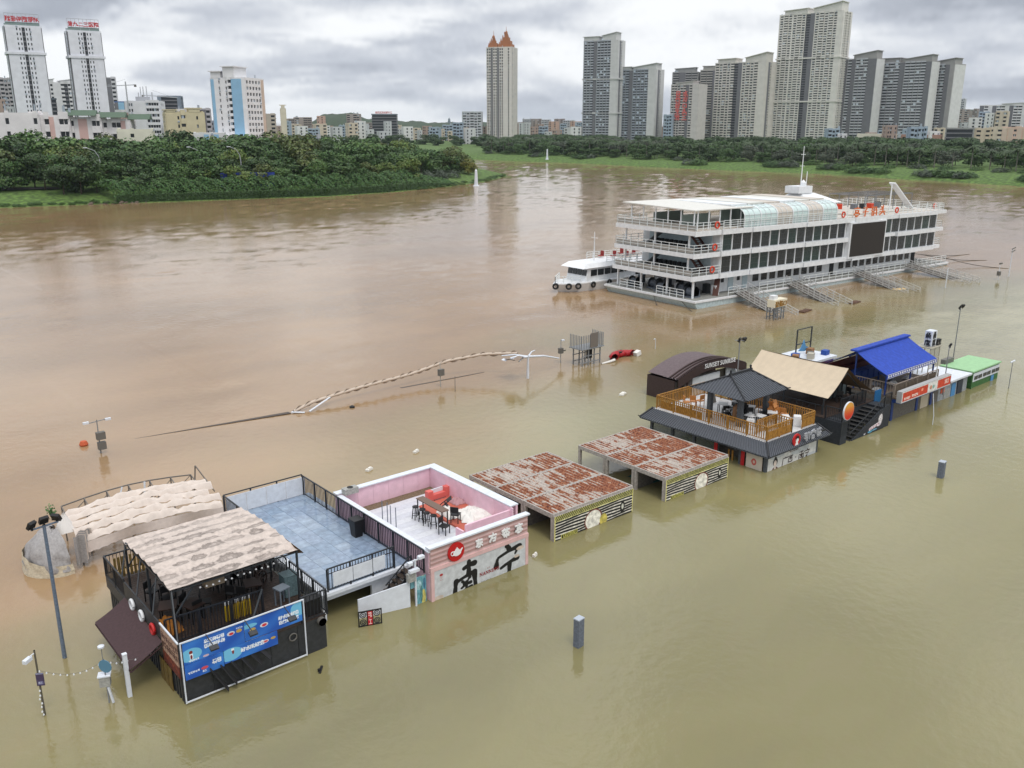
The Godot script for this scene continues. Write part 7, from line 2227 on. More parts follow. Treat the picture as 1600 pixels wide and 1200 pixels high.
func blue_roof_house(rail: Material, white: Material) -> void:
	var o := thing("blue_roof_bar", "bar with blue canvas roof above an orange sign band", "building", Vector3(62.3, 0, -30.5))
	var x0 := 62.3; var x1 := 69.8; var z0 := -30.5; var z1 := -37.5
	var grey := mat("shop_grey", Color(0.47, 0.45, 0.42), 0.7, gr2(), 0.5)
	var bluep := mat("shop_blue", Color(0.12, 0.26, 0.55), 0.5, gr2(), 0.6)
	var w := MB.new(o.position)
	w.span(Vector3(x0, -1.5, z0), Vector3(x1, 1.7, z1))
	part(w, "body_wall", grey, o)
	for x in [x0 + 0.15, 66.3, 68.6]: piece("blue_pilaster", bluep, o, Vector3(x, 0.2, z0 + 0.03), Vector3(0.3, 2.9, 0.06))
	piece("cream_shutter", mat("cream_shutter", Color(0.76, 0.71, 0.62), 0.7), o, Vector3(67.5, 0.2, z0 + 0.03), Vector3(1.2, 2.4, 0.05))
	var fl := MB.new(o.position)
	fl.span(Vector3(x0, 1.7, z0 + 0.9), Vector3(x1, 1.85, z1))
	part(fl, "roof_deck", mat("deck_brown", Color(0.48, 0.42, 0.36), 0.8, gr2(), 0.5), o)
	# orange sign band
	var im := picture(640, 72, Color(0.78, 0.24, 0.13))
	im.fill_rect(Rect2i(0, 0, 640, 8), Color(0.8, 0.8, 0.8)); im.fill_rect(Rect2i(0, 66, 640, 6), Color(0.75, 0.76, 0.77)); im.fill_rect(Rect2i(0, 0, 10, 72), Color(0.8, 0.8, 0.8))
	im.fill_rect(Rect2i(330, 8, 130, 58), Color(0.86, 0.86, 0.85))
	im.fill_rect(Rect2i(470, 8, 4, 58), Color(0.86, 0.5, 0.4)); im.fill_rect(Rect2i(120, 8, 3, 58), Color(0.86, 0.5, 0.4)); im.fill_rect(Rect2i(220, 8, 3, 58), Color(0.86, 0.5, 0.4))
	write(im, "东方南宁", Vector2(30, 42), 17, 3.5, Color(0.92, 0.88, 0.85)); write(im, "茶水香味", Vector2(130, 40), 17, 3.5, Color(0.92, 0.88, 0.85)); write(im, "酒吧", Vector2(560, 22), 26, 4.5, Color(0.92, 0.88, 0.85))
	disc(im, Vector2(372, 38), 18, 14, Color(0.75, 0.55, 0.45)); disc(im, Vector2(408, 40), 14, 14, Color(0.5, 0.66, 0.62)); disc(im, Vector2(258, 30), 14, 10, Color(0.9, 0.6, 0.5))
	grain(im, 0.12, 2, 0.03)
	var sb := MB.new(o.position)
	sb.span(Vector3(61.5, 1.75, z0 + 0.72), Vector3(69.2, 2.62, z0 + 1.1))
	part(sb, "sign_band", mat("band_grey", Color(0.62, 0.62, 0.62), 0.6), o)
	var sf := MB.new(o.position)
	sf.quad(Vector3(61.55, 1.78, z0 + 1.104), Vector3(69.15, 1.78, z0 + 1.104), Vector3(69.15, 2.6, z0 + 1.104), Vector3(61.55, 2.6, z0 + 1.104))
	part(sf, "sign_face", printed("orange_band", im, 0.5), o)
	var tr := MB.new(o.position)
	tr.span(Vector3(62.3, 1.45, z0 + 0.06), Vector3(68.0, 1.74, z0 + 0.7))
	part(tr, "blue_soffit", bluep, o)
	var dots := MB.new(o.position)
	for k in 16: dots.box(Vector3(62.7 + k * 0.33, 1.58, z0 + 0.72), Vector3(0.14, 0.14, 0.02))
	part(dots, "trim_marks", white, o, "stuff")
	railing(o, [Vector3(x0, 1.85, z0 + 0.15), Vector3(69.0, 1.85, z0 + 0.15)], 1.0, mat("rail_pale", Color(0.55, 0.50, 0.45), 0.6), 0.2, 1.6)
	railing(o, [Vector3(x0, 1.85, z0 + 0.1), Vector3(x0, 1.85, z0 - 3.6)], 1.0, mat("rail_pale"), 0.2, 1.6)
	var fence := mat("reed_fence", Color(0.46, 0.40, 0.32), 0.9, noise_tex("woodgrain", 0.03, 0.55, 1.0, 5, 512, Vector2(1, 0.25)), 2.0)
	for k in 22: piece("reed_panel", fence, o, Vector3(62.6 + k * 0.29, 2.28, z0 + 0.05), Vector3(0.27, 0.8, 0.03))
	# blue gabled canvas
	var bl := mat("canvas_blue", Color(0.17, 0.31, 0.74), 0.85, gr2(), 0.3)
	var f1 := MB.new(o.position)
	f1.grid(func(u: float, v: float) -> Vector3: return Vector3(lerpf(62.1, 69.9, u), lerpf(3.45, 4.78, v) - 0.07 * sin(PI * v), lerpf(-31.0, -33.6, v)), 16, 10, 0.02)
	part(f1, "roof_canvas", bl, o)
	var f2 := MB.new(o.position)
	f2.grid(func(u: float, v: float) -> Vector3: return Vector3(lerpf(69.9, 62.1, u), lerpf(3.35, 4.78, v) - 0.07 * sin(PI * v), lerpf(-36.3, -33.6, v)), 16, 10, 0.02)
	part(f2, "roof_canvas", bl, o)
	var rd := MB.new(o.position)
	rd.span(Vector3(61.9, 4.78, -33.4), Vector3(70.1, 4.9, -33.95))
	part(rd, "ridge_box", bl, o)
	var vl := MB.new(o.position)
	vl.grid(func(u: float, v: float) -> Vector3: return Vector3(lerpf(62.1, 69.9, u), lerpf(3.12 - 0.03 * absf(sin(u * 60.0)), 3.45, v), -30.98), 80, 1, 0.01)
	part(vl, "valance", bl, o)
	var vs := MB.new(o.position)
	for k in 22:
		vs.box(Vector3(62.35 + k * 0.345, 3.29, -30.95), Vector3(0.2, 0.13, 0.012))
	vs.box(Vector3(66, 3.43, -30.955), Vector3(7.7, 0.03, 0.012)); vs.box(Vector3(66, 3.15, -30.955), Vector3(7.7, 0.025, 0.012))
	part(vs, "valance_print", mat("letter_white"), o, "stuff")
	var fr := MB.new(o.position)
	for x in [62.3, 66.0, 69.7]:
		for z in [-31.1, -36.2]: fr.bar(Vector3(x, 1.85, z), Vector3(x, 3.3, z), 0.1, 0.1)
		fr.bar(Vector3(x, 1.85, -33.6), Vector3(x, 4.7, -33.6), 0.1, 0.1)
		fr.bar(Vector3(x, 3.25, -31.1), Vector3(x, 4.62, -33.6), 0.07, 0.07); fr.bar(Vector3(x, 3.25, -36.2), Vector3(x, 4.62, -33.6), 0.07, 0.07)
	part(fr, "roof_frame", bluep, o)
	# red counter and blue boxes under the roof
	var red := mat("counter_red", Color(0.50, 0.11, 0.10), 0.6, gr2(), 0.6)
	var cr := MB.new(o.position)
	cr.span(Vector3(62.6, 1.85, -35.6), Vector3(69.2, 2.75, -36.0)); cr.span(Vector3(62.5, 1.85, -36.1), Vector3(69.3, 3.2, -36.2))
	part(cr, "red_counter", red, o)
	rng.seed = 5
	for k in 7:
		var b := MB.new(Vector3(62.9 + k * 0.95, 1.86, -34.6))
		b.span(Vector3(62.6 + k * 0.95, 1.86, -34.9), Vector3(63.4 + k * 0.95, 2.6, -34.2)); b.span(Vector3(62.58 + k * 0.95, 2.6, -34.92), Vector3(63.42 + k * 0.95, 2.68, -34.18))
		solo(b, "cool_box", mat("box_blue", Color(0.10, 0.28, 0.60), 0.5), "blue cool box under the blue canvas roof", "cool box", "blue boxes under the blue roof")
	for k in 5:
		crumple("bag", "%s bag on the deck under the blue canvas roof, %s from the left" % [["white", "grey"][k % 2], ["first", "second", "third", "fourth", "fifth"][k]], "bag", Vector3(63.2 + k * 1.2, 1.86, -32.2 - (k % 2) * 0.8), 0.7, 0.6, 0.3, [mat("sheet_white"), mat("bag_grey", Color(0.5, 0.52, 0.55), 0.8)][k % 2], 40 + k)
	# right part: low white roof, doors, scaffold with sign
	var lb := thing("low_shop", "low grey shop between the orange sign and the green shop", "building", Vector3(69.9, 0, -30.5))
	var m := MB.new(lb.position)
	m.span(Vector3(69.85, -1.5, -30.5), Vector3(74.9, 1.35, -36.5))
	part(m, "wall", mat("shop_pale", Color(0.66, 0.68, 0.70), 0.6, gr2(), 0.4), lb)
	var rr := MB.new(lb.position)
	rr.span(Vector3(69.85, 1.35, -30.2), Vector3(75.0, 1.5, -36.6))
	part(rr, "roof", white, lb)
	piece("door", mat("door_navy", Color(0.13, 0.16, 0.22), 0.5), lb, Vector3(73.5, 0.3, -30.46), Vector3(0.9, 2.0, 0.08))
	piece("poster", mat("poster_blue", Color(0.28, 0.52, 0.72), 0.5), lb, Vector3(72.4, 0.5, -30.47), Vector3(0.7, 1.1, 0.05))
	piece("poster", mat("poster_orange", Color(0.8, 0.38, 0.28), 0.5), lb, Vector3(70.5, 0.8, -30.47), Vector3(0.6, 0.4, 0.05))
	for k in 8: piece("shutter_slat", mat("worn_white"), lb, Vector3(71.3, -0.3 + k * 0.14, -30.47), Vector3(1.0, 0.11, 0.04))
	var sc := thing("roof_scaffold", "white scaffold frame with a sign box beside the blue roof", "scaffold", Vector3(71.2, 1.5, -32.4))
	var sm := MB.new(sc.position)
	for x in [70.4, 71.2, 72.0]:
		for z in [-31.8, -33.0]: sm.bar(Vector3(x, 1.5, z), Vector3(x, 4.0, z), 0.06, 0.06)
	for y in [2.3, 3.1, 3.95]:
		for z in [-31.8, -33.0]: sm.bar(Vector3(70.35, y, z), Vector3(72.05, y, z), 0.05, 0.05)
	for k in 10: sm.bar(Vector3(70.45 + k * 0.16, 2.3, -31.8), Vector3(70.45 + k * 0.16, 3.95, -31.8), 0.025, 0.025)
	sm.span(Vector3(70.3, 3.98, -31.7), Vector3(72.1, 4.05, -33.1))
	part(sm, "frame", mat("scaffold_pale", Color(0.68, 0.66, 0.60), 0.6), sc)
	var js := loose("sign_box", "white upright sign box with black characters on the roof scaffold", "sign", Vector3(71.0, 4.05, -32.2))
	var jb := MB.new(); jb.span(Vector3(-0.4, 0.05, -0.3), Vector3(0.4, 1.3, 0.3)); part(jb, "box", white, js)
	for k in 2:
		var g := MB.new(); glyph_solid(g, "角度"[k], Transform3D(Basis(), Vector3(-0.24, 0.72 - k * 0.58, 0.31)), 0.46, 0.075, 0.03); part(g, "letter", mat("letter_black"), js)
		var g2 := MB.new(); glyph_solid(g2, "角度"[k], Transform3D(Basis(Vector3.UP, -PI / 2), Vector3(-0.41, 0.72 - k * 0.58, -0.22)), 0.42, 0.07, 0.03); part(g2, "letter", mat("letter_black"), js)
	for q in [[71.75, "black loudspeaker right of the white sign box"], [72.1, "second black loudspeaker at the scaffold corner"]]:
		var sp := loose("loudspeaker", q[1], "loudspeaker", Vector3(q[0], 4.05, -32.0))
		var b := MB.new(); b.box(Vector3(0, 0.24, 0), Vector3(0.3, 0.48, 0.26)); part(b, "cabinet", mat("furn_black"), sp)
		var c := MB.new(); c.lathe(Vector3(0, 0.2, 0.13), [Vector2(0.1, 0), Vector2(0.11, 0.02), Vector2(0, 0.03)], 12, Basis(Vector3.RIGHT, PI / 2)); part(c, "cone", mat("worn_grey"), sp)
	# white red roofed stall behind, with an empty sign frame
	var sl := thing("back_stall", "white stall roof with an empty black sign frame behind the tan canvas roof", "building", Vector3(65.5, 0, -41))
	var st := MB.new(sl.position)
	st.span(Vector3(64.2, -1, -39.6), Vector3(69.5, 1.9, -42.6))
	part(st, "wall", mat("counter_red"), sl)
	var sr := MB.new(sl.position)
	sr.span(Vector3(64.0, 1.9, -39.4), Vector3(69.7, 2.1, -42.8))
	part(sr, "roof", white, sl)
	var sg := MB.new(sl.position)
	for x in [66.6, 68.8]: sg.bar(Vector3(x, 2.1, -41.5), Vector3(x, 4.4, -41.5), 0.09, 0.09)
	for y in [3.1, 4.4]: sg.bar(Vector3(66.6, y, -41.5), Vector3(68.8, y, -41.5), 0.07, 0.07)
	part(sg, "sign_frame", mat("frame_dark"), sl)
	var bs := MB.new(sl.position)
	bs.prism(PackedVector2Array([Vector2(66.9, 2.5), Vector2(67.3, 2.75), Vector2(67.7, 3.4), Vector2(68.0, 2.8), Vector2(68.5, 2.6), Vector2(67.9, 2.35)]), Transform3D(Basis(), Vector3(0, 0, -41.45)), 0.06)
	part(bs, "blue_plaque", mat("ornament_blue", Color(0.33, 0.55, 0.72), 0.5), sl)
	rng.seed = 12
	for k in 7:
		var b := MB.new(sl.position)
		b.box(Vector3(64.6 + k * 0.75, 2.3, -40.2 - 0.5 * (k % 3)), Vector3(0.6, 0.4 + 0.2 * (k % 2), 0.5), Basis(Vector3.UP, rng.randf()))
		part(b, "roof_clutter", [mat("worn_grey"), mat("cardboard"), mat("box_blue"), mat("scaffold_pale")][k % 4], sl)

func green_house(white: Material) -> void:
	var o := thing("green_shop", "small green and white shop with pale green flat roof", "building", Vector3(75.5, 0, -30.4))
	var x0 := 75.5; var x1 := 80.7; var z0 := -30.4; var z1 := -33.0
	var g := mat("shop_green", Color(0.27, 0.47, 0.25), 0.6, gr2(), 0.4)
	var w := MB.new(o.position)
	w.span(Vector3(x0, -1.2, z0), Vector3(x1, 1.4, z1))
	part(w, "wall", g, o)
	var r := MB.new(o.position)
	r.span(Vector3(x0 - 0.12, 1.4, z0 + 0.12), Vector3(x1 + 0.12, 1.52, z1 - 0.12))
	part(r, "roof", mat("roof_pale_green", Color(0.60, 0.77, 0.58), 0.6, noise_tex("grime", 0.012, 0.92, 1.0, 5), 0.3), o)
	piece("white_band", white, o, Vector3((x0 + x1) / 2, 0.92, z0 + 0.03), Vector3(x1 - x0 - 0.1, 0.72, 0.05))
	for k in 6: piece("window_pane", mat("ship_glass"), o, Vector3(x0 + 0.65 + k * 0.78 + (0.12 if k > 1 else 0.0) + (0.12 if k > 3 else 0.0), 0.88, z0 + 0.07), Vector3(0.62, 0.3, 0.05))
	piece("poster", mat("poster_blue"), o, Vector3(79.5, 0.25, z0 + 0.035), Vector3(0.5, 0.5, 0.05))
	piece("downpipe", mat("shop_green"), o, Vector3(x0 - 0.06, 0.3, z0 + 0.05), Vector3(0.1, 2.2, 0.1))
	var an := MB.new(o.position)
	an.span(Vector3(75.9, 1.52, z1 + 0.1), Vector3(77.5, 1.9, z1 - 0.3))
	part(an, "roof_box", mat("worn_grey"), o)

func pole_thing(called: String, label: String, category: String, base: Vector3, h: float, r: float, m: Material, group := "", lean := Vector3.ZERO) -> Node3D:
	var t := thing(called, label, category, base, group)
	var p := MB.new()
	p.tube([Vector3(0, -1.0, 0), Vector3(0, h * 0.3, 0), Vector3(0, h, 0) + lean], r, 8, r * 0.7)
	part(p, "pole", m, t)
	return t

func flood_head(t: Node3D, at: Vector3, turn: float, m: Material) -> void:
	var b := MB.new()
	b.box(at, Vector3(0.34, 0.3, 0.14), Basis(Vector3.UP, turn) * Basis(Vector3.RIGHT, 0.5))
	b.box(at + Vector3(0, -0.17, 0), Vector3(0.06, 0.14, 0.06))
	part(b, "lamp_head", m, t)

func small_things() -> void:
	var steel := mat("pole_blue_grey", Color(0.44, 0.50, 0.58), 0.5, gr2(), 0.8)
	var galv := mat("pole_galv", Color(0.50, 0.51, 0.52), 0.5)
	var blk := mat("furn_black")
	var white := mat("panel_white")
	var worn := mat("worn_white")
	var wgrey := mat("worn_grey")
	# ---- sunken tent on the left
	sunken_tent(white)
	# floodlight masts
	var t := pole_thing("floodlight_mast", "tall blue grey mast with three floodlights at the left edge", "lamp post", Vector3(6.7, 0, -36.8), 6.0, 0.09, steel)
	var cb := MB.new(); cb.bar(Vector3(-0.5, 5.95, 0.1), Vector3(0.55, 5.95, -0.1), 0.06, 0.06); part(cb, "cross_bar", steel, t)
	flood_head(t, Vector3(-0.45, 6.15, 0.1), 0.6, blk); flood_head(t, Vector3(0.02, 6.2, 0.0), 0.2, blk); flood_head(t, Vector3(0.5, 6.15, -0.1), -0.9, blk)
	t = pole_thing("floodlight_mast", "thin mast with two black floodlights rising beside the tan canvas roof", "lamp post", Vector3(55.8, 0, -39.6), 5.4, 0.06, galv)
	flood_head(t, Vector3(-0.05, 5.55, 0), 0.3, blk); flood_head(t, Vector3(0.55, 5.5, 0), -0.3, blk)
	var ca := MB.new(); ca.bar(Vector3(-0.6, 5.6, 0), Vector3(0.6, 5.4, 0), 0.05, 0.05); part(ca, "cross_bar", galv, t)
	t = pole_thing("floodlight_mast", "thin mast with two black floodlights behind the green shop", "lamp post", Vector3(83.2, 0, -35.4), 5.1, 0.06, galv, "", Vector3(0.05, 0, 0))
	flood_head(t, Vector3(-0.1, 5.2, 0), 0.4, blk); flood_head(t, Vector3(0.45, 5.25, 0), -0.4, blk)
	t = pole_thing("floodlight_mast", "short lamp mast on the roof edge between the orange sign and the green shop", "lamp post", Vector3(70.35, 1.5, -30.35), 3.0, 0.05, galv)
	flood_head(t, Vector3(0.15, 3.05, 0), 0.4, blk)
	# camera poles
	t = pole_thing("camera_pole", "thin camera pole with a purple sign at the left edge", "camera pole", Vector3(5.1, 0, -33.25), 2.75, 0.045, mat("pole_brown", Color(0.34, 0.32, 0.28), 0.6))
	var cm := MB.new(); cm.box(Vector3(-0.28, 2.5, 0.1), Vector3(0.16, 0.14, 0.34), Basis(Vector3.UP, -0.9)); cm.bar(Vector3(0, 2.65, 0), Vector3(-0.26, 2.56, 0.08), 0.03, 0.03); part(cm, "camera", white, t)
	var si := picture(48, 96, Color(0.27, 0.22, 0.34)); si.fill_rect(Rect2i(0, 0, 48, 4), Color(0.6, 0.62, 0.7)); si.fill_rect(Rect2i(6, 60, 36, 26), Color(0.42, 0.42, 0.56)); write(si, "水三", Vector2(9, 66), 12, 2, Color(0.8, 0.8, 0.85))
	var sg := MB.new(); sg.box(Vector3(0.03, 1.55, 0.08), Vector3(0.24, 0.5, 0.03), Basis(Vector3.UP, -0.5)); sg.box(Vector3(0.03, 1.55, 0.06), Vector3(0.27, 0.53, 0.02), Basis(Vector3.UP, -0.5)); part(sg, "sign_plate", printed("purple_sign", si, 0.5), t)
	# festoon of bulbs from the camera pole to the round sign
	var A := Vector3(5.15, 1.9, -33.2); var Bp := Vector3(7.25, 1.75, -32.6); var C := Vector3(8.0, 1.55, -32.4); var D := Vector3(9.2, 1.5, -32.6)
	var fl := thing("string_lights", "string of white bulbs hung from the camera pole to the bar awning", "string lights", Vector3(5.15, 0, -33.2))
	var wire := MB.new(fl.position)
	var bulbs := []
	for seg in [[A, Bp, 10, 0.35], [Bp, C, 4, 0.1], [C, D, 4, 0.12]]:
		var pts := []
		for k in seg[2] + 1:
			var p: Vector3 = (seg[0] as Vector3).lerp(seg[1], float(k) / seg[2]) - Vector3(0, seg[3] * sin(PI * k / seg[2]), 0)
			pts.append(p); bulbs.append(p)
		wire.tube(pts, 0.008, 4)
	for k in 7: bulbs.append(Vector3(5.05 - 0.02 * (k % 3), 1.15 - k * 0.17, -33.15 + 0.05 * (k % 2)))
	part(wire, "wire", wgrey, fl)
	for p in bulbs:
		var b := MB.new(fl.position); b.lathe(p - Vector3(0, 0.05, 0), [Vector2(0, -0.04), Vector2(0.035, 0), Vector2(0.02, 0.05), Vector2(0, 0.06)], 6); part(b, "bulb", mat("ring_white"), fl)
	# post with white box and round blue sign
	t = pole_thing("sign_post", "post with a white box and a round blue sign beside the brown awning", "sign post", Vector3(7.18, 0, -32.47), 1.9, 0.035, galv)
	var bx := MB.new(); bx.box(Vector3(-0.02, 0.95, -0.1), Vector3(0.38, 0.42, 0.3), Basis(Vector3.UP, -0.4)); part(bx, "white_box", worn, t)
	var lid := MB.new(); lid.box(Vector3(-0.02, 1.19, -0.1), Vector3(0.46, 0.05, 0.38), Basis(Vector3.UP, -0.4)); part(lid, "box_lid", white, t)
	var rs := MB.new(); rs.lathe(Vector3(0.02, 1.62, 0.06), [Vector2(0, 0), Vector2(0.27, 0), Vector2(0.27, 0.02), Vector2(0, 0.022)], 20, Basis(Vector3.UP, -0.9) * Basis(Vector3.RIGHT, PI / 2)); part(rs, "round_sign", mat("sign_blue_grey", Color(0.33, 0.50, 0.60), 0.5), t)
	var br := MB.new(); br.bar(Vector3(0.03, 0.7, 0.05), Vector3(0.12, 0.02, 0.12), 0.07, 0.07); part(br, "white_strap", white, t)
	t = pole_thing("garden_lamp", "small lamp on a thin stem behind the round blue sign", "lamp", Vector3(7.5, 0, -34.0), 1.55, 0.02, galv)
	var lh := MB.new(); lh.lathe(Vector3(0, 1.5, 0), [Vector2(0, 0), Vector2(0.13, 0.02), Vector2(0.13, 0.09), Vector2(0, 0.14)], 12); part(lh, "lamp_head", white, t)
	var wp := MB.new(Vector3(7.91, 0, -32.38)); wp.box(Vector3(7.91, 0.5, -32.38), Vector3(0.15, 2.7, 0.15)); wp.box(Vector3(7.91, 1.86, -32.38), Vector3(0.17, 0.03, 0.17))
	solo(wp, "white_post", white, "plain white square post in the water at the corner of the brown awning", "post")
	# stone bollards
	for q in [[23.6, -23.75, 1.32, 0.36, "grey stone pillar in open water at the bottom centre"], [54.15, -22.8, 1.05, 0.42, "grey stone pillar in open water at the right"]]:
		var b := thing("stone_pillar", q[4], "pillar", Vector3(q[0], 0, q[1]))
		b.rotation.y = 0.12
		var m := MB.new(); m.box(Vector3(0, q[2] / 2 - 0.5, 0), Vector3(q[3], q[2] + 0.96, q[3] * 0.8)); part(m, "shaft", mat("stone_grey", Color(0.45, 0.48, 0.53), 0.8, gr2(), 0.8), b)
		var c := MB.new(); c.box(Vector3(0, q[2], 0), Vector3(q[3] + 0.02, 0.05, q[3] * 0.8 + 0.02)); part(c, "cap", mat("stone_pale", Color(0.66, 0.69, 0.73), 0.8), b)
	# floating litter
	for q in [[27.36, -46.8, 0.5, "white foam slab afloat behind the pink house, nearer"], [31.5, -47.6, 0.45, "white foam slab afloat behind the pink house, farther"], [52.0, -47.9, 0.75, "white foam box afloat left of the arched shop"], [27.62, -31.1, 0.3, "white crumpled bottle afloat at the right corner of the pink house"]]:
		var m := MB.new(Vector3(q[0], 0, q[1]))
		m.box(Vector3(q[0], 0.06, q[1]), Vector3(q[2], 0.14, q[2] * 0.5), Basis(Vector3.UP, 0.4)); m.box(Vector3(q[0] + 0.05, 0.15, q[1]), Vector3(q[2] * 0.6, 0.08, q[2] * 0.3), Basis(Vector3.UP, 0.5))
		solo(m, "foam_litter", mat("foam_white", Color(0.86, 0.85, 0.82), 0.8), q[3], "litter")
	var of := MB.new(Vector3(14.75, 0, -63.4)); of.lathe(Vector3(14.75, -0.1, -63.4), [Vector2(0.2, 0), Vector2(0.3, 0.2), Vector2(0.2, 0.42), Vector2(0, 0.46)], 12)
	solo(of, "buoy", mat("buoy_orange", Color(0.72, 0.32, 0.16), 0.6), "small orange buoy left of the camera pole in the river", "buoy")
	var dl := MB.new(Vector3(33.3, 0, -59.1)); dl.lathe(Vector3(33.3, -0.1, -59.1), [Vector2(0.2, 0), Vector2(0.22, 0.2), Vector2(0, 0.3)], 8)
	solo(dl, "debris", blk, "small black lump of debris afloat below the white banner line", "debris")
	var dl2 := MB.new(Vector3(14.5, 0, -30.0)); dl2.box(Vector3(14.4, 0.02, -29.2), Vector3(0.5, 0.05, 0.1), Basis(Vector3.UP, 0.9)); dl2.box(Vector3(14.3, 0.06, -29.15), Vector3(0.1, 0.12, 0.08))
	solo(dl2, "driftwood", blk, "small dark stick afloat at the right front corner of the black bar", "driftwood")
	# camera mast in the river
	t = pole_thing("camera_pole", "camera pole with two grey cabinets standing in the brown river at left", "camera pole", Vector3(15.2, 0, -61.1), 2.35, 0.05, galv)
	for q in [[1.25, 0.55], [0.55, 0.5]]:
		var m := MB.new(); m.box(Vector3(0.1, q[0], 0.1), Vector3(q[1], 0.5, 0.35)); part(m, "cabinet", wgrey, t)
	var ar := MB.new(); ar.bar(Vector3(-0.7, 2.2, 0), Vector3(0.75, 2.3, 0), 0.05, 0.05); part(ar, "cross_bar", galv, t)
	for x in [-0.7, 0.7]:
		var m := MB.new(); m.box(Vector3(x, 2.28, 0.05), Vector3(0.36, 0.14, 0.16)); part(m, "camera", white, t)
	# fallen banner line across the water, with its kinks
	var ban := mat("banner_cloth", Color(0.62, 0.55, 0.49), 0.9, gr2(), 0.8)
	var bd := thing("fallen_banner", "long twisted pale banner hanging on a rope just above the water", "banner", Vector3(29.2, 0, -60.8))
	var path := [Vector3(29.2, 0.1, -60.8), Vector3(31.0, 0.5, -61.0), Vector3(35.2, 0.75, -61.3), Vector3(40.5, 0.9, -61.6), Vector3(44.5, 1.35, -61.8), Vector3(47.4, 1.75, -60.4), Vector3(49.3, 2.0, -58.0)]
	var cu := Curve3D.new()
	for p in path: cu.add_point(p)
	var bm := MB.new(bd.position)
	bm.grid(func(u: float, v: float) -> Vector3:
		var p := cu.sample_baked(u * cu.get_baked_length())
		var a := u * 75.0
		return p + Vector3(0.0, sin(a), cos(a) * 0.5) * 0.2 * (v - 0.5) * 2.0 + Vector3(0, 0.05 * sin(u * 40.0), 0), 260, 3, 0.012)
	part(bm, "cloth", ban, bd)
	var rp := MB.new(bd.position)
	var rpts := []
	for k in 40: rpts.append(cu.sample_baked(k / 39.0 * cu.get_baked_length()))
	rp.tube(rpts, 0.12, 6)
	part(rp, "rope", mat("rope_pale", Color(0.76, 0.70, 0.64), 0.9), bd)
	var le := MB.new(bd.position)
	le.bar(Vector3(29.0, 0.1, -60.8), Vector3(29.8, 0.05, -60.2), 0.2, 0.05); le.bar(Vector3(30.2, 0.06, -60.2), Vector3(32.4, 0.6, -60.9), 0.14, 0.05)
	part(le, "loose_end", white, bd)
	# tops of sunken walls showing as dark lines
	for q in [[Vector3(17.9, 0, -62.6), Vector3(28.9, 0, -60.9), 0.22, "top edge of a sunken wall showing as a dark line at the left end of the fallen banner"], [Vector3(39.2, 0, -61.2), Vector3(47.6, 0, -60.6), 0.18, "top edge of a sunken wall showing as a dark line below the fallen banner"]]:
		var m := MB.new(q[0])
		var a: Vector3 = q[0]
		var e: Vector3 = q[1]
		m.hexa([a + Vector3(0, -0.6, 0.02), e + Vector3(0, -0.6, q[2]), e + Vector3(0, -0.6, -q[2]), a + Vector3(0, -0.6, -0.02), a + Vector3(0, 0.0, 0.02), e + Vector3(0, 0.07, q[2]), e + Vector3(0, 0.07, -q[2]), a + Vector3(0, 0.0, -0.02)] if q[0].x < 30 else [a + Vector3(0, -0.6, 0.02), e + Vector3(0, -0.6, 0.02), e + Vector3(0, -0.6, -0.02), a + Vector3(0, -0.6, -0.02), a + Vector3(0, 0.0, 0.1), e + Vector3(0, 0.03, 0.05), e + Vector3(0, 0.03, -0.05), a + Vector3(0, 0.02, -0.1)])
		solo(m, "sunken_wall", mat("wet_wall", Color(0.26, 0.21, 0.17), 0.5), q[3], "wall")
	# poles by the banner
	t = pole_thing("camera_pole", "thin pole with a grey cabinet beside the fallen banner", "camera pole", Vector3(41.98, 0, -59.4), 2.15, 0.04, worn)
	var cbx := MB.new(); cbx.box(Vector3(0.05, 1.25, 0.05), Vector3(0.5, 0.55, 0.3)); part(cbx, "cabinet", wgrey, t)
	pole_thing("marker_stick", "thin dark stick in the water below the fallen banner", "stick", Vector3(42.03, 0, -57.4), 1.3, 0.03, wgrey)
	t = pole_thing("camera_pole", "thin pole with cabinet and camera left of the steel platform", "camera pole", Vector3(55.05, 0, -58.6), 2.2, 0.04, galv)
	var c3 := MB.new(); c3.box(Vector3(-0.05, 1.2, 0.05), Vector3(0.42, 0.5, 0.3)); c3.box(Vector3(0.3, 1.15, 0.05), Vector3(0.5, 0.1, 0.1)); part(c3, "cabinet", wgrey, t)
	var c4 := MB.new(); c4.box(Vector3(0.2, 2.15, 0.05), Vector3(0.3, 0.12, 0.14)); part(c4, "camera", white, t)
	# white palm-shaped parasol frame
	var ps := pole_thing("parasol_frame", "white post with bare drooping canopy arms in the river", "parasol frame", Vector3(49.3, 0, -56.6), 1.95, 0.13, white)
	for q in [[Vector3(4.3, 0.95, -0.7), 0.12], [Vector3(-1.5, 1.95, -0.6), 0.1], [Vector3(-1.8, 2.05, -1.4), 0.08], [Vector3(2.2, 1.85, -1.6), 0.08], [Vector3(-1.2, 1.75, 0.2), 0.09]]:
		var m := MB.new()
		m.tube([Vector3(0, 1.95, 0), (q[0] as Vector3) * 0.5 + Vector3(0, 1.12, 0), q[0]], q[1], 6, q[1] * 0.6)
		part(m, "arm", white, ps)
	for k in 4:
		var m := MB.new()
		m.grid(func(u: float, v: float) -> Vector3: return Vector3(-2.0 + u * 1.6, 1.75 + 0.1 * k + 0.1 * sin(u * 8.0 + k), -1.2 + v * 0.6 + k * 0.35), 10, 4, 0.01)
		part(m, "torn_cloth", ban if k % 2 else white, ps)
	# steel platform with louvre panels
	var pf := thing("steel_platform", "grey steel platform with mesh panels standing in the river", "platform", Vector3(56.8, 0, -57.0))
	var q0 := pf.position
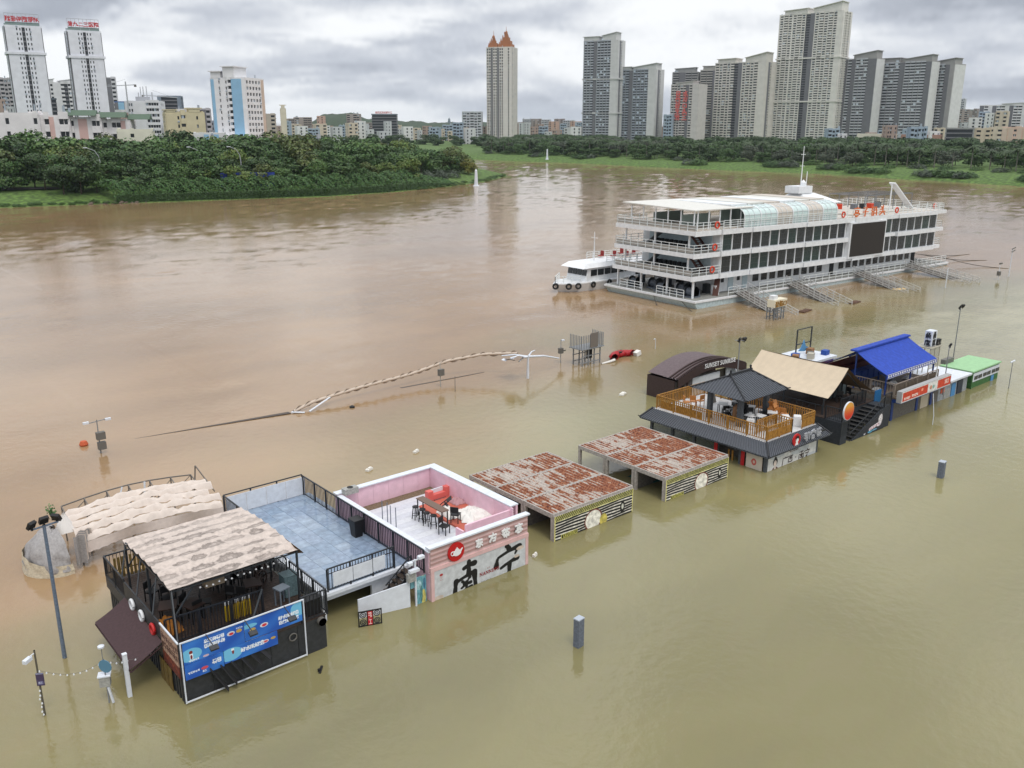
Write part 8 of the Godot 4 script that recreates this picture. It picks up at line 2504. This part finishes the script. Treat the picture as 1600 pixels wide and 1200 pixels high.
	for x in [-1.1, -0.35, 0.4, 1.15]:
		for z in [-0.6, 0.6]: piece("post", galv, pf, q0 + Vector3(x, 0.3, z), Vector3(0.09, 2.6, 0.09))
	var bmz := MB.new(q0)
	for y in [0.3, 0.9, 1.5]:
		for z in [-0.6, 0.6]: bmz.bar(q0 + Vector3(-1.2, y, z), q0 + Vector3(1.25, y, z), 0.07, 0.07)
	bmz.box(q0 + Vector3(0, 1.6, 0), Vector3(2.9, 0.06, 1.7))
	part(bmz, "beams", galv, pf)
	for k in 14: piece("louvre", galv, pf, q0 + Vector3(-1.4 + k * 0.21, 2.25, 0.75), Vector3(0.05, 1.3, 0.05))
	for k in 8:
		piece("louvre", galv, pf, q0 + Vector3(-1.42, 2.25, 0.7 - k * 0.2), Vector3(0.05, 1.3, 0.05)); piece("louvre", galv, pf, q0 + Vector3(1.42, 2.25, 0.7 - k * 0.2), Vector3(0.05, 1.3, 0.05))
	piece("plate", mat("plate_brown", Color(0.44, 0.41, 0.38), 0.7), pf, q0 + Vector3(0.15, 2.35, 0.8), Vector3(0.95, 1.35, 0.05))
	for k in 3: piece("gas_cylinder", blk, pf, q0 + Vector3(-0.2 + k * 0.25, 1.0, 0.3), Vector3(0.14, 0.9, 0.14))
	# red collapsed inflatable tent
	var red := mat("inflatable_red", Color(0.62, 0.06, 0.09), 0.5)
	var it := thing("collapsed_tent", "red collapsed tent afloat in the river right of the steel platform", "tent", Vector3(60.9, 0, -56.0))
	var n := FastNoiseLite.new(); n.seed = 4; n.frequency = 0.9
	var rm := MB.new(it.position)
	rm.grid(func(u: float, v: float) -> Vector3:
		var a := PI * (0.05 + 0.9 * u)
		var rr := 0.42 + 0.12 * n.get_noise_2d(u * 14.0, v * 3.0)
		var b := TAU * v
		return it.position + Vector3(-cos(a) * 1.25 + cos(b) * rr * -cos(a), 0.25 + sin(b) * rr * 0.8, -sin(a) * 0.8 + cos(b) * rr * -sin(a)), 40, 14)
	part(rm, "tube", red, it)
	var dm := MB.new(it.position)
	dm.box(it.position + Vector3(0.15, 0.4, -0.75), Vector3(0.9, 0.3, 0.5), Basis(Vector3.UP, 0.2)); part(dm, "dark_flap", blk, it)
	var wm := MB.new(it.position); wm.box(it.position + Vector3(1.6, 0.25, 0.1), Vector3(0.6, 0.4, 0.5), Basis(Vector3.BACK, 0.3)); part(wm, "white_flap", mat("sheet_white"), it)
	var wr := MB.new(it.position)
	wr.tube([it.position + Vector3(-1.6, 0.15, 0.2), it.position + Vector3(-2.3, 0.1, 0.25), it.position + Vector3(-3.2, 0.02, 0.1)], 0.14, 6, 0.08); part(wr, "white_roll", mat("sheet_white"), it)
	# green netting in the second kiosk
	crumple("netting", "green netting afloat inside the kiosk beside the tea house", "netting", Vector3(40.3, 0.02, -34.6), 2.4, 1.8, 0.7, mat("net_green", Color(0.08, 0.30, 0.26), 0.9), 33)
	# small distant poles and hook lamp
	t = pole_thing("hook_lamp", "thin white hook lamp in the water left of the tan canvas roof", "lamp", Vector3(65.9, 0, -56.6), 1.0, 0.03, white)
	var hk := MB.new(); hk.tube([Vector3(0, 0.9, 0), Vector3(-0.1, 1.05, 0), Vector3(-0.28, 1.0, 0)], 0.04, 5); part(hk, "lamp_arm", white, t)
	t = pole_thing("camera_pole", "thin pole with white cross arm right of the green shop", "camera pole", Vector3(78.1, 0, -28.4), 2.35, 0.04, galv)
	var xa := MB.new(); xa.bar(Vector3(-0.4, 2.3, 0), Vector3(0.4, 2.35, 0), 0.09, 0.09); part(xa, "cross_arm", white, t)
	t = pole_thing("lamp_post", "white lamp post with two arms far right in the river", "lamp post", Vector3(138.6, 0, -52.8), 4.0, 0.08, white)
	var la := MB.new(); la.bar(Vector3(-0.2, 4.0, 0), Vector3(0.9, 4.15, 0), 0.12, 0.12); la.bar(Vector3(-0.2, 3.6, 0), Vector3(0.9, 3.75, 0), 0.12, 0.12); part(la, "arms", wgrey, t)
	t = pole_thing("camera_pole", "thin pole with cabinet left of the far white lamp post", "camera pole", Vector3(134.5, 0, -52.6), 2.3, 0.05, white)
	var lc := MB.new(); lc.box(Vector3(0, 0.9, 0), Vector3(0.45, 0.6, 0.4)); lc.box(Vector3(0.2, 2.3, 0), Vector3(0.7, 0.2, 0.2)); part(lc, "cabinet", wgrey, t)
	pole_thing("marker_post", "white post in the water before the stern gangway", "post", Vector3(121.9, 0, -54.2), 2.8, 0.08, white)
	for q in [[38.0, -23.4, 0.06, "thin white stake leaning before the orange sign band"]]: pole_thing("stake", q[3], "stake", Vector3(63.9, 0, -28.0), 2.3, 0.03, white, "", Vector3(0.12, 0, -0.3))

func sunken_tent(white: Material) -> void:
	var o := thing("sunken_tent", "long pale awning tent half sunk in the water at left", "tent", Vector3(9, 0, -46))
	var cream := mat("canvas_cream", Color(0.84, 0.79, 0.75), 0.9, noise_tex("grime", 0.012, 0.92, 1.0, 5), 0.5)
	var n := FastNoiseLite.new(); n.seed = 6; n.frequency = 0.8; n.fractal_octaves = 3
	# roof strips with folds, ends ragged
	for k in 5:
		var m := MB.new(o.position)
		m.grid(func(u: float, v: float) -> Vector3:
			var x := lerpf(9.6, 16.9 + 0.25 * sin(k * 2.3), u)
			var t := (k + v * 0.86) / 5.0
			return Vector3(x, 1.15 + 0.75 * sin(PI * 0.5 * t) + 0.25 * sin(PI * u) + 0.16 * sin(v * PI) + 0.05 * sin(x * 5.0 + k * 2.0) * v + 0.18 * n.get_noise_2d(x * 1.8, t * 7.0), lerpf(-44.9, -47.6, t) + 0.25 * u - 0.5 * sin(PI * u) * 0.3), 30, 5, 0.012)
		part(m, "roof_strip", cream, o)
	var vl := MB.new(o.position)
	vl.grid(func(u: float, v: float) -> Vector3:
		var x := lerpf(9.6, 16.9, u)
		return Vector3(x, lerpf(0.6 + 0.3 * sin(PI * u) + 0.05 * absf(sin(u * 55.0)), 1.17 + 0.25 * sin(PI * u), v), -44.85 + 0.25 * u + 0.10 * sin(u * 14.0) * (1.0 - v)), 70, 4, 0.012)
	part(vl, "valance", mat("canvas_pink", Color(0.83, 0.78, 0.75), 0.9, noise_tex("grime", 0.012, 0.92, 1.0, 5), 0.5), o)
	# grey drum end with cream skirt
	var dr := MB.new(o.position)
	dr.grid(func(u: float, v: float) -> Vector3:
		var a := lerpf(-0.1, PI + 0.2, u)
		var r := 1.5 * sqrt(maxf(0.02, 1.0 - v * v)) + 0.2 * n.get_noise_2d(u * 7.0, v * 3.0) + 0.04 * sin(u * 44.0)
		return Vector3(8.85 - sin(a) * r * 1.05, 0.2 + 1.75 * v, -46.0 + cos(a) * r * 1.1), 30, 10, 0.012)
	part(dr, "end_cover", mat("tarp_grey", Color(0.68, 0.665, 0.66), 0.8, gr2(), 0.7), o)
	var sk := MB.new(o.position)
	sk.grid(func(u: float, v: float) -> Vector3:
		var a := lerpf(-0.15, PI + 0.25, u)
		var r := 1.5 + 0.12 * (1.0 - v) + 0.08 * n.get_noise_2d(u * 12.0, v * 4.0)
		return Vector3(8.85 - sin(a) * r * 1.05, lerpf(-0.15, 0.5 + 0.35 * sin(u * 3.0), v) - 0.1 * sin(u * 7.0), -46.0 + cos(a) * r * 1.1), 30, 5, 0.012)
	part(sk, "skirt", mat("tarp_cream", Color(0.86, 0.81, 0.71), 0.9, gr2(), 0.7), o)
	var pk := MB.new(o.position)
	pk.grid(func(u: float, v: float) -> Vector3:
		var a := TAU * u
		var r := 0.5 * (1.0 - v) + 0.05 * sin(a * 5)
		return Vector3(9.35 + cos(a) * r, 1.55 + 0.95 * v, -46.2 - sin(a) * r), 18, 6)
	part(pk, "peak", mat("canvas_white", Color(0.85, 0.83, 0.81), 0.9), o)
	for k in 6:
		var c := MB.new(o.position)
		c.grid(func(u: float, v: float) -> Vector3: return Vector3(9.3 + 0.1 * k + u * 0.5, lerpf(0.25 + 0.1 * (k % 2), 1.75, v), -44.6 - k * 0.12 + 0.1 * sin(u * 8 + k)), 8, 5, 0.01)
		part(c, "gathered_curtain", cream if k % 2 else mat("tarp_grey"), o)
	# open steel truss along the back
	var fr := MB.new(o.position)
	for k in 7:
		var x := 9.8 + k * 1.15
		fr.bar(Vector3(x, -0.5, -48.3), Vector3(x, 1.9 + 0.3 * sin(PI * k / 6.0), -48.6), 0.06, 0.06)
		fr.bar(Vector3(x, 1.9 + 0.3 * sin(PI * k / 6.0), -48.6), Vector3(x, 1.5, -47.0), 0.05, 0.05)
		if k < 6:
			fr.bar(Vector3(x, 1.9 + 0.3 * sin(PI * k / 6.0), -48.6), Vector3(x + 1.15, 1.9 + 0.3 * sin(PI * (k + 1) / 6.0), -48.6), 0.06, 0.06)
			fr.bar(Vector3(x, 1.1, -48.4), Vector3(x + 1.15, 1.1, -48.4), 0.05, 0.05)
			fr.bar(Vector3(x, 1.1, -48.4), Vector3(x + 1.15, 1.9, -48.6), 0.03, 0.03)
	fr.bar(Vector3(16.7, 0.0, -48.5), Vector3(16.9, 2.5, -48.3), 0.06, 0.06); fr.bar(Vector3(16.9, 2.5, -48.3), Vector3(17.4, 1.2, -47.0), 0.05, 0.05)
	for x in [9.7, 12.2, 14.6, 16.9]: fr.bar(Vector3(x, -0.8, -45.0), Vector3(x, 1.2, -45.0), 0.06, 0.06)
	part(fr, "steel_truss", mat("truss_grey", Color(0.42, 0.40, 0.38), 0.6), o)
	for k in 2:
		var b := MB.new(o.position); b.bar(Vector3(12.6 + k * 1.4, 1.5, -48.4), Vector3(12.9 + k * 1.2, 2.2, -48.5), 0.1, 0.03); part(b, "torn_strip", white, o)
	# potted plant on the peak
	var p := loose("potted_shrub", "small green shrub on top of the sunken tent", "shrub", Vector3(8.95, 1.95, -46.9))
	var s := MB.new(); s.tube([Vector3(0, 0, 0), Vector3(0.03, 0.4, 0)], 0.03, 5); part(s, "stem", mat("bark"), p)
	rng.seed = 3
	var l := MB.new()
	for k in 130:
		l.col = Color(0.06, 0.14, 0.04) * rng.randf_range(0.6, 1.5)
		var d := Vector3(rng.randf_range(-1, 1), rng.randf_range(-1, 1), rng.randf_range(-1, 1)).normalized()
		leaf(l, Vector3(0, 0.5, 0) + d * Vector3(0.26, 0.42, 0.26) * rng.randf(), d, 0.09)
	part(l, "foliage", mat("leaf"), p)

func shore_things() -> void:
	# white obelisk markers
	for q in [[Vector3(201.7, 0.1, -260.4), 6.0, 1.0, "white obelisk river marker at the tip of the wooded point"], [on_bank(true, 5.75, 7), 6.0, 0.9, "white obelisk river marker on the far grass bank"]]:
		var t := thing("river_marker", q[3], "marker", q[0])
		var m := MB.new(); m.lathe(Vector3(0, -0.6, 0), [Vector2(q[2] * 1.3, 0), Vector2(q[2] * 1.2, 0.8), Vector2(q[2] * 0.75, 0.9), Vector2(q[2] * 0.45, q[1]), Vector2(0, q[1] + 0.6)], 6); part(m, "obelisk", mat("panel_white"), t)
	# curved street lamps over the left wood
	for q in [[150, 258, 16.5, "left"], [310, 262, 16.5, "middle"], [372, 262, 16.5, "right"]]:
		var az := deg_to_rad(40.0) + atan((q[0] - 800.0) / 1456.0)
		var b := Vector3(sin(az) * 300, 3.7, -cos(az) * 300)
		var t := thing("street_lamp", "%s tall curved street lamp rising from the left bank wood" % q[3], "street lamp", b, "street lamps of the left bank")
		var m := MB.new()
		m.tube([Vector3(0, 0, 0), Vector3(0, 6.5, 0), Vector3(-0.3, 8.6, 0.1), Vector3(-1.4, 10.2, 0.3), Vector3(-3.6, 11.0, 0.8)], 0.16, 6, 0.09)
		part(m, "pole", mat("sign_steel"), t)
		var h := MB.new(); h.box(Vector3(-4.0, 11.05, 0.9), Vector3(1.1, 0.2, 0.35)); part(h, "lamp_head", mat("panel_white"), t)
	# blue hoarding in the wood
	for q in [[358, 424, "long"], [338, 348, "short"]]:
		var ax: float = (q[0] + q[1]) / 2.0
		var az := deg_to_rad(40.0) + atan((ax - 800.0) / 1456.0)
		var b := Vector3(sin(az) * 290, 2.6, -cos(az) * 290)
		var m := MB.new(b)
		m.box(b + Vector3(0, 2.6, 0), Vector3((q[1] - q[0]) * 0.185, 4.2, 0.2), Basis(Vector3.UP, -az))
		for k in 6: m.box(b + Basis(Vector3.UP, -az) * Vector3((k - 2.5) / 5.0 * (q[1] - q[0]) * 0.18, 2.6, 0.16), Vector3(0.12, 3.7, 0.12), Basis(Vector3.UP, -az))
		solo(m, "blue_hoarding", mat("hoarding_blue", Color(0.08, 0.20, 0.55), 0.6), "%s blue site hoarding between the trees of the left bank" % q[2], "hoarding")
	# white pale mast among the trees, rocks, tent roof
	var mz := deg_to_rad(40.0) + atan((497 - 800.0) / 1456.0)
	var mp := Vector3(sin(mz) * 360, 4, -cos(mz) * 360)
	var mm := MB.new(mp); mm.tube([mp, mp + Vector3(0, 15.5, 0)], 0.22, 6, 0.12); mm.box(mp + Vector3(0, 13.0, 0), Vector3(1.2, 1.6, 1.2)); mm.box(mp + Vector3(0, 10.5, 0), Vector3(0.9, 0.8, 0.9))
	solo(mm, "telecom_mast", mat("sign_steel"), "thin telecom mast above the middle of the left bank wood", "mast")
	rng.seed = 71
	for k in 14:
		var p := on_bank(false, 5.1 + k * 0.06, rng.randf_range(0.5, 2.5))
		var m := MB.new(p)
		var s := rng.randf_range(0.5, 1.2)
		m.lathe(p - Vector3(0, 0.4, 0), [Vector2(s * 0.9, 0), Vector2(s, s * 0.5), Vector2(s * 0.6, s * 0.95), Vector2(0, s * 1.15)], 7, Basis(Vector3(1, 0.2, rng.randf_range(-0.3, 0.3)), Vector3(0.1, 0.8, 0), Vector3(rng.randf_range(-0.3, 0.3), 0, 0.8)))
		solo(m, "boulder", mat("rock_brown", Color(0.42, 0.37, 0.32), 0.95, gr2(), 0.4), "brown boulder at the waterline below the big dark tree", "boulder", "boulders of the left bank")
	# small road and white van above the grass slope
	var rd := MB.new()
	rd.grid(func(u: float, v: float) -> Vector3:
		var p := on_bank(false, lerpf(2.0, 5.3, u), lerpf(21.5, 26.5, v))
		return p + Vector3(0, 0.45, 0), 30, 2, 0.1)
	setting(rd, "road", mat("asphalt", Color(0.34, 0.34, 0.33), 0.95, gr2(), 0.2))
	var vp := on_bank(false, 4.55, 23.5) + Vector3(0, 0.5, 0)
	var van := thing("white_van", "small white van on the road above the grass slope", "van", vp)
	van.rotation.y = 0.2
	var vb := MB.new(); vb.hexa([Vector3(-2.2, 0.35, 0.85), Vector3(2.2, 0.35, 0.85), Vector3(2.2, 0.35, -0.85), Vector3(-2.2, 0.35, -0.85), Vector3(-2.1, 1.95, 0.75), Vector3(1.3, 1.95, 0.75), Vector3(1.3, 1.95, -0.75), Vector3(-2.1, 1.95, -0.75)]); part(vb, "body", mat("panel_white"), van)
	for x in [-1.4, 1.4]:
		for z in [-0.8, 0.8]:
			var wh := MB.new(); wh.tube([Vector3(x, 0.34, z - 0.1), Vector3(x, 0.34, z + 0.1)], 0.34, 12); part(wh, "wheel", mat("furn_black"), van)
	for q in [[-1.2, 1.2], [0.1, 1.2]]: piece("window_pane", mat("ship_glass"), van, vp + Vector3(q[0], 1.45, 0.83), Vector3(q[1], 0.5, 0.05))
	# construction cranes over the left bank
	for q in [[204, 142, 700.0, -1.0, "left tower crane behind the antenna building"], [243, 156, 720.0, 1.0, "right tower crane behind the antenna building"]]:
		var az := deg_to_rad(40.0) + atan((q[0] - 800.0) / 1456.0)
		var hh: float = CAM_HEIGHT + (195 - q[1]) / 1456.0 * q[2]
		var b := Vector3(sin(az) * q[2], 3, -cos(az) * q[2])
		var t := thing("tower_crane", q[4], "crane", b, "tower cranes")
		t.rotation.y = -az
		var m := MB.new(); m.bar(Vector3(0, 0, 0), Vector3(0, hh, 0), 0.9, 0.9); part(m, "mast", mat("sign_steel"), t)
		var j := MB.new(); j.bar(Vector3(-6 * q[3], hh - 2, 0), Vector3(17 * q[3], hh - 3.5, 0), 0.5, 0.5); j.bar(Vector3(0, hh + 1.5, 0), Vector3(14 * q[3], hh - 3.2, 0), 0.15, 0.15); part(j, "jib", mat("sign_steel"), t)
		var cw := MB.new(); cw.box(Vector3(-6 * q[3], hh - 2.6, 0), Vector3(1.6, 1.6, 1.0)); part(cw, "counterweight", mat("worn_grey"), t)
